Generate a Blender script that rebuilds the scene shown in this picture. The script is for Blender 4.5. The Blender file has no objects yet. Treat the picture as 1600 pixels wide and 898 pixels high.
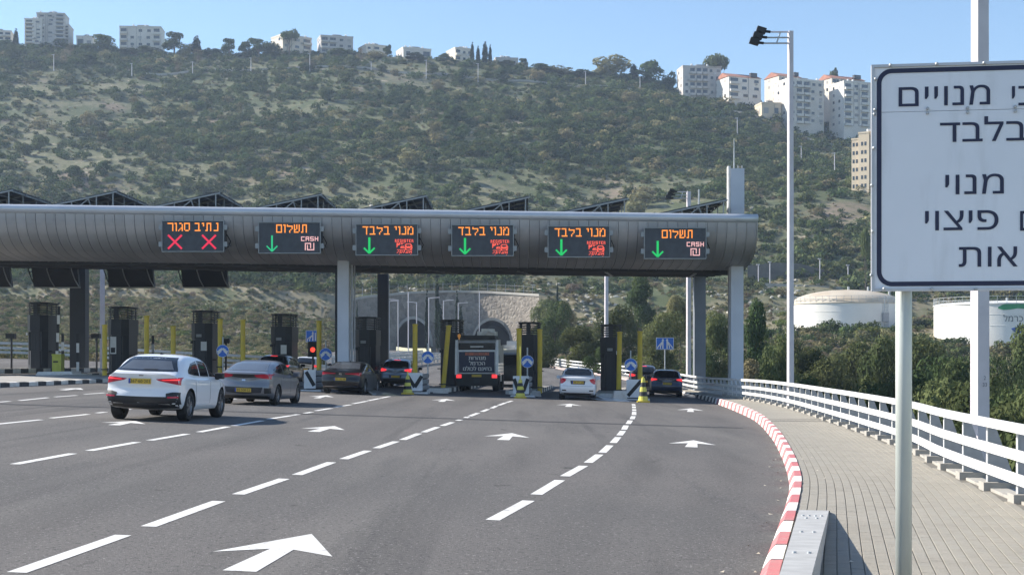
import bpy, bmesh, math, random
import numpy as np
from mathutils import Vector, Matrix, noise
from mathutils.geometry import delaunay_2d_cdt
from mathutils.bvhtree import BVHTree
R = math.radians
S = bpy.context.scene
C = S.collection
F = 2300.0; HZ = 565.0; EYE = 1.6          # focal length in photo pixels, horizon row, eye height

# ---------------------------------------------------------------- camera
cam = bpy.data.cameras.new('camera'); camo = bpy.data.objects.new('camera', cam); C.objects.link(camo)
camo.location = (0, 0, EYE); camo.rotation_euler = (R(90), 0, 0)
cam.sensor_width = 36; cam.lens = F / 1600 * 36; cam.shift_y = 116 / 1600
cam.clip_start = 0.1; cam.clip_end = 6000
S.camera = camo
# ---------------------------------------------------------------- sky, sun
SUN_EL, SUN_AZ = R(33), R(286)              # azimuth clockwise from +Y: the sun stands to the left, a little ahead
sd = Vector((math.sin(SUN_AZ) * math.cos(SUN_EL), math.cos(SUN_AZ) * math.cos(SUN_EL), math.sin(SUN_EL)))
W = bpy.data.worlds.new('World'); S.world = W; W.use_nodes = True
nt = W.node_tree; nt.nodes.clear()
sky = nt.nodes.new('ShaderNodeTexSky'); sky.sky_type = 'NISHITA'; sky.sun_disc = False
sky.sun_elevation = SUN_EL; sky.sun_rotation = SUN_AZ
sky.air_density = 1.0; sky.dust_density = 0.15; sky.ozone_density = 3.1; sky.altitude = 50
bg = nt.nodes.new('ShaderNodeBackground'); bg.inputs[1].default_value = 0.095
wo = nt.nodes.new('ShaderNodeOutputWorld')
nt.links.new(sky.outputs[0], bg.inputs[0]); nt.links.new(bg.outputs[0], wo.inputs[0])
sl = bpy.data.lights.new('sun', 'SUN'); sl.energy = 4.4; sl.angle = R(0.5); sl.color = (1, .93, .82)
so = bpy.data.objects.new('sun', sl); C.objects.link(so)
so.rotation_euler = (-sd).to_track_quat('-Z', 'Y').to_euler(); so.location = (-60, 20, 60)
S.view_settings.view_transform = 'Standard'; S.view_settings.look = 'None'
S.view_settings.exposure = 1.05; S.view_settings.gamma = 1; S.view_settings.use_curve_mapping = False
cy = S.cycles
S.render.engine = 'CYCLES'
cy.use_denoising = True; cy.max_bounces = 7; cy.diffuse_bounces = 4; cy.glossy_bounces = 3
cy.transmission_bounces = 3; cy.volume_bounces = 0; cy.transparent_max_bounces = 6; cy.caustics_reflective = False
HAZE = 0.00022

# ---------------------------------------------------------------- materials
MATS = {}
def lk(n, a, b): n.links.new(a, b)
def mat(name, col, rough=.6, metal=0., col2=None, scale=4., bump=0., emit=None, es=1., detail=4., coat=0., spec=.5, rand=0., contrast=(.35, .65), stretch=None):
    m = bpy.data.materials.new(name); m.use_nodes = True; n = m.node_tree
    p = n.nodes['Principled BSDF']
    p.inputs['Roughness'].default_value = rough; p.inputs['Metallic'].default_value = metal
    p.inputs['Specular IOR Level'].default_value = spec
    if coat: p.inputs['Coat Weight'].default_value = coat; p.inputs['Coat Roughness'].default_value = .05
    c1 = (*col, 1)
    if col2 is None: col2 = tuple(c * .86 for c in col)
    tc = n.nodes.new('ShaderNodeTexCoord'); nz = n.nodes.new('ShaderNodeTexNoise')
    nz.inputs['Scale'].default_value = scale; nz.inputs['Detail'].default_value = detail
    src = tc.outputs['Object']
    if stretch:
        mp = n.nodes.new('ShaderNodeMapping'); mp.inputs['Scale'].default_value = stretch
        lk(n, src, mp.inputs['Vector']); src = mp.outputs[0]
    lk(n, src, nz.inputs['Vector'])
    rp = n.nodes.new('ShaderNodeValToRGB')
    rp.color_ramp.elements[0].position = contrast[0]; rp.color_ramp.elements[1].position = contrast[1]
    rp.color_ramp.elements[0].color = c1; rp.color_ramp.elements[1].color = (*col2, 1)
    lk(n, nz.outputs['Fac'], rp.inputs[0]); out = rp.outputs[0]
    if rand:
        oi = n.nodes.new('ShaderNodeObjectInfo'); hs = n.nodes.new('ShaderNodeHueSaturation')
        mr = n.nodes.new('ShaderNodeMapRange'); mr.inputs[3].default_value = 1 - rand; mr.inputs[4].default_value = 1 + rand
        lk(n, oi.outputs['Random'], mr.inputs[0]); lk(n, mr.outputs[0], hs.inputs['Value']); lk(n, out, hs.inputs['Color']); out = hs.outputs[0]
    lk(n, out, p.inputs['Base Color'])
    if bump:
        b = n.nodes.new('ShaderNodeBump'); b.inputs['Strength'].default_value = bump; b.inputs['Distance'].default_value = .03
        lk(n, nz.outputs['Fac'], b.inputs['Height']); lk(n, b.outputs[0], p.inputs['Normal'])
    if emit: p.inputs['Emission Color'].default_value = (*emit, 1); p.inputs['Emission Strength'].default_value = es
    MATS[name] = m; return m
def leafmat(name, a, b, rand=.3, trans=.25):
    m = bpy.data.materials.new(name); m.use_nodes = True; n = m.node_tree; n.nodes.clear()
    o = n.nodes.new('ShaderNodeOutputMaterial'); d = n.nodes.new('ShaderNodeBsdfDiffuse'); t = n.nodes.new('ShaderNodeBsdfTranslucent')
    mx = n.nodes.new('ShaderNodeMixShader'); mx.inputs[0].default_value = trans
    g = n.nodes.new('ShaderNodeNewGeometry'); nz = n.nodes.new('ShaderNodeTexNoise'); nz.inputs['Scale'].default_value = .35; nz.inputs['Detail'].default_value = 6
    rp = n.nodes.new('ShaderNodeValToRGB'); rp.color_ramp.elements[0].position = .3; rp.color_ramp.elements[1].position = .7
    rp.color_ramp.elements[0].color = (*a, 1); rp.color_ramp.elements[1].color = (*b, 1)
    oi = n.nodes.new('ShaderNodeObjectInfo'); hs = n.nodes.new('ShaderNodeHueSaturation'); mr = n.nodes.new('ShaderNodeMapRange')
    mr.inputs[3].default_value = 1 - rand; mr.inputs[4].default_value = 1 + rand
    mh = n.nodes.new('ShaderNodeMapRange'); mh.inputs[3].default_value = .488; mh.inputs[4].default_value = .522
    ms = n.nodes.new('ShaderNodeMath'); ms.operation = 'FRACT'; m7 = n.nodes.new('ShaderNodeMath'); m7.operation = 'MULTIPLY'; m7.inputs[1].default_value = 7.31
    lk(n, g.outputs['Position'], nz.inputs['Vector']); lk(n, nz.outputs['Fac'], rp.inputs[0]); lk(n, rp.outputs[0], hs.inputs['Color'])
    lk(n, oi.outputs['Random'], mr.inputs[0]); lk(n, mr.outputs[0], hs.inputs['Value'])
    lk(n, oi.outputs['Random'], m7.inputs[0]); lk(n, m7.outputs[0], ms.inputs[0]); lk(n, ms.outputs[0], mh.inputs[0]); lk(n, mh.outputs[0], hs.inputs['Hue'])
    lk(n, hs.outputs[0], d.inputs[0]); lk(n, hs.outputs[0], t.inputs[0])
    lk(n, d.outputs[0], mx.inputs[1]); lk(n, t.outputs[0], mx.inputs[2]); lk(n, mx.outputs[0], o.inputs[0])
    return m
def emat(name, col, s):
    return mat(name, tuple(c * .3 for c in col), .5, emit=col, es=s, scale=20)
def layered(name, layers, rough=.9, bump=.3, bscale=60., coords='Object'):
    """layers: (colour, noise scale, low, high, stretch) each mixed over the one before"""
    m = bpy.data.materials.new(name); m.use_nodes = True; n = m.node_tree; p = n.nodes['Principled BSDF']
    p.inputs['Roughness'].default_value = rough; p.inputs['Specular IOR Level'].default_value = .25
    tc = n.nodes.new('ShaderNodeTexCoord'); src = tc.outputs[coords]; cur = None
    for i, L in enumerate(layers):
        col, sc, lo, hi = L[:4]
        if cur is None:
            rgb = n.nodes.new('ShaderNodeRGB'); rgb.outputs[0].default_value = (*col, 1); cur = rgb.outputs[0]; continue
        if sc in ('bare', 'tread'):
            at_ = n.nodes.new('ShaderNodeAttribute'); at_.attribute_name = sc; mx = n.nodes.new('ShaderNodeMix'); mx.data_type = 'RGBA'; fo = at_.outputs['Fac']
            if sc == 'tread':   # the attribute runs across the lanes, one unit per lane; wheels wear two bands in each
                def mth(op, a, b=None):
                    q = n.nodes.new('ShaderNodeMath'); q.operation = op
                    for i_, v_ in enumerate((a, b)):
                        if v_ is None: continue
                        if isinstance(v_, float): q.inputs[i_].default_value = v_
                        else: lk(n, v_, q.inputs[i_])
                    return q.outputs[0]
                fr = mth('ABSOLUTE', mth('SUBTRACT', mth('FRACT', fo), .5)); bd = mth('ABSOLUTE', mth('SUBTRACT', fr, .2))
                mr = n.nodes.new('ShaderNodeMapRange'); mr.interpolation_type = 'SMOOTHSTEP'; mr.inputs[1].default_value = .17; mr.inputs[2].default_value = .03; lk(n, bd, mr.inputs[0])
                n2 = n.nodes.new('ShaderNodeTexNoise'); n2.inputs['Scale'].default_value = .5; mp = n.nodes.new('ShaderNodeMapping'); mp.inputs['Scale'].default_value = (2, .12, 1); lk(n, src, mp.inputs[0]); lk(n, mp.outputs[0], n2.inputs['Vector'])
                m2 = n.nodes.new('ShaderNodeMapRange'); m2.inputs[1].default_value = .35; m2.inputs[2].default_value = .7; m2.inputs[4].default_value = .65; lk(n, n2.outputs['Fac'], m2.inputs[0]); fo = mth('MULTIPLY', mr.outputs[0], m2.outputs[0])
            lk(n, fo, mx.inputs[0]); lk(n, cur, mx.inputs[6]); mx.inputs[7].default_value = (*col, 1); cur = mx.outputs[2]; continue
        v = src
        if len(L) > 4:
            mp = n.nodes.new('ShaderNodeMapping'); mp.inputs['Scale'].default_value = L[4]; lk(n, src, mp.inputs[0]); v = mp.outputs[0]
        nz = n.nodes.new('ShaderNodeTexNoise'); nz.inputs['Scale'].default_value = sc; nz.inputs['Detail'].default_value = 5; nz.inputs['Roughness'].default_value = .6
        if hasattr(nz, 'noise_dimensions'): nz.noise_dimensions = '3D'
        off = n.nodes.new('ShaderNodeVectorMath'); off.operation = 'ADD'; off.inputs[1].default_value = (i * 13.7, i * 5.1, i * 3.3)
        lk(n, v, off.inputs[0]); lk(n, off.outputs[0], nz.inputs['Vector'])
        mr = n.nodes.new('ShaderNodeMapRange'); mr.inputs[1].default_value = lo; mr.inputs[2].default_value = hi
        lk(n, nz.outputs['Fac'], mr.inputs[0])
        mx = n.nodes.new('ShaderNodeMix'); mx.data_type = 'RGBA'
        lk(n, mr.outputs[0], mx.inputs[0]); lk(n, cur, mx.inputs[6]); mx.inputs[7].default_value = (*col, 1); cur = mx.outputs[2]
    lk(n, cur, p.inputs['Base Color'])
    nb = n.nodes.new('ShaderNodeTexNoise'); nb.inputs['Scale'].default_value = bscale; nb.inputs['Detail'].default_value = 3
    lk(n, src, nb.inputs['Vector'])
    b = n.nodes.new('ShaderNodeBump'); b.inputs['Strength'].default_value = bump; b.inputs['Distance'].default_value = .02
    lk(n, nb.outputs['Fac'], b.inputs['Height']); lk(n, b.outputs[0], p.inputs['Normal'])
    return m
asphalt = layered('asphalt', [((.148, .138, .131), 0, 0, 0), ((.078, .074, .072), 'tread', 0, 1), ((.112, .108, .105), .12, .4, .7), ((.178, .168, .156), .35, .52, .75, (1, .12, 1)), ((.085, .081, .080), .9, .56, .72, (1, .035, 1)), ((.05, .048, .047), 1.6, .67, .74, (1, .5, 1)),
    ((.095, .092, .092), 1.2, .62, .8, (1, .06, 1)), ((.05, .05, .05), 26, .54, .68), ((.36, .345, .33), 34, .60, .70)], .92, .6, 90)
concrete = layered('concrete', [((.42, .40, .36), 0, 0, 0), ((.34, .32, .29), .8, .4, .7), ((.25, .24, .22), 6, .55, .8)], .9, .3, 40)
paving = layered('paving', [((.335, .310, .262), 0, 0, 0), ((.30, .277, .235), .7, .4, .65), ((.26, .24, .20), 9, .5, .8)], .9, .4, 60)
joint_m = mat('joint_dirt', (.19, .175, .147), .95, scale=9, bump=.3)
marking = layered('road_paint', [((.74, .73, .70), 0, 0, 0), ((.60, .585, .56), .9, .45, .7), ((.50, .48, .46), 9, .55, .72), ((.20, .19, .185), 34, .63, .70), ((.16, .15, .145), 3.5, .68, .73)], .8, .2, 60)
kred = layered('kerb_red', [((.51, .165, .175), 0, 0, 0), ((.46, .22, .215), 3, .42, .7), ((.45, .38, .34), 14, .62, .72), ((.18, .15, .14), 5, .66, .74)], .85, .3, 50)
kwhite = layered('kerb_white', [((.76, .73, .68), 0, 0, 0), ((.62, .57, .50), 3, .45, .7), ((.48, .43, .38), 14, .62, .72), ((.22, .19, .17), 5, .67, .74)], .85, .3, 50)
kblack = mat('kerb_black', (.03, .03, .035), .75, col2=(.09, .09, .09), scale=9)
railw = layered('white_rail_paint', [((.78, .77, .74), 0, 0, 0), ((.68, .66, .62), 1.2, .45, .7), ((.52, .47, .40), 7, .64, .74)], .5, .05, 30)
postg = mat('grey_post_paint', (.42, .42, .43), .55, col2=(.34, .34, .35), scale=5)
galv = mat('galvanised_steel', (.50, .52, .53), .5, metal=.25, col2=(.40, .42, .43), scale=6)
polem = mat('pale_pole_paint', (.62, .59, .62), .5, col2=(.54, .51, .54), scale=2)
signw = layered('sign_white', [((.82, .84, .88), 0, 0, 0), ((.77, .79, .83), .9, .4, .7), ((.70, .715, .74), 2.2, .55, .8, (3, 3, .5)), ((.55, .56, .57), 30, .70, .76)], .6, .03, 20)
navy = mat('sign_navy', (.012, .017, .06), .45)
fascia = mat('ribbed_metal', (.44, .43, .425), .5, metal=.2, col2=(.35, .345, .345), scale=.6, rand=.10, detail=3, stretch=(1, 1, 3))
lipm = mat('lip_metal', (.58, .61, .65), .38, metal=.35, col2=(.50, .53, .57), scale=.5)
darkm = mat('dark_metal', (.007, .008, .013), .55, col2=(.012, .014, .02), scale=1.5)
boothm = mat('booth_panel', (.011, .013, .020), .5, col2=(.018, .020, .028), scale=1.2, rand=.1)
boothglass = mat('booth_glass', (.012, .016, .024), .25, spec=.3)
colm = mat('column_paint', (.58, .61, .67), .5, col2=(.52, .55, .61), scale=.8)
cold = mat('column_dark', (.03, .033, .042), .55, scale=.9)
screen = mat('led_screen', (.012, .018, .035), .25, col2=(.02, .03, .05), scale=3)
led_o = emat('led_orange', (1, .30, .045), .62); led_r = emat('led_red', (.9, .03, .09), .42); led_g = emat('led_green', (.01, .55, .13), .5)
led_p = emat('led_pink', (1, .55, .55), .42); led_s = emat('led_salmon', (1, .12, .08), .5)
yellow = mat('yellow_paint', (.66, .47, .03), .5, col2=(.55, .40, .05), scale=3)
lime = mat('lime_paint', (.60, .62, .10), .55)
blue = mat('sign_blue', (.02, .16, .62), .4)
white = mat('white_paint', (.78, .78, .77), .5, col2=(.7, .69, .67), scale=3)
blackp = mat('black_plastic', (.018, .018, .02), .5)
rubber = mat('tyre_rubber', (.016, .016, .017), .8)
rimm = mat('rim_alloy', (.32, .33, .35), .35, metal=.8)
chrome = mat('chrome', (.6, .6, .62), .15, metal=1)
glass = mat('car_glass', (.012, .015, .02), .04, spec=.7)
rglass = mat('rear_glass', (.085, .095, .11), .08, spec=.9)  # grey-blue base colour stands for the sky reflected in the pane
tail = mat('tail_red', (.40, .010, .035), .2, emit=(1, .02, .05), es=.02, spec=.6)
tailon = mat('tail_red_lit', (.6, .02, .03), .2, emit=(1, .05, .06), es=.5)
plate_y = mat('plate_yellow', (.70, .46, .05), .5)
plate_b = mat('plate_blue', (.03, .08, .4), .5)
pitch = mat('black_ink', (.01, .01, .012), .6)
panelm = mat('solar_panel', (.05, .058, .078), .4)
strut = mat('strut_metal', (.30, .32, .33), .45, metal=.5)
stoneblk = mat('limestone', (.48, .45, .39), .9, col2=(.34, .32, .27), scale=.8, bump=.5, rand=.2)
bark = mat('bark', (.12, .10, .08), .9, col2=(.20, .17, .14), scale=3, bump=.5)
wall_w = mat('plaster_white', (.72, .675, .61), .8, col2=(.62, .58, .52), scale=.15, rand=.08)
wall_c = mat('plaster_cream', (.72, .65, .55), .8, col2=(.62, .55, .46), scale=.15, rand=.08)
wall_g = mat('plaster_grey', (.56, .53, .50), .8, col2=(.47, .445, .42), scale=.15, rand=.08)
wall_y = mat('plaster_yellow', (.64, .54, .40), .8, col2=(.54, .45, .33), scale=.12)
roof_r = mat('roof_tiles', (.42, .19, .13), .85, col2=(.34, .15, .10), scale=.6)
roof_g = mat('roof_grey', (.26, .25, .24), .85)
winm = mat('window_glass', (.035, .042, .055), .12, spec=.7)
shut = mat('shutter', (.36, .35, .34), .7, rand=.3)
tankw = mat('tank_white', (.82, .81, .78), .5, col2=(.70, .68, .64), scale=.12, detail=6)
tankd = mat('tank_dome', (.46, .38, .28), .7, col2=(.56, .50, .41), scale=.2)
green_l = mat('logo_green', (.03, .30, .13), .5); blue_l = mat('logo_blue', (.03, .13, .55), .5); grey_l = mat('logo_grey', (.15, .17, .18), .5)
L_dark = leafmat('leaf_dark', (.046, .072, .032), (.122, .152, .064))
L_mid = leafmat('leaf_mid', (.068, .090, .040), (.150, .166, .072))
L_olive = leafmat('leaf_olive', (.150, .142, .072), (.290, .258, .145))
L_dry = leafmat('leaf_dry', (.15, .118, .085), (.26, .21, .145), .2)
L_lime = leafmat('leaf_lime', (.10, .13, .035), (.18, .20, .06), .2)
L_cyp = leafmat('leaf_cypress', (.016, .028, .018), (.036, .052, .030), .2)

# ---------------------------------------------------------------- mesh helpers
def link_mesh(name, me, m, parent=None, smooth=False):
    o = bpy.data.objects.new(name, me); C.objects.link(o)
    if m is not None and not len(me.materials): me.materials.append(m)
    if parent is not None: o.parent = parent
    if smooth: me.polygons.foreach_set('use_smooth', [True] * len(me.polygons))
    return o
def root_loc(p):
    while p.parent is not None: p = p.parent
    return p.location
class MB:
    def __init__(s): s.v = []; s.f = []
    def add(s, vs, fs):
        n = len(s.v); s.v += [tuple(x) for x in vs]; s.f += [tuple(i + n for i in f) for f in fs]; return s
    def quad(s, a, b, c, d): return s.add([a, b, c, d], [(0, 1, 2, 3)])
    def box(s, x0, x1, y0, y1, z0, z1, M=None):
        vs = [(x0, y0, z0), (x1, y0, z0), (x1, y1, z0), (x0, y1, z0), (x0, y0, z1), (x1, y0, z1), (x1, y1, z1), (x0, y1, z1)]
        if M is not None: vs = [M @ Vector(v) for v in vs]
        return s.add(vs, [(0, 3, 2, 1), (4, 5, 6, 7), (0, 1, 5, 4), (1, 2, 6, 5), (2, 3, 7, 6), (3, 0, 4, 7)])
    def cbox(s, c, sx, sy, sz, M=None):
        return s.box(c[0] - sx / 2, c[0] + sx / 2, c[1] - sy / 2, c[1] + sy / 2, c[2] - sz / 2, c[2] + sz / 2, M)
    def tube(s, pts, rad, n=8, cap=True):
        pts = [Vector(p) for p in pts]; rad = rad if hasattr(rad, '__len__') else [rad] * len(pts)
        k = len(s.v); m = len(pts)
        for i, p in enumerate(pts):
            d = (pts[min(i + 1, m - 1)] - pts[max(i - 1, 0)]).normalized()
            a = d.cross(Vector((0, 0, 1)) if abs(d.z) < .9 else Vector((1, 0, 0))).normalized(); b = d.cross(a)
            for j in range(n):
                t = 2 * math.pi * j / n + (math.pi / 4 if n == 4 else 0); s.v.append(tuple(p + (a * math.cos(t) + b * math.sin(t)) * rad[i]))
        for i in range(m - 1):
            for j in range(n):
                s.f.append((k + i * n + j, k + (i + 1) * n + j, k + (i + 1) * n + (j + 1) % n, k + i * n + (j + 1) % n))
        if cap:
            s.f.append(tuple(k + j for j in range(n))); s.f.append(tuple(k + (m - 1) * n + j for j in reversed(range(n))))
        return s
    def prism(s, poly, h0, h1, axis='z', off=(0, 0, 0)):
        n = len(poly)
        def P(a, b, h):
            q = {'z': (a, b, h), 'y': (a, h, b), 'x': (h, a, b)}[axis]; return (q[0] + off[0], q[1] + off[1], q[2] + off[2])
        vs = [P(a, b, h0) for a, b in poly] + [P(a, b, h1) for a, b in poly]
        return s.add(vs, [tuple(reversed(range(n))), tuple(range(n, 2 * n))] + [(i, (i + 1) % n, n + (i + 1) % n, n + i) for i in range(n)])
    def lathe(s, prof, n=24, c=(0, 0, 0), axis='z'):
        k = len(s.v); m = len(prof)
        for r, h in prof:
            for j in range(n):
                t = 2 * math.pi * j / n; a, b = r * math.cos(t), r * math.sin(t)
                q = (a, b, h) if axis == 'z' else ((h, a, b) if axis == 'x' else (a, h, b))
                s.v.append((q[0] + c[0], q[1] + c[1], q[2] + c[2]))
        for i in range(m - 1):
            for j in range(n): s.f.append((k + i * n + j, k + i * n + (j + 1) % n, k + (i + 1) * n + (j + 1) % n, k + (i + 1) * n + j))
        return s
    def mesh(s, name, off=(0, 0, 0)):
        me = bpy.data.meshes.new(name)
        me.from_pydata([(x - off[0], y - off[1], z - off[2]) for x, y, z in s.v], [], s.f); me.update(); return me
    def build(s, name, m, parent=None, world=True, smooth=False, fix=True):
        off = root_loc(parent) if (parent is not None and world) else (0, 0, 0)
        me = s.mesh(name, off)
        if fix:
            bm = bmesh.new(); bm.from_mesh(me); bmesh.ops.recalc_face_normals(bm, faces=bm.faces); bm.to_mesh(me); bm.free()
        return link_mesh(name, me, m, parent, smooth)
def thing(name, label, cat, loc=(0, 0, 0), rz=0., group=None):
    o = bpy.data.objects.new(name, None); C.objects.link(o); o.empty_display_size = .3
    o.location = loc; o.rotation_euler = (0, 0, rz); return tag(o, label, cat, group)
def tag(o, label, cat, group=None):
    o['label'] = label; o['category'] = cat
    if group: o['group'] = group
    return o
def kind(o, k, label=None):
    o['kind'] = k
    if label: o['label'] = label
    return o
def dup(r, loc=None, rz=None, label=None, scale=None):
    def cp(o, p):
        c = o.copy(); C.objects.link(c)
        if p is not None: c.parent = p
        for ch in list(o.children): cp(ch, c)
        return c
    kids = list(r.children); c = r.copy(); C.objects.link(c)
    for ch in kids: cp(ch, c)
    if loc is not None: c.location = loc
    if rz is not None: c.rotation_euler = (0, 0, rz)
    if scale is not None: c.scale = scale if hasattr(scale, '__len__') else (scale,) * 3
    if label: c['label'] = label
    return c
def text_mesh(body, h=1., align='CENTER', extrude=0., res=3, bold=0.):
    """letters as a mesh; Hebrew is passed in reading order and turned round here; h = height of a Hebrew letter"""
    heb = any('\u0590' <= ch <= '\u05ff' for ch in body)
    c = bpy.data.curves.new('lettering', 'FONT'); c.body = body[::-1] if heb else body
    c.resolution_u = res; c.align_x = align; c.fill_mode = 'NONE' if hasattr(c, 'fill_mode') else c.fill_mode
    o = bpy.data.objects.new('lettering', c); C.objects.link(o)
    dg = bpy.context.evaluated_depsgraph_get(); dg.update()
    oc = o.to_curve(dg); loops = []
    me0 = bpy.data.meshes.new_from_object(o.evaluated_get(dg)); co = [v.co.to_2d() for v in me0.vertices]; nb = {}
    for e in me0.edges: nb.setdefault(e.vertices[0], []).append(e.vertices[1]); nb.setdefault(e.vertices[1], []).append(e.vertices[0])
    o.to_curve_clear(); C.objects.unlink(o); bpy.data.objects.remove(o); seen = set()
    for v in nb:
        if v in seen: continue
        lp = [v]; seen.add(v); cur = v
        while True:
            nx_ = [q for q in nb[cur] if q not in seen]
            if not nx_: break
            cur = cur + 1 if cur + 1 in nx_ else nx_[0]; seen.add(cur); lp.append(cur)
        loops.append(lp)
    ed = [(lp[i], lp[(i + 1) % len(lp)]) for lp in loops for i in range(len(lp))]
    V, _, T = delaunay_2d_cdt(co, ed, [], 0, 1e-6)[:3]
    def inside(p):
        c_ = 0
        for a, b in ed:
            a, b = co[a], co[b]
            if (a.y > p.y) != (b.y > p.y) and p.x < (b.x - a.x) * (p.y - a.y) / (b.y - a.y) + a.x: c_ += 1 if b.y > a.y else -1
        return c_ != 0
    T = [t for t in T if inside((V[t[0]] + V[t[1]] + V[t[2]]) / 3)]
    P_ = [(v.x, v.y, 0) for v in V]; n_ = len(P_)
    if bold: P_ += [(v.x + bold, v.y, .004) for v in V]; T = list(T) + [tuple(i + n_ for i in t) for t in T]
    me = bpy.data.meshes.new('lettering'); me.from_pydata(P_, [], T); me.update()
    ref = .604 if heb else .70
    me.transform(Matrix.Scale(h / ref, 4)); me.materials.clear(); return me
def interp(x, pts):
    return float(np.interp(x, [p[0] for p in pts], [p[1] for p in pts]))
def smooth_path(pts, n):
    """Catmull-Rom through pts, n points at even arc length"""
    P = [Vector(p) for p in pts]; P = [2 * P[0] - P[1]] + P + [2 * P[-1] - P[-2]]; out = []
    for i in range(1, len(P) - 2):
        a, b, c, d = P[i - 1:i + 3]
        for k in range(12):
            t = k / 12; out.append(.5 * ((2 * b) + (c - a) * t + (2 * a - 5 * b + 4 * c - d) * t * t + (3 * b - a - 3 * c + d) * t ** 3))
    out.append(P[-2]); L = [0]
    for i in range(1, len(out)): L.append(L[-1] + (out[i] - out[i - 1]).length)
    A = np.array([tuple(p) for p in out]); s = np.linspace(0, L[-1], n) if isinstance(n, int) else np.arange(0, L[-1], n)
    return np.stack([np.interp(s, L, A[:, k]) for k in range(A.shape[1])], 1), L[-1]
# ---------------------------------------------------------------- the lie of the land
KERB = [(-2.6, -8), (-.4, 2), (.85, 6.5), (2.04, 11.9), (3.46, 18.4), (4.19, 22.2), (5.19, 28.3), (6.34, 36), (7.7, 46.5), (8.6, 56.5), (9.35, 67), (9.8, 75), (10.0, 85), (9.7, 100), (7.7, 130), (5.0, 152), (3.2, 200), (2.4, 300)]
RAIL = [(4.0, -8), (4.3, 2), (4.9, 9), (5.75, 16.4), (6.45, 21.8), (7.2, 26.5), (8.05, 34), (8.65, 40), (9.75, 52), (10.35, 64), (10.7, 74), (10.8, 85), (10.4, 100), (8.4, 130), (5.7, 152), (3.9, 200), (3.1, 300)]
kerb_path, KL = smooth_path(KERB, .25); rail_path, RL = smooth_path(RAIL, .25)
def kx(y): return float(np.interp(y, kerb_path[:, 1], kerb_path[:, 0]))
def rx(y): return float(np.interp(y, rail_path[:, 1], rail_path[:, 0]))
def zr(x, y):
    z = -.07 - .03 * (x - 1)
    if x < -5: z += .0006 * (max(x, -32) + 5) ** 2
    if y > 80: z += .0138 * (y - 80) * min(1, (y - 80) / 20)
    return z
def zs(y): return -.0008 * y + (.0138 * (y - 80) * min(1, (y - 80) / 20) if y > 80 else 0) - (.1 * min(1, max(0, y - 60) / 20))
def hit(px, py):
    d = 4.
    while d < 160 and EYE - (py - HZ) / F * d > zr((px - 800) / F * d, d): d += .05
    z = zr((px - 800) / F * d, d)
    return Vector(((px - 800) / F * d, d, z))
def at(px, py, d): return Vector(((px - 800) / F * d, d, EYE + (HZ - py) / F * d))
def X(px, d): return (px - 800) / F * d
def Z(py, d): return EYE + (HZ - py) / F * d

RIDGE = [(-900, 60), (-400, 60), (0, 72), (60, 72), (130, 76), (200, 82), (260, 85), (400, 87), (500, 82), (560, 83), (620, 88), (700, 93), (760, 97), (820, 104), (870, 112), (900, 117), (960, 116), (1010, 126), (1060, 142), (1120, 150), (1180, 163), (1230, 188), (1300, 196), (1380, 200), (1600, 205), (2600, 215)]
DK = [100, 150, 200, 250, 316, 320, 345, 450, 570, 690]
COLS = [(-900, [585, 570, 556, 520, 465, 448, 425, 305, 180, 0]), (-400, [585, 570, 556, 520, 465, 448, 425, 305, 180, 0]),
    (0, [573, 566, 552, 515, 462, 446, 425, 305, 180, 0]), (400, [577, 569, 556, 528, 472, 450, 430, 305, 180, 0]),
    (520, [588, 575, 560, 542, 500, 462, 432, 303, 182, 0]), (548, [590, 577, 561, 548, 541, 463, 432, 303, 182, 0]), (700, [592, 580, 562, 550, 541, 456, 430, 301, 182, 0]), (842, [592, 582, 563, 548, 541, 461, 432, 300, 184, 0]),
    (872, [592, 582, 563, 540, 505, 470, 435, 300, 186, 0]), (1060, [603, 588, 562, 528, 480, 462, 433, 298, 194, 0]),
    (1200, [690, 625, 588, 530, 478, 462, 440, 302, 225, 0]), (1320, [740, 640, 592, 514, 497, 472, 441, 306, 238, 0]),
    (1600, [760, 655, 600, 514, 500, 478, 446, 322, 250, 0]), (2600, [760, 655, 600, 514, 500, 478, 446, 322, 250, 0])]
_cu = np.array([c[0] for c in COLS]); _cz = np.array([[Z(y, d) for y, d in zip(c[1], DK)] for c in COLS])
def profile(u, d):
    rz_ = Z(interp(u, RIDGE), 690.)
    i = int(np.clip(np.searchsorted(_cu, u) - 1, 0, len(_cu) - 2)); t = (u - _cu[i]) / (_cu[i + 1] - _cu[i]); t = min(max(t, 0), 1)
    row = _cz[i] * (1 - t) + _cz[i + 1] * t; row = row.copy(); row[-1] = rz_
    ds = DK + [760, 900, 1300]; zz = list(row) + [rz_ - 1, rz_ - 12, rz_ - 90]
    return float(np.interp(d, ds, zz))
def road_left(y): return float(np.interp(y, [92, 104, 112, 160, 200, 300], [-60, -42, -19, -23, -27, -29]))
def terrain(x, y):
    d = max(y, 1.); u = 800 + x / d * F
    k, r = kx(d), rx(d)
    near = zr(min(x, k), d) - .45
    if x > r + .3: near = max(-6.5, near - (x - r - .3) * 1.0)
    if d < 95: z = near
    else:
        far = profile(u, d)
        if d > 330: far += 5.0 * (noise.noise((x * .012, y * .012, 1.3))) * min(1, (d - 330) / 60) * min(1, max(0, (700 - d) / 60)) + 1.6 * noise.noise((x * .05, y * .05, 4.)) * min(1, max(0, (705 - d) / 60))
        w = min(1, (d - 95) / 45); z = near * (1 - w) + far * w
    if d < 317 and road_left(d) - 2 < x < r + .6: z = min(z, zr(x, d) - .45)
    return z
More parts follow.
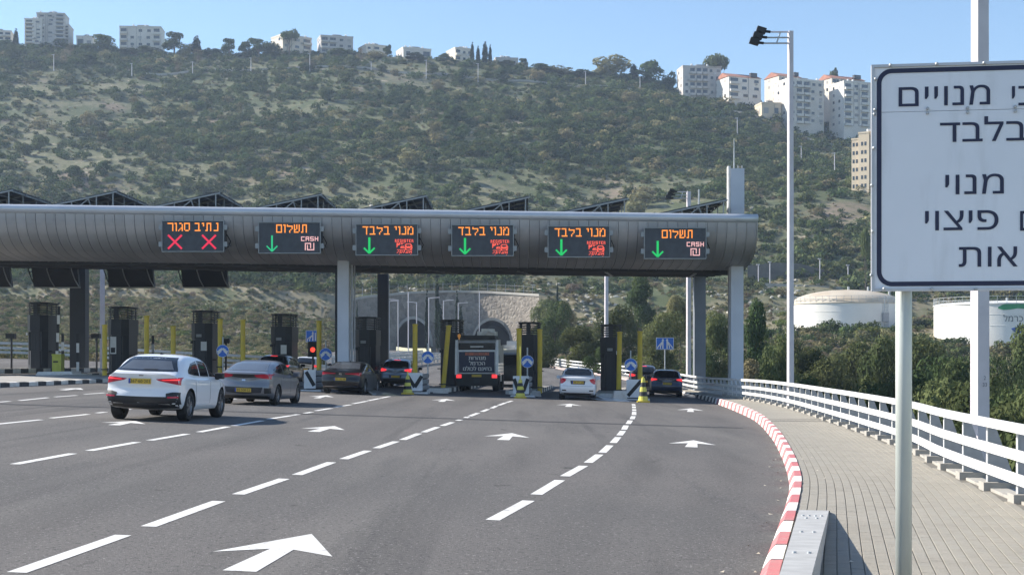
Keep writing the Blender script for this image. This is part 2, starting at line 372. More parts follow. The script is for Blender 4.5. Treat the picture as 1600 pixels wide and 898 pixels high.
# terrain sheet
us = np.concatenate([np.linspace(-1500, -150, 18), np.linspace(-120, 1720, 140), np.linspace(1760, 3100, 16)])
dsr = np.concatenate([[.5, 4, 8], np.arange(12, 100, 5.), np.arange(100, 300, 6.), [300, 304, 308, 312, 316, 320, 324, 328], np.arange(333, 720, 6.5), [760, 830, 900, 1000, 1150, 1300]])
vs = []; fs = []; nu = len(us)
for d in dsr:
    for u in us:
        x = (u - 800) / F * max(d, 60); 
        vs.append((x, d, terrain(x, d)))
for i in range(len(dsr) - 1):
    for j in range(nu - 1):
        if dsr[i] == 316 and any(a_ - 14 < us[j] < b_ + 2 for a_, b_ in ((619, 673), (740, 798))): continue   # the tunnel mouths
        a = i * nu + j; fs.append((a, a + 1, a + nu + 1, a + nu))
def dens(x, y): return noise.noise((x * .012, y * .016, 7.7)) + .55 * noise.noise((x * .045, y * .05, 2.2))
def growth(x, d):
    u = 800 + x / d * F; return dens(x, d) + (d > 590) * .3 + (u > 830 and d > 520) * .35 + (d < 450) * .12 + (u > 1120 and d < 560) * .25
hill_m = layered('hillside_earth', [((.112, .126, .066), 0, 0, 0), ((.245, .212, .140), 'bare', 0, 1), ((.078, .098, .046), .05, .46, .58), ((.215, .170, .125), .022, .57, .66),
    ((.34, .29, .215), .16, .60, .70), ((.085, .098, .048), .45, .52, .64), ((.30, .255, .175), .9, .60, .70)], .95, .9, .8)
me = bpy.data.meshes.new('hillside'); me.from_pydata(vs, [], fs); me.update()
at_ = me.attributes.new('bare', 'FLOAT', 'POINT'); at_.data.foreach_set('value', [(.36 * min(1, max(0, (.12 - growth(v[0], v[1])) / .34)) if v[1] > 350 else .55 + .45 * min(1, max(0, .5 + growth(v[0], v[1])))) if v[1] > 100 else .3 for v in vs])
hill = kind(link_mesh('hillside', me, hill_m, None, True), 'structure', 'scrub covered hillside rising behind the toll plaza')
g = MB(); g.quad((-1400, -400, -14.4), (1400, -400, -14.4), (1400, 1310, -14.4), (-1400, 1310, -14.4))
kind(g.build('ground', hill_m), 'structure', 'low ground below the road and the hillside')

LINES = [
 [(26,895,192.5,836),(232,822.6,342,782.8),(372,772.7,444,748),(464,742,518,722),(537,717,575,704),(588,700,619,689.5),(629,687,655,677),(662,675,684,667),(691,665,707,659.5),(715,656.8,720,655.5),(727,652.6,731,651),(734,650,747,645),(753,643,763,639),(768,637.6,776,634),(779,633,790,629),(791.5,628.6,800,626)],
 [(769.6,812.5,826,782.5),(838,772.4,874.7,750),(882.7,744,911.8,727.8),(919,722.8,936.6,710),(941,707,953,695.7),(958,691.7,966,682.7),(968,680,973.4,673),(975,671,978.4,664.4),(981.5,662,985,656.6),(987.5,654.6,989.7,650),(990.7,648,991,643),(991,641.7,991,639),(990.7,637.3,990.5,634.6),(990.3,633.2,989.7,631)],
 [(23,725,114,708.4),(139.6,704,214.8,690.6),(233.6,688,292.5,677.8),(311,674.8,356,666.6),(364.7,665,410,657),(419,654.6,455.6,649),(457,648.6,467,647),(476,645.4,488,643.5),(493,641.6,518,637.6),(523,636,548,632),(551.6,630.6,573,626.5),(575,625.9,593,622.2),(594.5,621.7,609,619)],
 [(-40,666,64.7,655.5),(80,653,138,647),(151.6,645,165,643.5),(180,641.5,230,636.5),(245,635,285,631),(300,629.5,335,626),(345,625,375,622)],
 [(-30,630.3,15.5,626.7),(30,625.7,75,621),(85,620,120,617.4),(131.6,615.7,164,613.4),(175,612.4,205,610)]]
# ---------------------------------------------------------------- road, kerb, pavement
ys = np.concatenate([np.arange(-8, 100, 1.), np.arange(100, 301, 6.)]); nx = 70; vs = []; fs = []
for y in ys:
    l, k = road_left(y), kx(y)
    for j in range(nx + 1):
        t = j / nx; x = k + (l - k) * t ** 1.6; vs.append((x, y, zr(x, y)))
for i in range(len(ys) - 1):
    for j in range(nx):
        a = i * (nx + 1) + j; fs.append((a, a + nx + 1, a + nx + 2, a + 1))
me = bpy.data.meshes.new('road'); me.from_pydata(vs, [], fs); me.update()
LX = []
for ln in LINES:
    q = [hit(*p) for l_ in ln for p in (l_[:2], l_[2:])]; q.sort(key=lambda v: v.y); LX.append(([v.y for v in q], [v.x for v in q]))
def lane_coord(x, y):
    xs_ = [kx(y)] + [float(np.interp(y, *LX[i])) for i in (1, 0, 2, 3, 4)]
    for i in range(1, 6): xs_[i] = min(xs_[i], xs_[i - 1] - 1.5)
    xs_ += [xs_[-1] - 4, xs_[-1] - 60]; return float(np.interp(-x, [-q for q in xs_], [0, 1, 2, 3, 4, 5, 6, 20]))
at_ = me.attributes.new('tread', 'FLOAT', 'POINT'); at_.data.foreach_set('value', [lane_coord(v[0], v[1]) for v in vs])
road = kind(link_mesh('road', me, asphalt), 'structure', 'grey asphalt carriageway widening towards the toll booths')
def zhead(x, y, h): return zr(x, y) + h
def frame(path, i):
    a, b = path[max(i - 1, 0)], path[min(i + 1, len(path) - 1)]; t = np.array(b) - np.array(a); t /= np.linalg.norm(t); return t, np.array((t[1], -t[0]))
# kerb: one metre stones painted by turns
kerb = thing('kerb', 'x', 'kerb', (0, 0, 0)); del kerb['category']; kind(kerb, 'structure', 'kerb painted red and white along the pavement')
def at_s(path, s):
    i = min(int(s / .25), len(path) - 2); f = s / .25 - i; p = path[i] * (1 - f) + path[i + 1] * f; t, n = frame(path, i); return p, t, n
n_st = 0
s = .5; rk = random.Random(5)
while s < 116:
    p, t, n = at_s(kerb_path, s); y = p[1]; L = 1.0
    m = (kred if n_st % 2 else kwhite) if y < 68 else (kblack if n_st % 2 else kwhite)
    st = MB(); pr = [(0, -.25), (0, .015), (.035, .005), (.16, 0), (.16, -.25)]   # across, height relative
    rings = []
    for q in (.006, .5, .994):
        pp, tt, nn = at_s(kerb_path, s + q * L); h = max(zs(pp[1]) + .012, zr(pp[0], pp[1]) + .09); b = zr(pp[0], pp[1])
        jit = (rk.random() - .5) * .008
        prof = [(-.03, b - .1), (-.02, b + .02), (.03, h - .02), (.05, h), (.145, h + .002), (.145, h - .25)]
        rings.append([(pp[0] + nn[0] * a, pp[1] + nn[1] * a, z_ + jit) for a, z_ in prof])
    k = len(prof); vv = [v for r_ in rings for v in r_]; ff = []
    for i in range(2):
        for j in range(k - 1): ff.append((i * k + j, i * k + j + 1, (i + 1) * k + j + 1, (i + 1) * k + j))
    ff += [tuple(range(k)), tuple(2 * k + j for j in reversed(range(k)))]
    st.add(vv, ff); st.build('kerbstone', m, kerb); s += L; n_st += 1
# far kerb as one strip
st = MB(); sp = np.arange(116, KL - .5, 4.); rings = []
for q in sp:
    pp, tt, nn = at_s(kerb_path, q); b = zr(pp[0], pp[1]); rings.append([(pp[0], pp[1], b - .1), (pp[0] + nn[0] * .02, pp[1], b + .14), (pp[0] + nn[0] * .2, pp[1], b + .14)])
for i in range(len(rings) - 1):
    for j in range(2): st.add([rings[i][j], rings[i][j + 1], rings[i + 1][j + 1], rings[i + 1][j]], [(0, 1, 2, 3)])
st.build('kerb_strip', mat('kerb_faded', (.55, .42, .40), .8, scale=.4), kerb)
# pavement bed
pv = MB()
for y0, y1 in [(a, a + 2.) for a in np.arange(-8, 296, 2.)]:
    def row(y):
        z = max(zs(y), zr(kx(y), y) + .08); return [(kx(y) + .12, y, z - (.007 if y < 42 else 0)), (rx(y) + .05, y, z - (.007 if y < 42 else 0))]
    a, b = row(y0), row(y1); pv.quad(a[0], a[1], b[1], b[0])
pave_bed = MATS['joint_dirt']
bed_near = MB(); bed_far = MB()
for (i, f_) in enumerate(pv.f):
    q = [pv.v[k] for k in f_]; (bed_near if q[0][1] < 41 else bed_far).quad(*q)
pavement = kind(bed_far.build('pavement', paving), 'structure', 'paved walkway between the painted kerb and the white railing')
bed_near.build('sand_bed', joint_m, pavement)
# pavers: courses follow the kerb
rp_ = random.Random(11); near_p = []; far = MB(); PW, PL, GAP = .105, .205, .006
cum = np.concatenate([[0], np.cumsum(np.linalg.norm(np.diff(kerb_path, axis=0), axis=1))])
s0 = float(np.interp(8.5, kerb_path[:, 1], cum)); s1 = float(np.interp(41.5, kerb_path[:, 1], cum))
for c in range(28):
    o_ = .152 + c * PW; s = s0 + (c % 2) * PL / 2 + rp_.random() * .03
    while s < s1:
        p, t, n = at_s(kerb_path, s + PL / 2); ctr = p + n * (o_ + PW / 2); e = rx(ctr[1]) - .03
        if ctr[0] + PW / 2 < e:
            near_p.append((ctr, t, n, rp_.random()))
        s += PL * (1 + .0)
def paver_box(mb, ctr, t, n, rnd, off=(0, 0, 0)):
    z = zs(ctr[1]) + (rnd - .5) * .003; hl, hw = PL / 2 - .001, PW / 2 - .0042
    tilt = (rnd * 7.3 % 1 - .5) * .008
    P = lambda a, b, h: (ctr[0] + t[0] * a + n[0] * b, ctr[1] + t[1] * a + n[1] * b, z + h + a * tilt)
    c_ = .0025
    vv = [P(-hl, -hw, -.03), P(hl, -hw, -.03), P(hl, hw, -.03), P(-hl, hw, -.03), P(-hl, -hw, -c_), P(hl, -hw, -c_), P(hl, hw, -c_), P(-hl, hw, -c_),
          P(-hl + c_, -hw + c_, 0), P(hl - c_, -hw + c_, 0), P(hl - c_, hw - c_, 0), P(-hl + c_, hw - c_, 0)]
    ff = [(8, 9, 10, 11)]
    for j in range(4): ff += [(j, (j + 1) % 4, 4 + (j + 1) % 4, 4 + j), (4 + j, 4 + (j + 1) % 4, 8 + (j + 1) % 4, 8 + j)]
    mb.add(vv, ff)
def in_frame(c):
    px = 800 + c[0] / c[1] * F; py = HZ + (EYE - zs(c[1])) / c[1] * F; return -5 < px < 1600 and py < 900
vis = [q for q in near_p if in_frame(q[0])]; vis.sort(key=lambda q: q[0][1]); first = set(id(q) for q in vis[:300])
pav_mats = [paving] + [layered('paving_%s' % n_, [(c_, 0, 0, 0), (tuple(x * .85 for x in c_), .9, .4, .7), (tuple(x * .7 for x in c_), 10, .55, .8)], .9, .4, 60) for n_, c_ in (('warm', (.340, .312, .264)), ('cool', (.332, .309, .264)), ('dark', (.325, .300, .254)))]
bins = [MB() for _ in pav_mats]
for q in near_p:
    mi = int(q[3] * 97) % 4
    if id(q) in first:
        b = MB(); paver_box(b, *q); b.build('paver', pav_mats[mi], pavement, fix=False)
    else: paver_box(bins[mi], *q)
allb = MB(); midx = []
for mi, b in enumerate(bins): allb.add(b.v, b.f); midx += [mi] * len(b.f)
ps = allb.build('pavers', None, pavement, fix=False); kind(ps, 'stuff')
for m_ in pav_mats: ps.data.materials.append(m_)
ps.data.polygons.foreach_set('material_index', midx)
# edge beam under the railing, with concrete blocks
eb = MB()
for y0 in np.arange(-8, 290, 2.):
    a, b = [], []
    for y, l in ((y0, a), (y0 + 2, b)):
        z = max(zs(y), zr(kx(y), y) + .08)
        for dx, dz in ((-.0, -.2), (.0, .03), (.62, .03), (.62, -1.0)): l.append((rx(y) + dx, y, z + dz))
    for j in range(3): eb.quad(a[j], a[j + 1], b[j + 1], b[j])
kind(eb.build('edge_beam', concrete), 'structure', 'pale concrete beam at the outer edge of the paved walkway')

# ---------------------------------------------------------------- painted markings (4 mm above the asphalt)
def sheet(mb, poly, h=.004):
    mb.add([(p[0], p[1], zr(p[0], p[1]) + h) for p in poly], [tuple(range(len(poly)))])
lm = MB(); pieces = []
for ln in LINES:
    for x0, y0, x1, y1 in ln:
        a, b = hit(x0, y0), hit(x1, y1); d = (b - a); d.z = 0
        if d.length < .01: continue
        n_ = Vector((d.y, -d.x, 0)).normalized() * .075; pieces.append((a, b, n_))
mk = thing('lane_line', 'x', 'x'); del mk['category']; kind(mk, 'structure', 'broken white lane lines on the asphalt')
for a, b, n_ in pieces:
    mb = MB(); k = max(1, int((b - a).length / .6)); rr = random.Random(int(a.x * 99))
    for i in range(k):
        p, q = a.lerp(b, i / k), a.lerp(b, (i + 1) / k)
        sheet(mb, [p - n_, p + n_, q + n_, q - n_])
    mb.build('dash', marking, mk)
ARROWS = [(487,834,374,893,1.0),(523,665.5,490,674.2,1.0),(800,676.5,786,687.2,1.0),(1084,687.7,1080,698.5,1.0),(698,623,689,627.3,.9),(891,630.4,888,635.2,.9),(1079.5,637.6,1078.7,643.2,.9),(511.5,617.3,495,621.8,.9),(126,606.2,98,609.2,.9),(212,657.5,178,664,.9)]
for tx, ty, bx, by, k in ARROWS:
    a, b = hit(bx, by), hit(tx, ty); d = b - a; d.z = 0; L = d.length; t = d.normalized(); n_ = Vector((t.y, -t.x, 0)); k = L / 2.5
    P = lambda u, v: a + t * u * k + n_ * v
    w = .50; mb = MB()
    sheet(mb, [P(0, -.13), P(0, .13), P(1.35, .10), P(1.35, -.10)]); sheet(mb, [P(1.35, -.10), P(1.35, .10), P(2.5, .0)]); sheet(mb, [P(1.35, .10), P(1.02, w), P(2.5, 0)]); sheet(mb, [P(1.02, -w), P(1.35, -.10), P(2.5, 0)])
    mb.build('arrow', marking, mk)
# expansion joint across the deck
ej = MB(); pts = [hit(x, 631 + (x - 0) * .0325) for x in (-60, 100, 250, 400, 560, 700, 850, 1000, 1162)]
for p, q in zip(pts[:-1], pts[1:]):
    for o_, w in ((-.26, .16), (.12, .22)):
        sheet(ej, [p + Vector((0, o_, 0)), q + Vector((0, o_, 0)), q + Vector((0, o_ + w, 0)), p + Vector((0, o_ + w, 0))], .003)
e_ = hit(1162, 631 + 1162 * .0325); y = e_.y
ej.quad((e_.x + .2, y - .1, zs(y) + .004), (rx(y) - .05, y - .3, zs(y) + .004), (rx(y) - .05, y - .18, zs(y) + .004), (e_.x + .2, y + .06, zs(y) + .004))
kind(ej.build('expansion_joint', mat('joint_rubber', (.03, .03, .032), .7, scale=3)), 'structure', 'dark expansion joint running across the carriageway')
# litter and dead leaves on the kerb edge
lt = MB(); rl = random.Random(3)
for i in range(40):
    s = rl.uniform(11.5, 30); p, t, n = at_s(kerb_path, s + 6); o_ = -abs(rl.gauss(0, .25)) - .04 if rl.random() < .75 else rl.uniform(.2, .7)
    x, y = p[0] + n[0] * o_, p[1] + n[1] * o_; z = (zr(x, y) if o_ < 0 else zs(y)) + .006; a = rl.uniform(0, 6.3); r_ = rl.uniform(.008, .024)
    lt.add([(x + math.cos(a + k * 2.1) * r_ * (1 if k else 1.8), y + math.sin(a + k * 2.1) * r_, z + .012 * (k == 1)) for k in range(3)], [(0, 1, 2)])
kind(lt.build('litter', mat('dead_leaf', (.62, .57, .48), .9, col2=(.42, .36, .27), scale=2), None, fix=False), 'stuff', 'bits of litter and dead leaves along the kerb')
# ---------------------------------------------------------------- the toll canopy
XR, XL, YF = 11.65, -34., 70.
def gz(x): return .01353 * (XR - x)
can = thing('toll_canopy', 'long dark ribbed metal canopy spanning the toll lanes on grey columns', 'toll canopy', (0, 72, 0))
PROF = [(70.02, 8.20), (70.06, 7.85), (70.2, 7.5), (70.48, 7.15), (70.95, 6.80), (71.7, 6.52), (72.7, 6.36), (74., 6.27), (75.2, 6.24)]
PW2 = .47
PROF0 = PROF
def catm0(P):
    P = [np.array(p) for p in P]; Q = [2 * P[0] - P[1]] + P + [2 * P[-1] - P[-2]]; out = []
    for i in range(1, len(Q) - 2):
        a, b, c, d = Q[i - 1:i + 3]
        for t in (0, .5): out.append(.5 * ((2 * b) + (c - a) * t + (2 * a - 5 * b + 4 * c - d) * t * t + (3 * b - a - 3 * c + d) * t ** 3))
    return out + [P[-1]]
def fascia_mesh():
    mb = MB(); xs = [0, PW2 - .10, PW2 - .085, PW2 - .03, PW2 - .015]; offs = [0, 0, .018, .018, 0]; PROF = [tuple(q) for q in catm0(PROF0)]; k = len(PROF)
    nrm = []
    for i in range(k):
        a, b = PROF[max(i - 1, 0)], PROF[min(i + 1, k - 1)]; dy, dz = b[0] - a[0], b[1] - a[1]; l = math.hypot(dy, dz); nrm.append((dz / l, -dy / l))
    vs = []
    for x, o in zip(xs, offs):
        for (y, z), n in zip(PROF, nrm): vs.append((x, y + n[0] * o - 72, z + n[1] * o))
    fs = []
    for c in range(len(xs) - 1):
        for i in range(k - 1): fs.append((c * k + i, c * k + i + 1, (c + 1) * k + i + 1, (c + 1) * k + i))
    mb.add(vs, fs); return mb.mesh('fascia_panel')
fm = fascia_mesh(); fm.materials.append(fascia); fm.polygons.foreach_set('use_smooth', [True] * len(fm.polygons)); fm.set_sharp_from_angle(angle=R(30))
x = XR - PW2
while x > XL:
    o = link_mesh('fascia_panel', fm, None, can); o.location = (x, 0, gz(x)); x -= PW2
# bright tube along the top edge
mb = MB(); n = 40
mb.tube([(XL + (XR + .05 - XL) * i / n, 70.10, 8.40 + gz(XL + (XR - XL) * i / n)) for i in range(n + 1)], .215, 16); o = mb.build('top_rail', lipm, can)
o.data.polygons.foreach_set('use_smooth', [len(p.vertices) == 4 for p in o.data.polygons])
# roof, end cap, soffit, beams
def shear(mb): mb.v = [(x, y, z + gz(x)) for x, y, z in mb.v]; return mb
mb = MB(); mb.box(XL, XR, 70.15, 88, 8.30, 8.42); shear(mb).build('roof', darkm, can)
pts = PROF + [(88., 6.78), (88.2, 7.5), (88., 8.29), (70.2, 8.29)]
mb = MB(); mb.prism(pts, XR + .001, XR + .05, 'x'); shear(mb).build('end_panel', fascia, can)
mb = MB(); mb.quad((XL, 75.2, 6.25), (XR, 75.2, 6.25), (XR, 88, 6.78), (XL, 88, 6.78)); shear(mb).build('soffit', darkm, can)
mb = MB(); mb.quad((XL, 88, 6.78), (XR, 88, 6.78), (XR, 88.01, 8.3), (XL, 88.01, 8.3)); shear(mb).build('rear_fascia', darkm, can)
for i, y in enumerate((75.4, 77.2, 79.4, 81.8, 84.4, 87.4)):
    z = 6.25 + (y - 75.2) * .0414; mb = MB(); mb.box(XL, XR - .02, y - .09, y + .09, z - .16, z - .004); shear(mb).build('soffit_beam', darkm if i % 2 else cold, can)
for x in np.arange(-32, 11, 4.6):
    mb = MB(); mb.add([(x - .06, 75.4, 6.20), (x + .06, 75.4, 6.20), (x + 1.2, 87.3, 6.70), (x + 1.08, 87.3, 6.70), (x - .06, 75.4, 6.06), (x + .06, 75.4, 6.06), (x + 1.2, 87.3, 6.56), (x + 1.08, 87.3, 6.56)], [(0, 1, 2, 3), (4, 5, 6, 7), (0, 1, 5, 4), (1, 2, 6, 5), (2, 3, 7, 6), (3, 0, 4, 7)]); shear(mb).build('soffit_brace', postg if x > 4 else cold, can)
# columns
def column(px, d, w, dep, zt, m, name='column'):
    x = X(px, d); b = zr(min(x, kx(d)), d) - .4; mb = MB()
    mb.box(x - w / 2, x + w / 2, d, d + dep, b, zt); o = mb.build(name, m, can); return x
column(536, 73, .56, .8, 6.9 + gz(-8), colm); column(1152, 73, .62, .6, 8.2, colm); column(-79, 73, .65, .8, 7.2, colm)
column(1094, 87, .66, .8, 6.9, mat('column_shade_side', (.22, .25, .30), .5, col2=(.19, .21, .25), scale=.8)); column(598, 92, .66, .8, 7.1, cold); column(121, 90, .95, .8, 7.4, cold)  # rear columns: shade under the canopy is put into their darker colours
for (px, d) in ((536, 73), (1152, 73)):
    x = X(px, d); w = .56 if px < 800 else .62
    mb = MB(); mb.box(x - w / 2 - (.13 if px < 800 else .07), x - w / 2 - .002, d + .1, d + .6, zr(x, d), 6.3); mb.build('column_flange', darkm if px < 800 else postg, can)
x = X(536, 73); mb = MB(); mb.tube([(x + .42, 73.2, 0), (x + .42, 73.2, 6.4)], .06, 6); mb.tube([(x + .52, 73.5, 0), (x + .52, 73.5, 6.4)], .04, 6); mb.build('drain_pipe', postg, can)
# tower above the right column
x = X(1152, 73); mb = MB(); mb.box(x - .31, x + .36, 73.05, 73.65, 8.0, Z(263, 73)); mb.build('tower', colm, can)
mb = MB(); mb.box(x - .43, x - .315, 73.1, 73.6, 8.75, Z(259, 73)); mb.box(x - .39, x - .316, 73.07, 73.1, 9.2, Z(275, 73)); mb.build('tower_lit_face', mat('lit_face_white', (.72, .70, .68), .5), can)  # paler strips paint the sunlit left face of the tower
mb = MB(); mb.tube([(x - .1, 73.4, Z(264, 73)), (x - .1, 73.4, Z(215, 73))], [.045, .02], 6)
for dx in (-.4, .1, .3): mb.tube([(x + dx, 73.4, Z(264, 73)), (x + dx, 73.4, Z(257, 73))], .02, 5)
mb.build('antenna', galv, can)
# ---------------------------------------------------------------- pixel lettering for the lane displays
GL = {'נ': ["..##", "...#", "...#", "...#", "...#", "...#", "####"], 'ת': [".####.", ".#..#.", ".#..#.", ".#..#.", ".#..#.", ".#..#.", "##..#."],
 'י': ["##", ".#", ".#", "..", "..", "..", ".."], 'ב': ["####.", "...#.", "...#.", "...#.", "...#.", "...#.", "#####"], 'ס': ["#####", "#...#", "#...#", "#...#", "#...#", "#...#", ".###."],
 'ג': [".##.", "...#", "...#", "...#", "..##", ".#.#", "#..#"], 'ו': ["##", ".#", ".#", ".#", ".#", ".#", ".#"], 'ר': ["#####", "....#", "....#", "....#", "....#", "....#", "....#"],
 'ש': ["#.#.#", "#.#.#", "#.#.#", "#.#.#", "##..#", "#...#", "####."], 'ל': ["#....", "#####", "....#", "....#", "...#.", "..#..", "..#.."], 'ם': ["#####", "#...#", "#...#", "#...#", "#...#", "#...#", "#####"],
 'מ': ["#.##.", ".#..#", "##..#", "#...#", "#...#", "#...#", "#.###"], 'ד': ["#####", "...#.", "...#.", "...#.", "...#.", "...#.", "...#."], ' ': [".."] * 7,
 'C': ["####", "#...", "#...", "#...", "####"], 'A': ["####", "#..#", "####", "#..#", "#..#"], 'S': ["####", "#...", "####", "...#", "####"], 'H': ["#..#", "#..#", "####", "#..#", "#..#"],
 'R': ["##.", "#.#", "##.", "#.#", "#.#"], 'E': ["###", "#..", "##.", "#..", "###"], 'G': ["###", "#..", "#.#", "#.#", "###"], 'I': ["#", "#", "#", "#", "#"], 'T': ["###", ".#.", ".#.", ".#.", ".#."], 'Z': ["###", "#..", "###", "..#", "###"]}
SHEKEL = ["######..#", "#....#..#", "#.#..#..#", "#.#..#..#", "#.#..#..#", "#.#.....#", "#.#######"]
CARICON = ["##.##.##.#...........", "#####.##....#######..", "####.......##.....##.", "##.........#.......#.", "#.....####.###.#.####", "#....###.#.#########.", ".....#######.#####.##", "...........##.....##.", "...........##.....##."]
SQUIG = [".....#....#..........", "..#..#.#..#...#.#.#.#", ".#.#.#.#.##..#.#.####", "#...###..#..####.#..#", ".....................", "...#...............#."]
def pixels(mb, rows, x, z, px, y, gap=.12):
    for r, row in enumerate(rows):
        c = 0
        while c < len(row):
            if row[c] == '#':
                e = c
                while e + 1 < len(row) and row[e + 1] == '#': e += 1
                g = px * gap / 2
                mb.box(x + c * px + g, x + (e + 1) * px - g, y - .012, y, z - (r + 1) * px + g * .3, z - r * px - g * .3); c = e
            c += 1
def word(mb, s, cx, z, px, y, sp=1):
    gs = [GL[ch] for ch in s]; w = sum(len(g[0]) for g in gs) + sp * (len(gs) - 1); x = cx - w * px / 2
    for g in gs: pixels(mb, g, x, z, px, y); x += (len(g[0]) + sp) * px
def letters(t, s, cx, z, px, y, m):
    gs = [GL[ch] for ch in s]; x = cx - (sum(len(g[0]) for g in gs) + len(gs) - 1) * px / 2
    for ch, g in zip(s, gs):
        if ch != ' ': mb = MB(); pixels(mb, g, x, z, px, y); mb.build('letter', m, t, fix=False)
        x += (len(g[0]) + 1) * px
LED = [(301.5, 369, 'נתיב סגור', 'x', 'dark lane display showing an orange lane message and two red crosses'),
 (452.5, 371.5, 'תשלום', 'cash_dim', 'lane display reading CASH with a faint green arrow, above left of the pale column'),
 (604.5, 374.5, 'מנוי בלבד', 'card', 'lane display with bright green arrow and red card icon, just beside the pale column'),
 (754, 375.5, 'מנוי בלבד', 'card', 'lane display with green arrow and red card icon above the road sweeper'),
 (904.5, 377.5, 'מנוי בלבד', 'card', 'lane display with green arrow and red card icon above the white sedan'),
 (1055, 380, 'תשלום', 'cash', 'lane display reading CASH with bright green arrow at the canopy end above the wagon')]
YS = 69.62
for (px, py, msg, typ, lab) in LED:
    cx, cz = X(px, YS), Z(py, YS); t = thing('lane_display', lab, 'lane display', (cx, YS, cz), 0, 'electronic displays along the canopy front')
    w, h = 2.88, 1.42
    mb = MB(); mb.box(cx - w / 2, cx + w / 2, YS, YS + .3, cz - h / 2, cz + h / 2); mb.build('screen', screen, t)
    mb = MB(); a = .035
    for x0, x1, z0, z1 in ((-w/2-a, w/2+a, h/2, h/2+a), (-w/2-a, w/2+a, -h/2-a, -h/2), (-w/2-a, -w/2, -h/2, h/2), (w/2, w/2+a, -h/2, h/2)):
        mb.box(cx + x0, cx + x1, YS - .05, YS + .28, cz + z0, cz + z1)
    mb.build('screen_frame', strut, t)
    for sx in (-1, 1):
        for sz in (-.38, .42):
            mb = MB(); bx = cx + sx * (w / 2 + .1); mb.box(bx - .06, bx + .06, YS, YS + 1.2, cz + sz - .05, cz + sz + .05); mb.box(bx - .08, bx + .08, YS - .02, YS + .08, cz + sz - .12, cz + sz + .12); mb.build('bracket', strut, t)
    mb = MB(); mb.box(cx + w / 2 + .04, cx + w / 2 + .09, YS + .1, YS + .35, cz - h / 2 + .1, cz + h / 2 - .2); mb.tube([(cx + w/2 + .1, YS + .3, cz + .1), (cx + w/2 + .25, YS + .5, cz - .2), (cx + w/2 + .12, YS + .5, cz - .5)], .025, 5); mb.build('cable', darkm, t)
    yy = YS - .006
    letters(t, msg[::-1], cx + (.0 if typ == 'x' else (.12 if 'cash' in typ else .05)), cz + .63, .056, yy, led_o)
    if typ == 'x':
        for sx in (-.85, .76):
            mb = MB()
            for q in (-1, 1):
                M = Matrix.Translation((cx + sx, yy - .006, cz - .27)) @ Matrix.Rotation(q * R(45), 4, 'Y'); mb.box(-.045, .045, -.006 - .002 * q, .006 - .002 * q, -.46, .46, M)
            mb.build('red_cross', led_r, t)
    else:
        mb = MB(); ax = cx - .83; q = .036 if typ == 'cash_dim' else .05
        mb.box(ax - q, ax + q, yy - .012, yy, cz - .58, cz + .11)
        for s_ in (-1, 1):
            M = Matrix.Translation((ax, yy - .007 - .002 * s_, cz - .64)) @ Matrix.Rotation(s_ * R(45), 4, 'Y'); mb.box(-q * .8, q * .8, -.006, .006, 0, .36, M)
        mb.build('green_arrow', led_g if typ != 'cash_dim' else emat('led_green_dim', (.02, .6, .25), .45), t)
        mb = MB()
        if 'cash' in typ:
            pixels(mb, SHEKEL, cx + .72, cz - .24, .05, yy); mb.build('shekel_sign', led_p, t, fix=False); letters(t, 'CASH', cx + .95, cz + .06, .043, yy, led_p)
        else:
            word(mb, 'REGISTER', cx + .82, cz + .02, .029, yy); pixels(mb, CARICON, cx + .46, cz - .15, .036, yy); mb.box(cx + .48, cx + 1.2, yy - .012, yy, cz - .485, cz - .462); pixels(mb, SQUIG, cx + .47, cz - .49, .034, yy); mb.build('card_icon', led_s, t, fix=False)
# ---------------------------------------------------------------- displays for the other direction, hung under the rear edge
for k, (px, lab) in enumerate(((-22, 'black back of a lane display cut by the left edge of the view'), (84, 'black back of a hanging lane display beside the dark column'), (202, 'black back of a hanging lane display above the second toll booth'), (318, 'black back of a hanging lane display above the third toll booth'))):
    d = 87.; cx = X(px, d); cz = Z(431, d); t = thing('hanging_display', lab, 'lane display', (cx, d, cz), 0, 'displays hung facing the other way')
    mb = MB(); mb.add([(cx - 1.35, d, cz + .75), (cx + 1.35, d, cz + .75), (cx + 1.35, d + .5, cz - .62), (cx - 1.35, d + .5, cz - .62), (cx - 1.35, d + .3, cz + .75), (cx + 1.35, d + .3, cz + .75), (cx + 1.35, d + .8, cz - .62), (cx - 1.35, d + .8, cz - .62)], [(0, 1, 2, 3), (4, 5, 6, 7), (0, 1, 5, 4), (1, 2, 6, 5), (2, 3, 7, 6), (3, 0, 4, 7)]); mb.build('case', darkm, t)
    for q in (-1.55, -.45, 1.0):
        mb = MB(); mb.tube([(cx + q, d - .1, cz + .85), (cx + q + .06, d + .02, cz + .3), (cx + q + .18, d + .2, cz - .2), (cx + q + .36, d + .45, cz - .62)], .035, 6); mb.build('bracket', strut if q > -1 else darkm, t)
    mb = MB(); mb.box(cx - 1.35, cx + 1.45, d + .40, d + .48, cz - .70, cz - .63); mb.build('base_rail', strut, t)
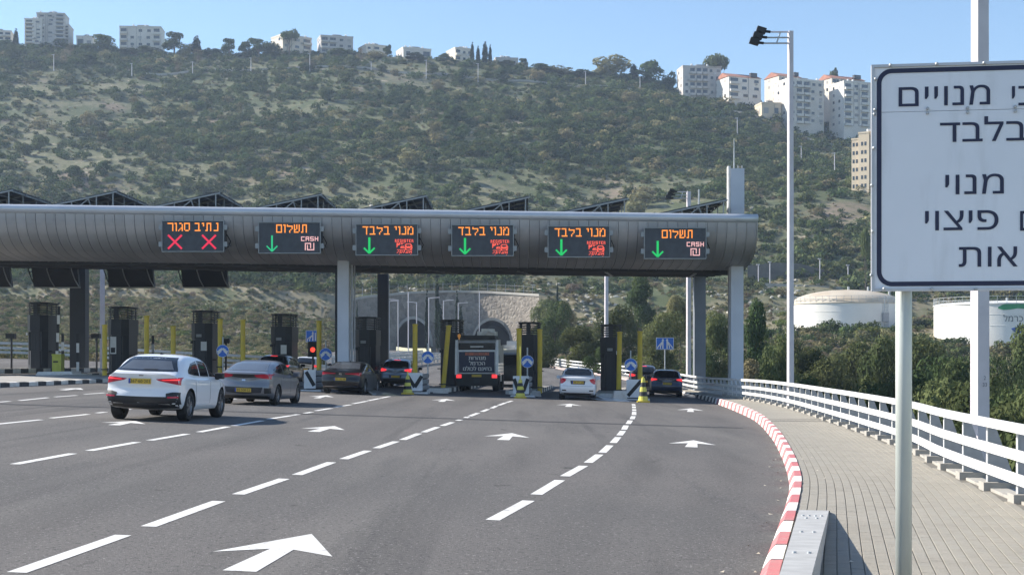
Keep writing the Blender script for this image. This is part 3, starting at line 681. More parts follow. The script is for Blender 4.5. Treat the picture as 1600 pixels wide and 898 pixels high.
# ---------------------------------------------------------------- solar frames on the roof
def solar(px, lab):
    x0 = X(px, 71.5); t = thing('solar_frame', lab, 'solar panels', (x0, 71.2, 8.42 + gz(x0)), 0, 'tilted solar frames on the canopy roof')
    w, h0, h1, D = 4.05, .08, .95, 6.2
    def zz(u): return h0 + (h1 - h0) * u / w
    for j in range(5):
        mb = MB(); y0, y1 = j * D / 5 + .09, (j + 1) * D / 5 - .09
        mb.add([(-.05, y0, zz(-.05)), (w + .05, y0, zz(w + .05)), (w + .05, y1, zz(w + .05)), (-.05, y1, zz(-.05)), (-.05, y0, zz(-.05) + .05), (w + .05, y0, zz(w + .05) + .05), (w + .05, y1, zz(w + .05) + .05), (-.05, y1, zz(-.05) + .05)], [(0, 3, 2, 1), (4, 5, 6, 7), (0, 1, 5, 4), (1, 2, 6, 5), (2, 3, 7, 6), (3, 0, 4, 7)])
        mb.build('solar_module', panelm, t, world=False)
    for y in (0, D * .33, D * .66, D):
        m_ = strut if y < 5 else cold; mb = MB()
        mb.tube([(-.15, y - .02, zz(-.15) - .05), (w + .1, y - .02, zz(w + .1) - .05)], .05, 4)
        for u in (1.15, 1.95, 3.15, w - .1): mb.tube([(u, y, 0), (u, y, zz(u) - .06)], .038, 4)
        mb.tube([(2.05, y, 0), (2.8, y, zz(2.8) - .08)], .035, 4); mb.tube([(2.75, y, zz(2.75) - .05), (2.95, y, 0)], .03, 4)
        mb.build('support_frame', m_, t, world=False)
    mb = MB(); mb.tube([(w, 0, h1 - .05), (w, D, h1 - .05)], .05, 4); mb.build('edge_beam', strut, t, world=False)
    mb = MB()
    for u in (.6, 1.3, 2.0, 2.7, 3.4): mb.tube([(u, 0, zz(u) - .07), (u, D, zz(u) - .07)], .035, 4)
    mb.build('purlin', strut, t, world=False)
    return t
for px, lab in ((-110, 'solar frame at the far left end of the canopy roof, cut by the view edge'), (52, 'solar frame on the canopy roof between the left edge and the closed lane display'), (212, 'solar frame on the canopy roof directly above the closed lane display'), (371, 'solar frame on the roof directly above the faint arrow CASH display'), (535, 'solar frame on the roof above the display beside the pale column'), (694, 'solar frame on the roof directly above the display over the sweeper'), (848, 'solar frame on the roof directly above the display over the white sedan'), (1002, 'solar frame on the roof beside the grey tower and lamp head')):
    solar(px, lab)
# ---------------------------------------------------------------- islands and booths
HD = R(4.6); hdx, hdy = math.sin(HD), math.cos(HD)
def lane(px, d, along=0.): x = X(px, d); return Vector((x + hdx * along, d + hdy * along, 0))
BO = [(62, 'first toll booth from the far left, beside the dark column with a lime barrier box'), (188, 'toll booth with a white poster in its window, behind the white crossover'), (318, 'toll booth with notice papers left of the blue arrow disc above the white crossover'), (442, 'toll booth behind the black hatchback waiting with lit brake light'), (573, 'toll booth between the pale column and the dark rear column'), (706, 'toll booth immediately left of the road sweeper'), (828, 'toll booth between the two yellow posts right of the sweeper'), (956, 'toll booth between the white sedan and the blue wagon')]
Y0 = 82.
def octagon(w, d, c=.32): return [(-w/2 + c, -d/2), (w/2 - c, -d/2), (w/2, -d/2 + c * 1.3), (w/2, d/2 - c), (w/2 - c, d/2), (-w/2 + c, d/2), (-w/2, d/2 - c), (-w/2, -d/2 + c * 1.3)]
ISL = []
def island(px, lab):
    p = lane(px, Y0); g0 = zr(p.x, p.y); t = thing('toll_island', lab, 'traffic island', (p.x, p.y, g0), -HD, 'raised islands between the toll lanes')
    top = .20; mb = MB(); mb.prism([(-.62, -7.3), (-.4, -7.9), (.4, -7.9), (.62, -7.3), (.62, 10), (-.62, 10)], -.6, top); mb.build('slab', concrete, t, world=False)
    for i in range(17):
        for s_ in (-1, 1):
            mb = MB(); y = -7.3 + i; mb.box(s_ * .625, s_ * .75, y + .006, y + .994, -.6, top + .012); mb.build('kerbstone', kblack if i % 2 else kwhite, t, world=False)
    mb = MB(); mb.prism([(-.75, -7.3), (-.48, -8.05), (.48, -8.05), (.75, -7.3), (.62, -7.3), (.4, -7.9), (-.4, -7.9), (-.62, -7.3)], -.6, top + .015); mb.build('nose_kerb', kwhite, t, world=False)
    ISL.append((p, g0 + top)); return t
def booth(px, lab, i):
    p, zt = ISL[i]; b = thing('toll_booth', lab, 'toll booth', (p.x, p.y + .6, zt), -HD, 'dark toll booths on the islands')
    w, d = 1.2, 2.3; q = lambda mb, n, m: mb.build(n, m, b, world=False)
    mb = MB(); mb.prism(octagon(w * .96, d * .96), 0, .95); q(mb, 'base', boothm)
    mb = MB(); mb.prism(octagon(w * .95, d * .95), .951, 2.1); q(mb, 'cabin', boothm)
    for x0 in (-.33, .02): mb = MB(); mb.box(x0, x0 + .30, -d * .46 - .02, -d * .46 + .03, 1.0, 2.02); q(mb, 'window', boothglass)
    for s_ in (-1, 1):
        for y0 in (-.62, .05): mb = MB(); mb.box(s_ * (w * .45 - .02), s_ * (w * .45 + .015), y0, y0 + .58, 1.0, 2.02); q(mb, 'window', boothglass)
        mb = MB(); mb.box(s_ * (w * .45), s_ * (w * .45 + .22), -.6, .6, .93, .98); q(mb, 'counter', darkm)
    mb = MB(); mb.box(-.02, .01, -d * .46 - .05, -d * .46 - .02, .2, 2.05); mb.box(-.36, -.33, -d * .46 - .05, -d * .46 - .02, .2, 2.05); mb.box(.33, .36, -d * .46 - .05, -d * .46 - .02, .2, 2.05); q(mb, 'mullion', cold)
    mb = MB(); mb.prism(octagon(w, d), 2.101, 2.98); q(mb, 'upper_panel', boothm)
    for k in range(5):
        z = 3.0 + k * .125; f_ = .985 - .006 * k; mb = MB(); O1, O2 = octagon(w * f_, d * f_), octagon(w * f_ - .12, d * f_ - .12, .30); mb.add([(*p_, zz) for zz in (z + .066, z + .106) for p_ in O1 + O2], [f_i for i_ in range(8) for j_ in ((i_ + 1) % 8,) for f_i in ((i_, j_, 16 + j_, 16 + i_), (8 + i_, 8 + j_, 24 + j_, 24 + i_), (16 + i_, 16 + j_, 24 + j_, 24 + i_), (i_, j_, 8 + j_, 8 + i_))]); q(mb, 'louvre', darkm)
    mb = MB(); [mb.box(x_ - .03, x_ + .03, y_ - .03, y_ + .03, 2.98, 3.62) for x_ in (-.5, .5) for y_ in (-.65, 0, .65)]; mb.box(-.12, .12, -1.08, -1.0, 2.98, 3.62); q(mb, 'louvre_post', cold)
    mb = MB(); mb.prism(octagon(w * 1.0, d * 1.0), 3.625, 3.68); q(mb, 'cap', darkm)
    if i in (1,): mb = MB(); mb.box(-.34, .0, -d * .46 - .07, -d * .46 - .055, 1.05, 2.0); q(mb, 'poster', white); mb = MB(); mb.box(-.30, -.06, -d * .46 - .078, -d * .46 - .071, 1.12, 1.4); q(mb, 'poster_print', pitch)
    if i in (2, 3): mb = MB(); mb.box(.05, .38, -d * .46 - .07, -d * .46 - .055, 1.45, 1.95); q(mb, 'notice', white)
    if i in (2, 3, 4, 7):
        mb = MB(); mb.box(-.2, .1, -d / 2 - .012, -d / 2 - .003, 2.2, 2.36); q(mb, 'number_plate', mat('sign_grey', (.3, .31, .32), .6) if 'sign_grey' not in MATS else MATS['sign_grey'])
    if i == 7: mb = MB(); mb.box(.3, .62, -d / 2 - .05, -d / 2 - .012, 2.0, 2.2); q(mb, 'sign_plate', white)
    mb = MB(); mb.box(-w * .5, -w * .5 + .12, -d / 2 + .2, -d / 2 + .42, 1.85, 2.0); q(mb, 'camera_box', white if i < 2 else darkm)
    return b
for i, (px, lab) in enumerate(BO):
    island(px, lab.replace('toll booth', 'traffic island under the toll booth', 1) if len(lab.split()) < 11 else 'kerbed island under the ' + ' '.join(lab.split()[:11])); booth(px, lab, i)
# yellow height posts: (bottom px, top px, top py, bottom py, text)
def yellow_post(px, py0, py1, lab, dx=0):
    d = 80.; 
    for _ in range(8): d = F * (EYE - zr(X(px, d), d) - .2) / max(py1 - HZ, 6)
    d = min(max(d, 74.2), 94. if py1 < 595 else 76.5); p = at(px, py1, d); h = (py1 - py0) / F * d; t = thing('yellow_post', lab, 'bollard', (p.x, p.y, p.z), 0, 'tall yellow guard posts')
    mb = MB(); mb.tube([(0, 0, -.3), (dx, 0, h)], .125, 12); mb.build('post', yellow, t, world=False, smooth=False)
    mb = MB(); mb.lathe([(.15, h - .03), (.15, h + .02), (0.001, h + .05)], 12, (dx, 0, 0)); mb.build('cap', yellow, t, world=False)
    mb = MB(); mb.lathe([(.2, -.02), (.2, .03), (.13, .03)], 10); mb.build('base_plate', darkm, t, world=False)
for a in ((163.5, 508, 577, 'tall orange yellow post left of the booth with the white poster'), (229, 494, 577, 'tall yellow post standing behind the roof of the white crossover'), (270.5, 510, 570, 'short yellow post between the second and third toll booths'), (344, 499, 573, 'yellow post behind the blue disc near the grey fastback'), (379.5, 500, 572, 'yellow post between the blue disc and the black hatchback'), (498.5, 502, 579, 'yellow post beside the red traffic light'), (536, 502, 574, 'yellow post in front of the pale canopy column'), (648.5, 507, 584, 'yellow post behind the first chevron barrier near the sweeper'), (692, 509, 600, 'leaning yellow post left of the road sweeper', .3), (811, 514, 588, 'yellow post left of the booth beyond the sweeper'), (843.5, 515, 605, 'yellow post right of the booth beyond the sweeper'), (966.5, 519, 609, 'yellow post in front of the booth beside the white sedan', .06), (1000, 518, 602, 'yellow post behind the striped cone beside the blue wagon')):
    yellow_post(*a)
# blue keep-past discs with two white arrows
def bar(mb, a, b, w, y):
    a, b = Vector(a), Vector(b); d = (b - a).normalized(); n = Vector((d.y, -d.x)) * w / 2
    mb.add([(p.x, yy, p.y) for yy in (y - .004, y + .004) for p in (a - n, a + n, b + n, b - n)], [(0, 1, 2, 3), (4, 5, 6, 7), (0, 1, 5, 4), (1, 2, 6, 5), (2, 3, 7, 6), (3, 0, 4, 7)])
def disc(px, py, d, lab, base_py):
    p = at(px, py, d); g0 = min(Z(base_py, d), p.z - .6); t = thing('arrow_disc', lab, 'road sign', (p.x, p.y, g0), 0, 'blue arrow discs on the island noses'); h = p.z - g0
    mb = MB(); mb.tube([(0, .05, -.3), (0, .05, h + .7)], .035, 8); mb.build('pole', galv, t, world=False)
    mb = MB(); mb.lathe([(.001, 0), (.315, 0), (.315, .03), (.001, .03)], 28, (0, -.03, h), 'y'); mb.build('disc', blue, t, world=False)
    mb = MB(); mb.lathe([(.300, -.036), (.315, -.036), (.315, -.031), (.300, -.031)], 28, (0, 0, h), 'y'); mb.build('rim', white, t, world=False)
    mb = MB()
    for s_ in (-1, 1):
        bar(mb, (s_ * .0, h + .11), (s_ * .14, h + .03), .115, -.044 - .001 * s_); bar(mb, (s_ * .13, h + .05), (s_ * .165, h - .05), .115, -.047)
        mb.prism([(s_ * .03, h - .01), (s_ * .28, h + .015), (s_ * .215, h - .19)], -.053, -.049, 'y')
    mb.build('arrows', white, t, world=False)
for a in ((348, 548, 74, 'blue arrow disc above the bonnet of the white crossover', 572), (509, 553, 74, 'blue arrow disc beside the red traffic light', 590), (668.5, 558, 74, 'blue arrow disc left of the road sweeper above grey barrier blocks', 600), (824, 564.5, 74, 'blue arrow disc right of the road sweeper above a chevron board', 605), (985.5, 569.5, 73, 'blue arrow disc beside the striped cone and the blue wagon', 610)): disc(*a)
# crash cushions with black and white chevron boards
def cushion(px, py, d, w, style, lab, side=1, tail_=True):
    """px, py: centre of the foot of the board"""
    p = at(px, py, d); g0 = zr(p.x, p.y); t = thing('crash_cushion', lab, 'crash barrier', (p.x, p.y, g0), -HD, 'chevron crash cushions on the island noses')
    h = .86; w_ = w
    mb = MB(); mb.box(-w_/2, w_/2, 0, .05, .12, h + .12); mb.build('board', white, t, world=False)
    mb = MB(); zc = .12 + h / 2; y = -.008
    if style == 'v': bar(mb, (-w_/2 + .03, zc + .28), (0, zc - .25), .17, y); bar(mb, (w_/2 - .03, zc + .28), (0, zc - .25), .17, y - .001)
    elif style == 'w': bar(mb, (-w_/2 + .05, zc + .30), (-.12, zc - .30), .17, y); bar(mb, (w_/2 - .05, zc + .30), (.12, zc - .30), .17, y - .001)
    elif style == 'd': bar(mb, (-w_/2 + .07, zc - .35), (w_/2 - .1, zc + .36), .17, y)
    else: bar(mb, (-w_/2 + .10, zc + .34), (w_/2 - .07, zc - .3), .17, y)
    mb.build('chevron', pitch, t, world=False)
    for k in range(3):
        mb = MB(); z = .14 + k * .28; pr = [(0, 0), (.04, -.05), (.2, -.07), (.24, 0), (.2, .07), (.04, .05)]
        for s_ in (-1, 1): mb.prism([(s_ * (w_/2 - .06) + b, z + a) for a, b in pr], .06, 2.3, 'y')
        mb.build('cushion_beam', mat('cushion_grey', (.36, .36, .37), .6, col2=(.28, .28, .29), scale=3) if 'cushion_grey' not in MATS else MATS['cushion_grey'], t, world=False)
    mb = MB(); mb.box(-w_/2 + .1, w_/2 - .1, .06, 2.2, .05, .9); mb.build('cushion_core', cold, t, world=False)
    mb = MB(); mb.box(-w_/2 - .1, w_/2 + .3, -.25, .5, -.1, .06); mb.build('foot', white, t, world=False)
cushion(648, 609, 70, .74, 'v', 'chevron crash barrier with a black V beside the leaning yellow post'); cushion(814, 612, 70, .76, 'w', 'chevron crash barrier behind the yellow black pole right of the sweeper'); cushion(992, 616, 70, .80, 'd', 'diagonal striped crash barrier beside the striped cone and blue wagon'); cushion(484, 600, 68, .55, 'b', 'striped crash barrier between the grey fastback and the black sedan')
# striped cones / delineators
def cone(px, py, d, h, tip, lab):
    p = at(px, py, d); g0 = zr(p.x, p.y); t = thing('striped_cone', lab, 'traffic cone', (p.x, p.y, g0), 0, 'yellow and black striped cones')
    mb = MB(); mb.prism([(-.28, -.28), (.28, -.28), (.28, .28), (-.28, .28)], 0, .07); mb.build('base', yellow, t, world=False)
    n = 5; ys_ = mat('cone_yellow', (.68, .62, .10), .5) if 'cone_yellow' not in MATS else MATS['cone_yellow']
    for k in range(n):
        z0, z1 = .07 + (h - .07) * k / n, .07 + (h - .07) * (k + 1) / n; r = lambda z: .24 - .17 * (z / h)
        mb = MB(); mb.lathe([(.001, z0), (r(z0), z0), (r(z1), z1), (.001, z1)], 14); mb.build('band', ys_ if k % 2 == 0 else blackp, t, world=False)
    if tip: mb = MB(); mb.tube([(0, 0, h), (.0, 0, h + tip)], .035, 6); mb.build('wand', ys_, t, world=False)
cone(1005, 627, 66, 1.10, .05, 'yellow and black striped cone beside the blue wagon'); cone(813, 620, 67, .85, 1.5, 'striped pole on a cone base in front of the chevron board right of sweeper'); cone(637, 613, 68, .85, .2, 'yellow cone at the left of the black V chevron board')
# kerb ends and small white blocks beside the islands
for (px, py, d, sx, sz, lab) in ((688, 606, 72, .75, .25, 'pale low block at the foot of the leaning yellow post'), (838, 612, 71, .5, .28, 'small white block at the foot of the post right of the sweeper'), (969, 620, 69, .7, .45, 'white block left of the diagonal striped barrier')):
    p = at(px, py, d); mb = MB(); mb.prism([(-sx/2, 0), (sx/2, 0), (sx/2 - .06, sz), (-sx/2 + .08, sz)], 0, .6, 'y'); o = mb.build('concrete_block', kwhite, None); o.location = (p.x, p.y, zr(p.x, p.y) - .02); tag(o, lab, 'block')
# traffic light, blue lane signs, barrier arms, kiosks
p = at(489, 575, 86); t = thing('traffic_light', 'traffic light showing red beside a yellow post', 'traffic light', (p.x, p.y, p.z)); h = 1.1
mb = MB(); mb.tube([(0, 0, -.4), (0, 0, h - .4)], .06, 8); mb.build('pole', darkm, t, world=False)
mb = MB(); mb.box(-.28, .28, -.1, .2, h - .45, h + .45); mb.build('housing', blackp, t, world=False)
mb = MB(); mb.lathe([(.001, -.14), (.12, -.12), (.14, -.10)], 18, (0, 0, h - .02), 'y'); mb.build('lamp', emat('lamp_red', (1, .05, .03), 1.1), t, world=False)
def lane_sign(px, py, d, w, h, base, arrows, lab):
    p = at(px, py, d); g0 = zr(p.x, p.y) ; t = thing('lane_sign', lab, 'road sign', (p.x, p.y, g0)); z = p.z - g0
    mb = MB(); mb.tube([(0, .06, -.2), (0, .06, z)], .04, 8); mb.build('pole', galv, t, world=False)
    mb = MB(); mb.box(-w/2, w/2, 0, .03, z - h/2, z + h/2); mb.build('plate', blue, t, world=False)
    mb = MB(); e = .03
    for x0, x1, z0, z1 in ((-w/2, w/2, h/2 - e, h/2), (-w/2, w/2, -h/2, -h/2 + e), (-w/2, -w/2 + e, -h/2 + e, h/2 - e), (w/2 - e, w/2, -h/2 + e, h/2 - e)): mb.box(x0, x1, -.008, -.001, z + z0, z + z1)
    mb.build('border', white, t, world=False)
    mb = MB(); arrows(mb, z, w, h); mb.build('lane_arrows', white, t, world=False)
def ar1(mb, z, w, h):
    for s_ in (-1, 1):
        bar(mb, (s_ * w * .12, z - h * .42), (s_ * w * .12, z + h * .28), w * .07, -.012); mb.prism([(s_ * w * .12 - w * .08, z + h * .24), (s_ * w * .12 + w * .08, z + h * .24), (s_ * w * .12, z + h * .42)], -.02, -.017, 'y')
        bar(mb, (s_ * w * .26, z - h * .42), (s_ * w * .25, z - h * .18), w * .06, -.012); bar(mb, (s_ * w * .25, z - h * .2), (s_ * w * .13, z + h * .12), w * .06, -.013); bar(mb, (s_ * w * .42, z - h * .42), (s_ * w * .40, z - h * .26), w * .06, -.012); bar(mb, (s_ * w * .40, z - h * .28), (s_ * w * .14, z + h * .18), w * .05, -.014)
def ar2(mb, z, w, h):
    bar(mb, (w * .1, z - h * .4), (w * .1, z + h * .25), w * .1, -.012); mb.prism([(w * .0, z + h * .22), (w * .2, z + h * .22), (w * .1, z + h * .42)], -.02, -.017, 'y'); bar(mb, (w * .32, z - h * .4), (w * .32, z + h * .3), w * .1, -.012)
    for k in (0, 1): bar(mb, (-w * (.18 + .2 * k), z - h * .42), (-w * (.16 + .18 * k), z - h * .2), w * .08, -.012); bar(mb, (-w * (.16 + .18 * k), z - h * .22), (w * .08, z + h * .1), w * .07, -.014 - .001 * k)
lane_sign(1039, 536.5, 100, 1.2, .82, 585, ar1, 'blue sign of merging white lane arrows behind the blue wagon'); lane_sign(487, 525, 98, .78, .78, 575, ar2, 'small blue lane arrow sign above the red traffic light')
def boom(px, py0, py1, d, lab, top=None):
    p = at(px, py1, d); h = (py1 - py0) / F * d; t = thing('boom_gate', lab, 'barrier', (p.x, p.y, p.z), 0, 'raised lane barrier arms'); n = max(4, int(h / .42))
    for k in range(n):
        mb = MB(); a, b = h * k / n, h * (k + 1) / n; dx = (top or 0) / h; mb.box(-.07 + dx * a, .07 + dx * a, -.03, .03, a, b - .002); mb.build('stripe', white if k % 2 == 0 else blackp, t, world=False)
    mb = MB(); mb.box(-.1, .1, -.06, .06, -.35, 0); mb.build('pivot', darkm, t, world=False)
boom(89, 478, 562, 80, 'tall raised white barrier arm against the first toll booth', .12); boom(98, 521, 574, 81, 'short raised barrier arm left of the dark column'); boom(121.5, 521, 580, 79, 'raised white and black barrier arm in front of the dark column'); boom(239, 524, 577, 84, 'raised barrier arm behind the roof of the white crossover')
p = at(91, 580, 79); t = thing('barrier_box', 'lime yellow barrier drive box beside the first toll booth', 'barrier box', (p.x, p.y, p.z)); mb = MB(); mb.box(-.24, .24, -.3, .3, -.1, .85); mb.build('case', lime, t, world=False); mb = MB(); mb.box(-.18, .08, -.31, -.295, .48, .56); mb.build('handle', blackp, t, world=False); mb = MB(); mb.prism([(-.26, -.32), (.26, -.32), (.26, .32), (-.26, .32)], .851, .93); mb.build('lid', lime, t, world=False)
p = at(91, 587, 76); mb = MB(); mb.prism([(-.95, 0), (-.8, .22), (.95, .24), (.95, 0)], -.8, .8, 'y'); o = mb.build('concrete_kerb', white, None); o.location = (p.x, p.y, p.z); tag(o, 'low white concrete nose in front of the lime barrier box', 'kerb block')
# far pale barrier rail left of the second booth, cameras on posts
for (px, py0, py1, d, lab) in ((18, 527, 575, 86, 'thin dark camera post left of the first toll booth'), (151, 527, 575, 88, 'dark camera post between the first and second booths'), (312, 512, 560, 92, 'dark camera post beside the third booth'), (353, 535, 575, 84, 'dark post with a camera between the blue disc and the fourth booth')):
    p = at(px, py1, d); h = (py1 - py0) / F * d; t = thing('camera_post', lab, 'camera post', (p.x, p.y, p.z), 0, 'camera posts on the islands'); mb = MB(); mb.tube([(0, 0, -.4), (0, 0, h)], .06, 6); mb.build('post', darkm, t, world=False); mb = MB(); mb.box(-.28, .22, -.2, .2, h - .05, h + .22); mb.build('camera_head', blackp, t, world=False)
# median island at the left
mi = thing('median', 'x', 'x', (0, 0, 0)); del mi['category']; kind(mi, 'structure', 'raised pale concrete median at the left of the carriageway')
A = [hit(-60, 608), hit(0, 604.5), hit(60, 602), hit(110, 599.5), hit(165, 597), hit(200, 595.3)]
B = [hit(-60, 595), hit(0, 593), hit(60, 591.5), hit(110, 590), hit(165, 589), hit(200, 590)]
mb = MB()
for i in range(5):
    q = [Vector(v) + Vector((0, 0, .16)) for v in (A[i], A[i + 1], B[i + 1], B[i])]; mb.quad(*q)
mb.build('top_slab', concrete, mi)
tot, _ = smooth_path([(v.x, v.y) for v in A], 1.0)
for i in range(len(tot) - 1):
    (x0, y0), (x1, y1) = tot[i], tot[i + 1]; mb = MB(); z0 = zr(x0, y0); dv = Vector((x1 - x0, y1 - y0, 0)).normalized(); n_ = Vector((dv.y, -dv.x, 0)) * .08; g_ = dv * .006
    a, b = Vector((x0, y0, z0)) + g_, Vector((x1, y1, zr(x1, y1))) - g_
    mb.add([a + n_ + Vector((0, 0, -.1)), b + n_ + Vector((0, 0, -.1)), b + n_ + Vector((0, 0, .155)), a + n_ + Vector((0, 0, .155)), a - n_ + Vector((0, 0, .17)), b - n_ + Vector((0, 0, .17)), b - n_ + Vector((0, 0, -.1)), a - n_ + Vector((0, 0, -.1))], [(0, 1, 2, 3), (3, 2, 5, 4), (4, 5, 6, 7), (0, 3, 4, 7), (1, 6, 5, 2)]); mb.build('kerbstone', kwhite if i % 2 else kblack, mi)
# ---------------------------------------------------------------- white railing
rail = thing('railing', 'white three rail bridge railing with grey plate posts curving along the walkway', 'railing', (5.75, 16.4, 0)); ro = rail.location
pm = MB(); pm.prism([(0, 0), (.30, 0), (.30, .12), (.08, .76), (0, .76)], -.008, .008, 'y'); post_me = pm.mesh('post'); post_me.materials.append(postg)
fl = MB(); fl.box(-.012, .0, -.035, .035, 0, .76); fl_me = fl.mesh('post_edge'); fl_me.materials.append(railw)
ft = MB(); ft.box(-.08, .42, -.17, .17, -.06, .07); ft_me = ft.mesh('footing'); ft_me.materials.append(concrete)
def rz0(y): return max(zs(y), zr(kx(y), y) + .08)
s = 11.; i = 0
while s < 175:
    p, t, n = at_s(rail_path, s); z = rz0(p[1]) + .03; a = math.atan2(n[1], n[0])
    q = link_mesh('post', post_me, None, rail); q.location = (p[0] - ro.x, p[1] - ro.y, z - ro.z + .06); q.rotation_euler = (0, 0, a)
    if p[1] < 75:
        e = link_mesh('post_edge', fl_me, None, q)
        f_ = link_mesh('footing', ft_me, None, rail); f_.location = (p[0] - ro.x, p[1] - ro.y, z - ro.z); f_.rotation_euler = (0, 0, a)
    s += 1.75
for (h0, h1, w) in ((.785, .89, .09), (.47, .585, .06), (.20, .315, .06)):
    sp = np.arange(10, 180, .5); mb = MB(); k0 = 0
    for s in sp:
        p, t, n = at_s(rail_path, s); z = rz0(p[1]) + .03
        for o_, h in ((-.03 - w, h0), (-.03 - w, h1 - .015), (-.03 - w * .6, h1), (-.03 - w * .2, h1), (-.016, h1 - .015), (-.016, h0)): mb.v.append((p[0] + n[0] * o_, p[1] + n[1] * o_, z + h))
    for i in range(len(sp) - 1):
        for j in range(6): a, b = i * 6 + j, i * 6 + (j + 1) % 6; mb.f.append((a, b, b + 6, a + 6))
    mb.f.append(tuple(range(6))); mb.build('rail', railw, rail)
# box beam guardrail whose end slopes to the ground beside the kerb
gb = thing('guardrail', 'grey steel box guardrail sloping down to the pavement beside the red kerb', 'guardrail', (2.4, 11, 0))
a, b = Vector((3.20, 15.6, .03)), Vector((1.66, 8.6, .37)); c_ = Vector((.1, 1.6, .74)); W2 = .155
def beam(mb, p, q, hp, hq, w0, w1):
    d = (q - p); n = Vector((d.y, -d.x, 0)).normalized()
    vs = []
    for (o, h, w) in ((p, hp, w0), (q, hq, w1)):
        for s_, zz in ((-1, 0), (1, 0), (1, -h), (-1, -h)): v = o + n * s_ * w; vs.append((v.x, v.y, v.z + zz))
    mb.add(vs, [(0, 1, 2, 3), (7, 6, 5, 4), (0, 4, 5, 1), (1, 5, 6, 2), (2, 6, 7, 3), (3, 7, 4, 0)])
mb = MB(); beam(mb, a, b, .05, .30, W2, .092); beam(mb, b, c_, .30, .30, .092, .092); mb.build('beam', mat('guard_zinc', (.46, .455, .44), .65, col2=(.38, .375, .36), scale=5), gb)
mb = MB(); mb.add([tuple(a + Vector(v)) for v in ((-.16, .02, .0), (.16, -.05, .0), (.22, .25, -.045), (-.10, .32, -.045))], [(0, 1, 2, 3)]); mb.build('end_plate', galv, gb)
for f in (.16, .22, .5, .8, 1.1, 1.4):
    p = a.lerp(b, f); d = (b - a); n = Vector((d.y, -d.x, 0)).normalized()
    for s_ in ((-.09, -.03, .03, .09) if f == .16 else (-.05, .05)):
        q = p + n * s_; mb = MB(); mb.lathe([(.017, -.002), (.015, .012), (.001, .014)], 6, tuple(q)); mb.build('bolt', galv, gb)
for f in (.55, .95):
    p = a.lerp(b, f); mb = MB(); mb.box(p.x - .06, p.x + .06, p.y - .05, p.y + .05, -.15, p.z - .06); mb.build('post', galv, gb)
# ---------------------------------------------------------------- big road sign
sgn = thing('road_sign', 'large white road sign with navy Hebrew lettering and frame on a round post', 'road sign', (X(1415, 10.15), 10.15, zs(10)))
P0 = Vector((X(1361.5, 10.05), 10.05, 0)); U = Vector((X(1600, 9.9), 9.9, 0)) - P0; U.normalize(); NB = Vector((U.y, -U.x, 0))
def onb(px, py, h=0.):
    dr = Vector(((px - 800) / F, 1, (HZ - py) / F)); k = (P0.dot(NB)) / dr.dot(NB); return Vector((0, 0, EYE)) + dr * k + NB * h if False else Vector((dr.x * k, dr.y * k, EYE + dr.z * k)) + NB * h
def ub(px, py): q = onb(px, py) - P0; return q.dot(U), q.z
def fromub(u, z, h): q = P0 + U * u + NB * h; return (q.x, q.y, z)
ZT, ZB = Z(102, 10.05), Z(455, 10.05); UW = 1.86; zm = ub(1450, 174)[1]
def slab(mb, u0, u1, z0, z1, h0, h1):
    vs = [fromub(u, z, h) for h in (h0, h1) for u, z in ((u0, z0), (u1, z0), (u1, z1), (u0, z1))]
    mb.add(vs, [(0, 1, 2, 3), (4, 5, 6, 7), (0, 1, 5, 4), (1, 2, 6, 5), (2, 3, 7, 6), (3, 0, 4, 7)])
for z0, z1, nm in ((ZB + .02, zm - .0015, 'lower_panel'), (zm + .0015, ZT - .02, 'upper_panel')):
    mb = MB(); slab(mb, .02, UW - .02, z0, z1, -.03, 0); mb.build('sign_panel', signw, sgn)
mb = MB()
for u0, u1, z0, z1 in ((0, .019, ZB, ZT), (UW - .019, UW, ZB, ZT), (.0195, UW - .0195, ZB, ZB + .019), (.0195, UW - .0195, ZT - .019, ZT)): slab(mb, u0, u1, z0, z1, -.045, .012)
mb.build('edge_trim', mat('trim_alloy', (.56, .57, .60), .45, metal=.3, scale=2), sgn)
def rrect(u0, u1, z0, z1, r, n=10):
    out = []
    for cx, cz, a0 in ((u1 - r, z1 - r, 0), (u0 + r, z1 - r, 90), (u0 + r, z0 + r, 180), (u1 - r, z0 + r, 270)):
        for k in range(n + 1): a = R(a0 + 90 * k / n); out.append((cx + r * math.cos(a), cz + r * math.sin(a)))
    return out
u0, zt_ = ub(1371, 300)[0], ub(1420, 107)[1]; zb_ = ub(1420, 447)[1]; bw = .031
o1, o2 = rrect(.036, UW - .036, zb_, zt_, .10), rrect(.036 + bw, UW - .036 - bw, zb_ + bw, zt_ - bw, .10 - bw)
mb = MB(); n = len(o1); mb.add([fromub(u, z, .0035) for u, z in o1 + o2], [(i, (i + 1) % n, n + (i + 1) % n, n + i) for i in range(n)]); mb.build('border', navy, sgn, fix=False)
def sign_word(s, x0, x1, ybase, hpx, x_is_left_only=False):
    ub0 = ub(x0, ybase); ub1 = ub(x1, ybase); h = hpx * 10.0 / F; me = text_mesh(s, h, 'LEFT', res=4)
    co = np.array([v.co[:] for v in me.vertices]); mn, mx_ = co[:, 0].min(), co[:, 0].max(); k = 1 if x_is_left_only else (ub1[0] - ub0[0]) / (mx_ - mn)
    for v in me.vertices: v.co = Vector(fromub(ub0[0] + (v.co.x - mn) * k, ub0[1] + v.co.y, .004)) - sgn.location
    o = link_mesh('lettering', me, navy, sgn); return o
sign_word('מנויים', 1404, 1547, 167, 30.7); sign_word('רכבי', 1581, 1700, 165.5, 30.7, True); sign_word('בלבד', 1468.6, 1604, 222.5, 30.7)
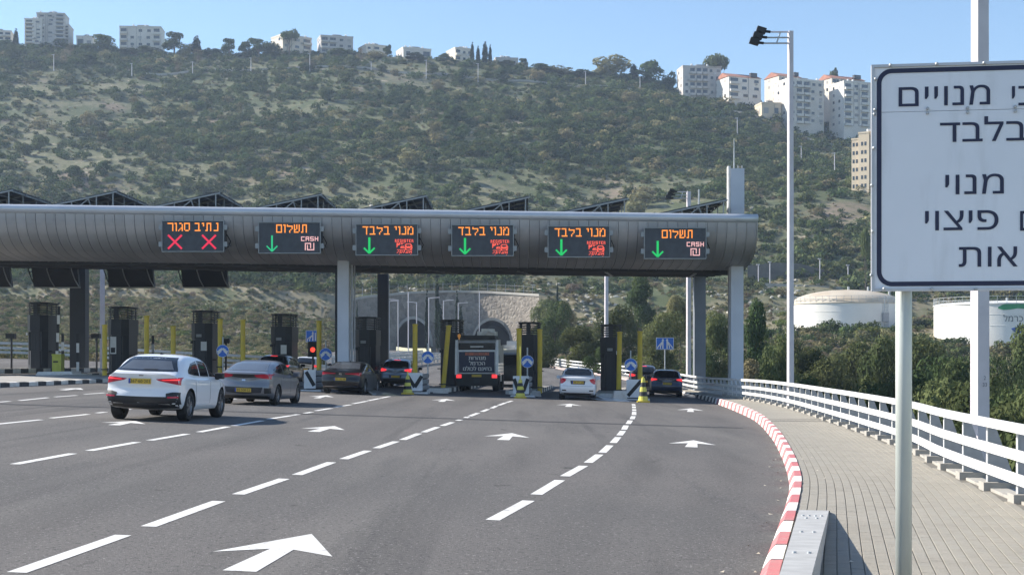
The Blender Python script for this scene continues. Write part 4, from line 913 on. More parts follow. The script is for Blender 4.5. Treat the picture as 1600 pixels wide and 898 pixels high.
sign_word('מנוי', 1477, 1568.4, 304, 31); sign_word('פיצוי', 1445.4, 1560, 360.3, 31); sign_word('ם', 1593.7, 1640, 360.5, 31, True); sign_word('אות', 1498, 1590, 417, 31.5)
bl = MB()
for px, py in ((1391, 103), (1463, 101), (1537, 99.5), (1612, 98), (1368, 124), (1367, 172), (1366, 179), (1365, 232), (1362, 290), (1363, 362), (1361, 430), (1381, 451), (1455, 451), (1524, 451.5), (1449, 170), (1449, 177), (1511.5, 169), (1511.5, 176), (1586, 167), (1586, 174)):
    u, z = ub(px, py); b = MB(); c = fromub(u, z, .0); k = []
    for r_, h in ((.011, .0), (.011, .014), (.006, .020)): k.append([tuple(Vector(fromub(u + r_ * math.cos(t * .785), z + r_ * math.sin(t * .785), h + (.0 if 1365 < px < 1590 and 110 < py < 445 else .012)))) for t in range(8)])
    b.add(k[0] + k[1] + k[2], [(j, (j + 1) % 8, 8 + (j + 1) % 8, 8 + j) for j in range(8)] + [(8 + j, 8 + (j + 1) % 8, 16 + (j + 1) % 8, 16 + j) for j in range(8)] + [tuple(range(16, 24))]); b.build('bolt', galv, sgn)
for px in (1415, 1712):
    q = onb(px, 455, -.115); mb = MB(); mb.tube([(q.x, q.y, -.2), (q.x, q.y, ZT - .1)], .0555, 24); pst = mb.build('post', mat('post_pale', (.56, .59, .55), .5, metal=.1, col2=(.46, .50, .47), scale=3, stretch=(1, 1, .3)) if 'post_pale' not in MATS else MATS['post_pale'], sgn, smooth=False)
    pst.data.polygons.foreach_set('use_smooth', [len(p.vertices) == 4 for p in pst.data.polygons])
mb = MB()
for z in (ZB + .15, ZT - .2): slab(mb, .1, UW - .1, z - .03, z + .03, -.055, -.031)
mb.build('back_rail', galv, sgn)
# ---------------------------------------------------------------- street lamps
def street_lamp(px, d, top, lab, half=.09, arm=True, big=True):
    x = X(px, d); g0 = min(terrain(x, d), rz0(d) - .3 if x > rx(d) else zr(x, d)); t = thing('street_lamp', lab, 'street lamp', (x, d, g0), R(16), 'square pale floodlight poles')
    h = top - g0; mb = MB(); mb.tube([(0, 0, -.3), (0, 0, h)], [half * 1.5, half * 1.25], 4); mb.build('pole', polem, t, world=False)
    if arm:
        q = Matrix.Rotation(-R(16), 4, 'Z'); Lh = 1.0 if big else 1.15
        for k in range(3):
            z = h - .04 - .2 * k; mb = MB(); x1 = -.72 - .12 * k
            pts = [(0, -.05, z - .25), (-.02, -.05, z - .05), (-.1, -.05, z), (x1, -.05, z)] if k == 0 else [(-.0, -.05, z), (x1, -.05, z)]
            mb.tube([q @ Vector(p) for p in pts], .03, 6); mb.build('arm', galv if k else polem, t, world=False)
            mb = MB(); mb.tube([q @ Vector((x1, -.05, z)), q @ Vector((x1 - .16, -.05, z + .02))], .05, 6)
            M = q @ Matrix.Translation((x1 - .30, -.05 + .1, z + .10)) @ Matrix.Rotation(R(17), 4, 'Y'); mb.box(-.17, .16, -.12, .12, -.12, .08, M); mb.box(-.13, .12, -.14, -.121, -.09, .055, M)
            mb.build('floodlight', blackp, t, world=False)
        mb = MB(); mb.tube([q @ Vector((-.36, -.05, h - .04)), q @ Vector((-.5, -.05, h - .44))], .025, 6); mb.build('cross_tube', galv, t, world=False)
    return t
street_lamp(1235, 52.3, Z(49, 52.3), 'tall pale lamp pole with three black floodlights right of the canopy')
lp = street_lamp(1531, 20.8, 13.3, 'thick pale lamp pole numbered 2 33 behind the large white road sign')
for s_, dy in (('2', 590), ('33', 600.5)):
    me = text_mesh(s_, .055, 'CENTER'); o = link_mesh('number', me, mat('stencil_grey', (.14, .14, .16), .7) if 'stencil_grey' not in MATS else MATS['stencil_grey'], lp)
    o.rotation_euler = (R(90), 0, R(0)); o.location = (0, -.122, Z(dy + 3, 20.7) - lp.location.z)
street_lamp(947.5, 104, Z(395, 104), 'pale lamp pole rising behind the toll booth beside the white sedan', .12, False)
street_lamp(1076, 92, Z(299, 92), 'lamp pole behind the canopy with its floodlight arm above the roof', .12)
street_lamp(160, 96, Z(380, 96), 'pale lamp pole behind the second toll booth at the left', .16, False)
p = at(1092, 330, 90); t = thing('mast', 'thin pale mast above the canopy roof beside a floodlight arm', 'mast', (p.x, 90, zr(8, 90))); mb = MB(); mb.tube([(0, 0, -.3), (0, 0, Z(296, 90) - zr(8, 90))], .06, 6); mb.build('pole', galv, t, world=False)
# ---------------------------------------------------------------- tunnel portal
def wd(u): return 315.5 - 15 * ((u - 700) / 148.) ** 2
def wtop(u): return interp(u, [(548, 470), (575, 465), (640, 459), (700, 457), (760, 458), (842, 463)])
ARC = [(646, 27.5, 499), (769, 29, 501)]
pw = thing('portal_wall', 'curved stone retaining wall round two arched tunnel mouths', 'tunnel portal', (X(700, 310), 310, 5))
stone_m = bpy.data.materials.new('portal_stone'); stone_m.use_nodes = True; n = stone_m.node_tree; pb = n.nodes['Principled BSDF']; pb.inputs['Roughness'].default_value = .95
tc = n.nodes.new('ShaderNodeTexCoord'); vo = n.nodes.new('ShaderNodeTexVoronoi'); vo.inputs['Scale'].default_value = 1.1; rp = n.nodes.new('ShaderNodeValToRGB')
rp.color_ramp.elements[0].color = (.17, .15, .13, 1); rp.color_ramp.elements[1].color = (.31, .275, .235, 1); n.links.new(tc.outputs['Object'], vo.inputs['Vector']); n.links.new(vo.outputs['Color'], rp.inputs[0]); n.links.new(rp.outputs[0], pb.inputs['Base Color'])
vd = n.nodes.new('ShaderNodeTexVoronoi'); vd.inputs['Scale'].default_value = 1.1; vd.feature = 'DISTANCE_TO_EDGE'; bm_ = n.nodes.new('ShaderNodeBump'); bm_.inputs['Distance'].default_value = .3; bm_.inputs['Strength'].default_value = .9
n.links.new(tc.outputs['Object'], vd.inputs['Vector']); n.links.new(vd.outputs['Distance'], bm_.inputs['Height']); n.links.new(bm_.outputs[0], pb.inputs['Normal'])
mb = MB(); us_ = np.arange(548, 842.1, 1.5)
def zbot(u, d):
    for c, r, ya in ARC:
        if abs(u - c) < r: return Z(541 - (541 - ya) * math.sqrt(max(0, 1 - ((u - c) / r) ** 2)) ** .9, d)
    return Z(541, d) - 2
for u, v in zip(us_[:-1], us_[1:]):
    A_, B_ = wd(u), wd(v); p = [(X(u, A_), A_), (X(v, B_), B_)]; zt = (Z(wtop(u), A_), Z(wtop(v), B_)); zb = (zbot(u, A_), zbot(v, B_))
    mb.quad((*p[0], zb[0]), (*p[1], zb[1]), (*p[1], zt[1]), (*p[0], zt[0])); mb.quad((*p[0], zt[0]), (*p[1], zt[1]), (p[1][0], B_ + 4.6, zt[1]), (p[0][0], A_ + 4.6, zt[0]))
mb.build('stone_face', stone_m, pw)
mb = MB()
for u, v in zip(us_[:-1:4], us_[4::4]):
    A_, B_ = wd(u), wd(v); a, b = Vector((X(u, A_), A_ - .3, Z(wtop(u), A_))), Vector((X(v, B_), B_ - .3, Z(wtop(v), B_))); mb.add([a, b, b + Vector((0, 0, .5)), a + Vector((0, 0, .5)), a + Vector((0, 1.2, 0)), b + Vector((0, 1.2, 0)), b + Vector((0, 1.2, .5)), a + Vector((0, 1.2, .5))], [(0, 1, 2, 3), (3, 2, 6, 7), (0, 1, 5, 4), (4, 5, 6, 7)])
mb.build('coping', concrete, pw)
mb = MB()
for u in np.arange(552, 842, 14): d = wd(u); x, z = X(u, d), Z(wtop(u), d) + .5; mb.box(x - .04, x + .04, d + .2, d + .28, z, z + 1.9)
for u, v in zip(us_[:-8:8], us_[8::8]):
    for h in (1.0, 1.9): mb.tube([(X(u, wd(u)), wd(u) + .26, Z(wtop(u), wd(u)) + h), (X(v, wd(v)), wd(v) + .26, Z(wtop(v), wd(v)) + h)], .028, 4)
mb.build('top_fence', postg, pw)
bore_m = mat('tunnel_lining', (.10, .10, .11), .9, scale=.5)
for c, r, ya in ARC:
    d0 = wd(c); ring = []; N = 24
    for k in range(N + 1):
        a = math.pi * k / N; u = c - r * math.cos(a); z = Z(541 - (541 - ya) * math.sin(a) ** .9, d0); ring.append((X(u, d0), z))
    mb = MB()
    for (x0, z0), (x1, z1) in zip(ring[:-1], ring[1:]): mb.quad((x0, d0 - 2, z0), (x1, d0 - 2, z1), (x1, d0 + 40, z1), (x0, d0 + 40, z0))
    mb.add([(x, d0 + 40, z) for x, z in ring], [tuple(range(N + 1))]); mb.quad((ring[0][0], d0 - 2, ring[0][1] - .02), (ring[-1][0], d0 - 2, ring[-1][1] - .02), (ring[-1][0], d0 + 40, ring[-1][1] - .02), (ring[0][0], d0 + 40, ring[0][1] - .02))
    mb.build('tunnel_bore', bore_m, pw)
    mb = MB(); cx, cz = X(c, d0), Z(541, d0); f_ = lambda q, k: (cx + (q[0] - cx) * k, cz + (q[1] - cz) * k)
    for q0, q1 in zip(ring[:-1], ring[1:]):
        a0, a1, b0, b1 = f_(q0, 1.0), f_(q1, 1.0), f_(q0, 1.11), f_(q1, 1.11); mb.quad((a0[0], d0 - 2, a0[1]), (a1[0], d0 - 2, a1[1]), (b1[0], d0 - 2, b1[1]), (b0[0], d0 - 2, b0[1])); mb.quad((b0[0], d0 - 2, b0[1]), (b1[0], d0 - 2, b1[1]), (b1[0], d0 + .5, b1[1]), (b0[0], d0 + .5, b0[1]))
    mb.build('arch_ring', concrete, pw)
for i, (u, y0, y1, d, dr, lab) in enumerate(((622, 468, 545, 240, -1, 'thin pale lamp post left of the left tunnel mouth'), (638, 456, 560, 200, 0, 'tall thin pale mast before the left tunnel mouth'), (651, 472, 545, 260, -1, 'thin pale lamp post across the centre of the left tunnel mouth'), (670, 465, 548, 230, 1, 'thin pale lamp post beside the two thin cypresses'), (693, 469, 545, 250, 1, 'thin pale lamp post between the tunnel mouths'), (716, 473, 545, 260, 1, 'thin lamp post left of the right tunnel mouth'), (749, 456, 520, 280, 0, 'thin pale mast above the right tunnel mouth'), (608, 470, 548, 250, 1, 'thin lamp post seen beside the dark rear column'))):
    p = at(u, y1, d); h = (y1 - y0) / F * d; t = thing('tunnel_lamp_post', lab, 'street lamp', (p.x, p.y, p.z), 0, 'lamp posts on the tunnel approach'); mb = MB(); mb.tube([(0, 0, -1), (0, 0, h)], .085, 6); mb.build('pole', polem, t, world=False)
    if dr: mb = MB(); mb.tube([(0, 0, h - .1), (dr * .8, 0, h), (dr * 1.7, 0, h + .05)], .06, 5); mb.build('arm', polem, t, world=False)
# guard rails beyond the booths
for k, (pts, lab) in enumerate((([(520, 583, 105), (600, 573, 130), (680, 562, 170), (740, 552, 230)], 'grey steel guard rail leading to the tunnel behind the sweeper'), ([(505, 575, 112), (590, 565, 140), (660, 554, 200)], 'grey steel guard rail nearer the left tunnel mouth'), ([(-40, 562, 105), (60, 562, 105), (160, 563, 104)], 'grey steel guard rail behind the first two toll booths'), ([(160, 566, 103), (300, 569, 101), (420, 571, 100)], 'grey steel guard rail behind the third and fourth booths'))):
    P_ = []
    for u, y, d in pts: p = at(u, y, d); p.z = max(terrain(p.x, p.y) + .3, zr(p.x, p.y)); P_.append(p)
    path, L = smooth_path([tuple(p) for p in P_], 2.0); t = thing('guard_rail', lab, 'guardrail', P_[0], 0, 'steel guard rails beyond the booths')
    for h in (.45, .75, 1.1): mb = MB(); mb.tube([(*q[:2], q[2] + h) for q in path], [.12] * len(path), 4); mb.build('rail', galv, t)
    for q in path[::2]: mb = MB(); mb.box(q[0] - .07, q[0] + .07, q[1] - .07, q[1] + .07, q[2] - .6, q[2] + 1.15); mb.build('post', galv, t)
# parapet wall of the hill road on the right
mb = MB(); P_ = [at(u, y, d) for u, y, d in ((1168, 446, 338), (1200, 447, 337), (1240, 449, 336), (1300, 452, 335), (1362, 455, 334))]
for a, b in zip(P_[:-1], P_[1:]): mb.add([a - Vector((0, 0, 1.5)), b - Vector((0, 0, 1.5)), b + Vector((0, 0, .7)), a + Vector((0, 0, .7)), a + Vector((0, .6, -1.5)), b + Vector((0, .6, -1.5)), b + Vector((0, .6, .7)), a + Vector((0, .6, .7))], [(0, 1, 2, 3), (4, 5, 6, 7), (3, 2, 6, 7)])
mw = MB(); pq = [at(u, 446, 346) for u in (1168, 1210, 1250, 1290, 1330)]
for a_, b_, h_, g_ in zip(pq[:-1], pq[1:], (4.6, 5.4, 5.2, 3.6), (5.4, 5.2, 3.6, 1.5)): mw.add([a_ - Vector((0, 0, 2)), b_ - Vector((0, 0, 2)), b_ + Vector((0, 0, g_)), a_ + Vector((0, 0, h_)), b_ + Vector((0, 1.5, g_)), a_ + Vector((0, 1.5, h_))], [(0, 1, 2, 3), (3, 2, 4, 5)])
tag(mw.build('shaded_cut', mat('shaded_cut_rock', (.10, .10, .095), .95, col2=(.16, .15, .135), scale=.5, bump=.6)), 'dark rocky cut behind the lamp posts of the hill road', 'wall')  # dark rock colour carries the shade lying in the road cut
tag(mb.build('parapet_wall', concrete), 'low pale parapet wall of the hill road above the tanks', 'wall')
for (u, y0, y1, lab) in ((1203, 410, 445, 'short pale lamp post on the hill road left of the tall lamp pole'), (1281, 405, 444, 'short pale lamp post on the hill road above the domed tank'), (1185, 414, 446, 'short thin post on the hill road beside the canopy column'), (1325, 415, 450, 'short thin post on the hill road beside the large sign')):
    p = at(u, y1, 338); h = (y1 - y0) / F * 338; t = thing('hill_road_lamp', lab, 'street lamp', p, 0, 'lamp posts on the hill road'); mb = MB(); mb.tube([(0, 0, -1), (0, 0, h)], .12, 6); mb.build('pole', polem, t, world=False); mb = MB(); mb.box(-.4, .3, -.2, .2, h, h + .22); mb.build('lamp_head', polem, t, world=False)
# ---------------------------------------------------------------- storage tanks
def tank(cx, cy_, r, z0, z1, zd, lab, dome):
    t = thing('storage_tank', lab, 'storage tank', (cx, cy_, z0), 0, 'white storage tanks'); h = z1 - z0; hd = zd - z0
    mb = MB(); mb.lathe([(r, -3), (r, h)], 64); mb.build('shell', tankw, t, world=False, smooth=True)
    for k in (.33, .66): mb = MB(); mb.lathe([(r, h * k), (r + .03, h * k), (r + .03, h * k + .08), (r, h * k + .08)], 64); mb.build('seam_band', tankw, t, world=False)
    mb = MB(); mb.lathe([(r + .12, h - .15), (r + .12, h)], 64)
    pr = [(r + .12, h)] + [(r * math.cos(a), h + (hd - h) * math.sin(a)) for a in np.linspace(.05, math.pi / 2 - .001, 10)]; mb.lathe(pr, 64); mb.build('roof_dome', tankd if dome else tankw, t, world=False, smooth=True)
    mb = MB(); n = 48
    for k in range(n):
        a = 2 * math.pi * k / n; b = 2 * math.pi * (k + 1) / n; mb.tube([(r * math.cos(a), r * math.sin(a), h), (r * math.cos(a), r * math.sin(a), h + 1.1)], .04, 4)
        for q in (.55, 1.1): mb.tube([(r * math.cos(a), r * math.sin(a), h + q), (r * math.cos(b), r * math.sin(b), h + q)], .04, 4)
    mb.build('roof_railing', galv, t, world=False)
    for a in (0, 1.2, 2.5): mb = MB(); mb.tube([(a * r * .3, -.2 * r, hd - 1), (a * r * .3, -.2 * r, hd + .5)], .2, 8); mb.build('vent', galv, t, world=False)
    a = R(-60); mb = MB(); c, s_ = math.cos(a), math.sin(a)
    for q in (-.4, .4): mb.tube([((r + .35) * c - q * s_, (r + .35) * s_ + q * c, 0), ((r + .35) * c - q * s_, (r + .35) * s_ + q * c, h + 1)], .07, 4)
    for z in np.arange(.4, h, .5): mb.tube([((r + .35) * c + .4 * s_, (r + .35) * s_ - .4 * c, z), ((r + .35) * c - .4 * s_, (r + .35) * s_ + .4 * c, z)], .05, 4)
    mb.build('ladder', galv, t, world=False); mb = MB(); mb.box((r + .1) * c - .5, (r + .1) * c + .5, (r + .1) * s_ - .6, (r + .1) * s_ + .2, h * .3, h * .62); mb.build('ladder_cage', postg, t, world=False)
    return t
tank(X(1322, 262), 262, 9.6, Z(517, 262), Z(475, 262), Z(453, 262), 'white storage tank with a tan domed roof left of the sign post', True)
r2 = 10.8; c2 = Vector((X(1463, 240) + r2, 240.)); t2 = tank(c2.x, c2.y, r2, Z(528, 240), Z(477, 240), Z(471, 240), 'white storage tank with green and blue logo behind the right lamp pole', False)
def oncyl(px, py):
    dx = (px - 800) / F; a = dx * dx + 1; b = -2 * (dx * c2.x + c2.y); c = c2.x ** 2 + c2.y ** 2 - (r2 + .04) ** 2; k = (-b - math.sqrt(max(0, b * b - 4 * a * c))) / (2 * a); return Vector((dx * k, k, EYE + (HZ - py) / F * k))
def logo(polyT, polyB, m, nm):
    mb = MB(); n = len(polyT); mb.add([oncyl(*p) - t2.location for p in polyT + polyB], [(i, i + 1, n + i + 1, n + i) for i in range(n - 1)]); return mb.build(nm, m, t2, world=False)
logo([(1559, 480), (1566, 476), (1575, 473.4), (1588, 472.5), (1603, 473.5), (1622, 476)], [(1560, 482), (1568, 484), (1578, 483.5), (1590, 481.5), (1603, 482.5), (1622, 486)], green_l, 'logo_leaf')
logo([(1580, 513), (1590, 510), (1602, 509.5), (1618, 512)], [(1584, 518), (1592, 520), (1602, 518), (1618, 516)], blue_l, 'logo_wave')
me = text_mesh('כרמל', 8.5, 'LEFT', res=2)
mn = min(v.co.x for v in me.vertices)
for v in me.vertices: v.co = oncyl(1568 + (v.co.x - mn), 502 - v.co.y) - t2.location
link_mesh('logo_text', me, grey_l, t2)
# ---------------------------------------------------------------- vehicles (local: x right, y forward from the rear bumper, z up)
def curve(pts, L, k=.16):
    g = np.linspace(-1, L + 1, 400); v = np.interp(g, [p[0] for p in pts], [p[1] for p in pts]); w = max(1, int(k / (g[1] - g[0]))); ker = np.hanning(2 * w + 3); ker /= ker.sum()
    v = np.convolve(np.pad(v, w + 1, 'edge'), ker, 'valid'); return lambda y: float(np.interp(y, g, v))
def catm(P, k=2):
    P = [np.array(p) for p in P]; Q = [2 * P[0] - P[1]] + P + [2 * P[-1] - P[-2]]; out = []
    for i in range(1, len(Q) - 2):
        a, b, c, d = Q[i - 1:i + 3]
        for j in range(k): t = j / k; out.append(.5 * ((2 * b) + (c - a) * t + (2 * a - 5 * b + 4 * c - d) * t * t + (3 * b - a - 3 * c + d) * t ** 3))
    return out + [P[-1]]
NUMS = {}
def car(name, lab, cat, px, d, head, P, paint, plate=None, dx=0.):
    x = X(px, d) + dx; L = P['L']; z0 = zr(x, d); fz = zr(x + math.sin(R(head)) * L, d + L)
    t = thing(name, lab, cat, (x, d, z0), -R(head), 'vehicles queueing at the toll booths'); t.rotation_euler = (math.atan2(fz - z0, L), math.atan(.03) * -1 * -1, -R(head))
    t.rotation_euler = (math.atan2(fz - z0, L), math.atan(.03 if x > -5 else .03 - .0012 * (x + 5)), -R(head))
    top, belt, hw, bot = (curve(P[k], L, P.get('sm', .16)) for k in ('top', 'belt', 'hw', 'bot')); bow = P.get('bow', .12); gh = P.get('gh', (.86, .80, .60))
    def ring(y):
        w, zb, zs_, zt = hw(y), bot(y), belt(y), top(y); zt = max(zt, zs_ + .02); dz = zt - zs_
        h = [(0, zb), (w * .80, zb), (w * .95, zb + .05), (w * .995, zb + .2), (w, (zb + zs_) / 2 + .06), (w * .99, zs_ - .09), (w * .955, zs_ - .01), (w * .925, zs_ + min(.03, dz * .2)), (w * (gh[0] if dz > .2 else .86), zs_ + .55 * dz), (w * (gh[1] if dz > .2 else .74), zs_ + .86 * dz), (w * gh[2], zs_ + .965 * dz), (w * .3, zs_ + .995 * dz), (0, zt)]
        return catm(h, 2)
    stations = np.concatenate([[0, .03, .08, .15, .24], np.linspace(.34, L - .34, 38), [L - .22, L - .12, L - .05, L]])
    rows = []; ky = lambda y, a, z: y + (bow * (abs(a) / P['W'] * 2) ** 2.4 * max(0, 1 - y / 1.1) if y < L / 2 else -.20 * (abs(a) / P['W'] * 2) ** 2.2 * max(0, 1 - (L - y) / 1.2)) + (P['rear'](z) * max(0, 1 - y / .5) if 'rear' in P and y < .5 else 0)
    def mk(y, s, off=0.):
        r = ring(y); zc = .5 * (r[0][1] + r[-1][1]); return [(a * s, ky(y, a * s, zc + (z - zc) * s) + off, zc + (z - zc) * s) for a, z in r]
    rows = [mk(0, .02, -.028), mk(0, .5, -.026), mk(0, .85, -.02), mk(0, .955, -.008)] + [mk(y, 1.) for y in stations] + [mk(L, .94, .012), mk(L, .8, .03), mk(L, .4, .05), mk(L, .02, .055)]
    n = len(rows[0]); full = [r + [(-a, y, z) for a, y, z in reversed(r[1:-1])] for r in rows]; m = len(full[0])
    vs = [v for r in full for v in r]; fs = [(i * m + j, i * m + (j + 1) % m, (i + 1) * m + (j + 1) % m, (i + 1) * m + j) for i in range(len(full) - 1) for j in range(m)]
    fs += [tuple(range(m)), tuple((len(full) - 1) * m + j for j in reversed(range(m)))]
    me = bpy.data.meshes.new('body'); me.from_pydata(vs, [], fs); me.update(); bm = bmesh.new(); bm.from_mesh(me); bmesh.ops.recalc_face_normals(bm, faces=bm.faces); bv = BVHTree.FromBMesh(bm); bm.to_mesh(me); bm.free()
    me.materials.append(paint); me.materials.append(blackp); me.polygons.foreach_set('use_smooth', [True] * len(me.polygons))
    body = link_mesh('body', me, None, t); wr, yr, yf = P['wr'], P['yr'], P['yf']
    # wheel wells
    cb = MB()
    for y in (yr, yf):
        for s_ in (-1, 1): cb.lathe([(.001, s_ * (P['W'] / 2 - .30)), (wr + .055, s_ * (P['W'] / 2 - .30)), (wr + .055, s_ * (P['W'] / 2 + .3)), (.001, s_ * (P['W'] / 2 + .3))], 28, (0, y, wr), 'x')
    cut = cb.build('cut', blackp); bmd = body.modifiers.new('b', 'BOOLEAN'); bmd.object = cut; bmd.operation = 'DIFFERENCE'; bmd.solver = 'EXACT'; bmd.material_mode = 'TRANSFER'
    loc = t.matrix_basis.copy(); cut.matrix_world = loc; dg = bpy.context.evaluated_depsgraph_get(); dg.update(); nm = bpy.data.meshes.new_from_object(body.evaluated_get(dg)); body.modifiers.clear()
    if len(nm.polygons) > 500: body.data = nm; nm.name = 'body'
    C.objects.unlink(cut); bpy.data.objects.remove(cut)
    body.data.polygons.foreach_set('use_smooth', [True] * len(body.data.polygons))
    if hasattr(body.data, 'set_sharp_from_angle'): body.data.set_sharp_from_angle(angle=R(38))
    lim = hw(.15) * .985
    def cast(view, a, b):
        for k in range(30):
            if view == 'rear': a = max(-lim, min(lim, a)); o, dr = Vector((a, -4, b)), Vector((0, 1, 0))
            elif view == 'front': o, dr = Vector((a, L + 4, b)), Vector((0, -1, 0))
            elif view == 'top': o, dr = Vector((a, b, 5)), Vector((0, 0, -1))
            else: o, dr = Vector((4 if view == 'right' else -4, a, b)), Vector((-1 if view == 'right' else 1, 0, 0))
            h = bv.ray_cast(o, dr)
            if h[0] is not None: return h[0], h[1]
            if view in ('rear', 'front'): a *= .985
            else: b -= .006
        return Vector((a, 0, b)), Vector((0, -1, 0))
    def patch(nm_, view, T, B, m_, off=.008, nu=14, nv=5, parent=None):
        T, B = np.array(T, float), np.array(B, float)
        def pol(Q, u): k = np.linspace(0, 1, len(Q)); return np.array((np.interp(u, k, Q[:, 0]), np.interp(u, k, Q[:, 1])))
        g = [[None] * (nu + 1) for _ in range(nv + 1)]; vs = []
        for j in range(nv + 1):
            for i in range(nu + 1):
                p = pol(T, i / nu) * (1 - j / nv) + pol(B, i / nu) * (j / nv); q, nn = cast(view, *p); vs.append((q, nn))
        pts = [q + nn * off for q, nn in vs]; W_ = nu + 1; fs = [(j * W_ + i, j * W_ + i + 1, (j + 1) * W_ + i + 1, (j + 1) * W_ + i) for j in range(nv) for i in range(nu)]
        bd = [i for i in range(W_)] + [j * W_ + nu for j in range(1, nv + 1)] + [nv * W_ + i for i in reversed(range(nu))] + [j * W_ for j in reversed(range(1, nv))]; k = len(pts)
        pts += [vs[i][0] - vs[i][1] * .01 for i in bd]; fs += [(bd[i], bd[(i + 1) % len(bd)], k + (i + 1) % len(bd), k + i) for i in range(len(bd))]
        mb = MB(); mb.add(pts, fs); o = mb.build(nm_, m_, parent or t, world=False, smooth=True)
        if hasattr(o.data, 'set_sharp_from_angle'): o.data.set_sharp_from_angle(angle=R(40))
        return o
    for a in P['rearparts']:
        nm_, T, B, m_ = a[:4]; both = len(a) > 4 and a[4]; o_ = a[5] if len(a) > 5 else .008
        patch(nm_, 'rear', T, B, m_, o_)
        if both: patch(nm_, 'rear', [(-q[0], q[1]) for q in T], [(-q[0], q[1]) for q in B], m_, o_)
    for T, B in P['side']:
        for v in ('left', 'right'): patch('side_window', v, T, B, glass, .006)
    wz = P['ws']; patch('windscreen', 'front', [(-.56, wz[1]), (.56, wz[1])], [(-.70, wz[0]), (.70, wz[0])], glass, .006)
    for s_ in (-1, 1):
        patch('headlight', 'front', [(s_ * .45, .74), (s_ * .80, .78)], [(s_ * .45, .64), (s_ * .80, .66)], chrome, .006)
        wm_, mz = P['W'] / 2, belt(P['mir']) + .08; mb = MB(); M = Matrix.Translation((s_ * (wm_ + .06), P['mir'], mz)) @ Matrix.Rotation(s_ * R(-12), 4, 'Z'); mb.box(-.11, .11, -.04, .09, -.075, .075, M); mb.box(-.13, -.02, -.0, .06, -.10, -.06, M) if s_ > 0 else mb.box(.02, .13, 0, .06, -.10, -.06, M)
        o = mb.build('mirror', P.get('mirm', paint), t, world=False); bvl = o.modifiers.new('bevel', 'BEVEL'); bvl.width = .025; bvl.segments = 3
        for y in P['handles']:
            q, nn = cast('right' if s_ > 0 else 'left', y, P['hz']); mb = MB(); mb.box(q.x - .012, q.x + .022 if s_ > 0 else q.x + .012, y - .09, y + .09, P['hz'] - .014, P['hz'] + .014) if s_ > 0 else mb.box(q.x - .022, q.x + .012, y - .09, y + .09, P['hz'] - .014, P['hz'] + .014); mb.build('door_handle', paint, t, world=False)
        for y in P['seams']:
            patch('door_seam', 'right' if s_ > 0 else 'left', [(y[0], belt(y[0]) - .02), (y[0] + .012, belt(y[0]) - .02)], [(y[1], P['sill']), (y[1] + .012, P['sill'])], pitch, .002, 1, 8)
        patch('sill_trim', 'right' if s_ > 0 else 'left', [(yr + wr + .12, P['sill']), (yf - wr - .12, P['sill'])], [(yr + wr + .12, P['sill'] - .14), (yf - wr - .12, P['sill'] - .14)], P.get('clad', paint), .006)
        if P.get('arch'):
            for y in (yr, yf):
                mb = MB(); n_ = 22; r0, r1 = wr + .035, wr + .10; xs_ = P['W'] / 2
                pr = []
                for k in range(n_ + 1):
                    a = math.pi * (-.06 + 1.12 * k / n_)
                    for r_ in (r0, r1):
                        yy, zz = y + r_ * math.cos(a), wr + r_ * math.sin(a); q, nn = cast('right' if s_ > 0 else 'left', yy, max(zz, .3)); pr.append((q.x + s_ * .014 if abs(q.x) > .5 else s_ * xs_, yy, max(zz, .26)))
                mb.add(pr, [(2 * k, 2 * k + 1, 2 * k + 3, 2 * k + 2) for k in range(n_)]); mb.build('wheel_arch', P['clad'], t, world=False)
    # wheels
    if 'wheel' not in NUMS:
        mb = MB(); mb.lathe([(.64, -.11), (.9, -.12), (.985, -.10), (1., -.05), (1., .05), (.985, .10), (.9, .12), (.64, .11)], 32, (0, 0, 0), 'x'); ty = mb.mesh('wheel'); ty.materials.append(rubber); ty.polygons.foreach_set('use_smooth', [True] * len(ty.polygons))
        mb = MB(); mb.lathe([(.66, -.10), (.64, .10), (.60, .105), (.57, .06), (.16, .05), (.14, .075), (.001, .078)], 32, (0, 0, 0), 'x')
        for k in range(5):
            for q in (-.12, .12): M = Matrix.Rotation(2 * math.pi * k / 5 + q, 4, 'X'); mb.box(.05, .095, -.035, .035, .1, .61, M)
        rm = mb.mesh('rim'); rm.materials.append(rimm); mb = MB(); mb.lathe([(.56, .052), (.001, .050)], 24, (0, 0, 0), 'x'); bk = mb.mesh('brake_shadow'); bk.materials.append(blackp); NUMS['wheel'] = (ty, rm, bk)
    ty, rm, bk = NUMS['wheel']
    for y in (yr, yf):
        for s_ in (-1, 1):
            w = link_mesh('wheel', ty, None, t); w.location = (s_ * (P['W'] / 2 - .135), y, wr); w.scale = (s_ * 1, wr, wr); link_mesh('rim', rm, None, w)
    # number plate
    px0, pz = P.get('platex', 0), P['plate']; q, nn = cast('rear', px0, pz); q.y -= .02
    mb = MB(); mb.box(px0 - .26, px0 + .26, q.y - .012, q.y + .03, pz - .06, pz + .06); pl = mb.build('number_plate', plate_y, t, world=False)
    mb = MB(); mb.box(px0 - .26, px0 - .215, q.y - .016, q.y - .012, pz - .058, pz + .058); mb.build('plate_band', plate_b, pl, world=False)
    if plate:
        me = text_mesh(plate, .075, 'CENTER', res=2, bold=.01); me.transform(Matrix.Translation((px0 + .02, q.y - .0155, pz - .037)) @ Matrix.Rotation(R(90), 4, 'X')); link_mesh('plate_number', me, pitch, pl)
    mb = MB(); mb.prism([(-.0, 0), (.2, 0), (.06, .055), (.02, .06)], -.02, .02, 'x', (0, P.get('fin', 1.6), top(P.get('fin', 1.6)) - .012)); mb.build('roof_antenna', P.get('mirm', paint), t, world=False)
    return t
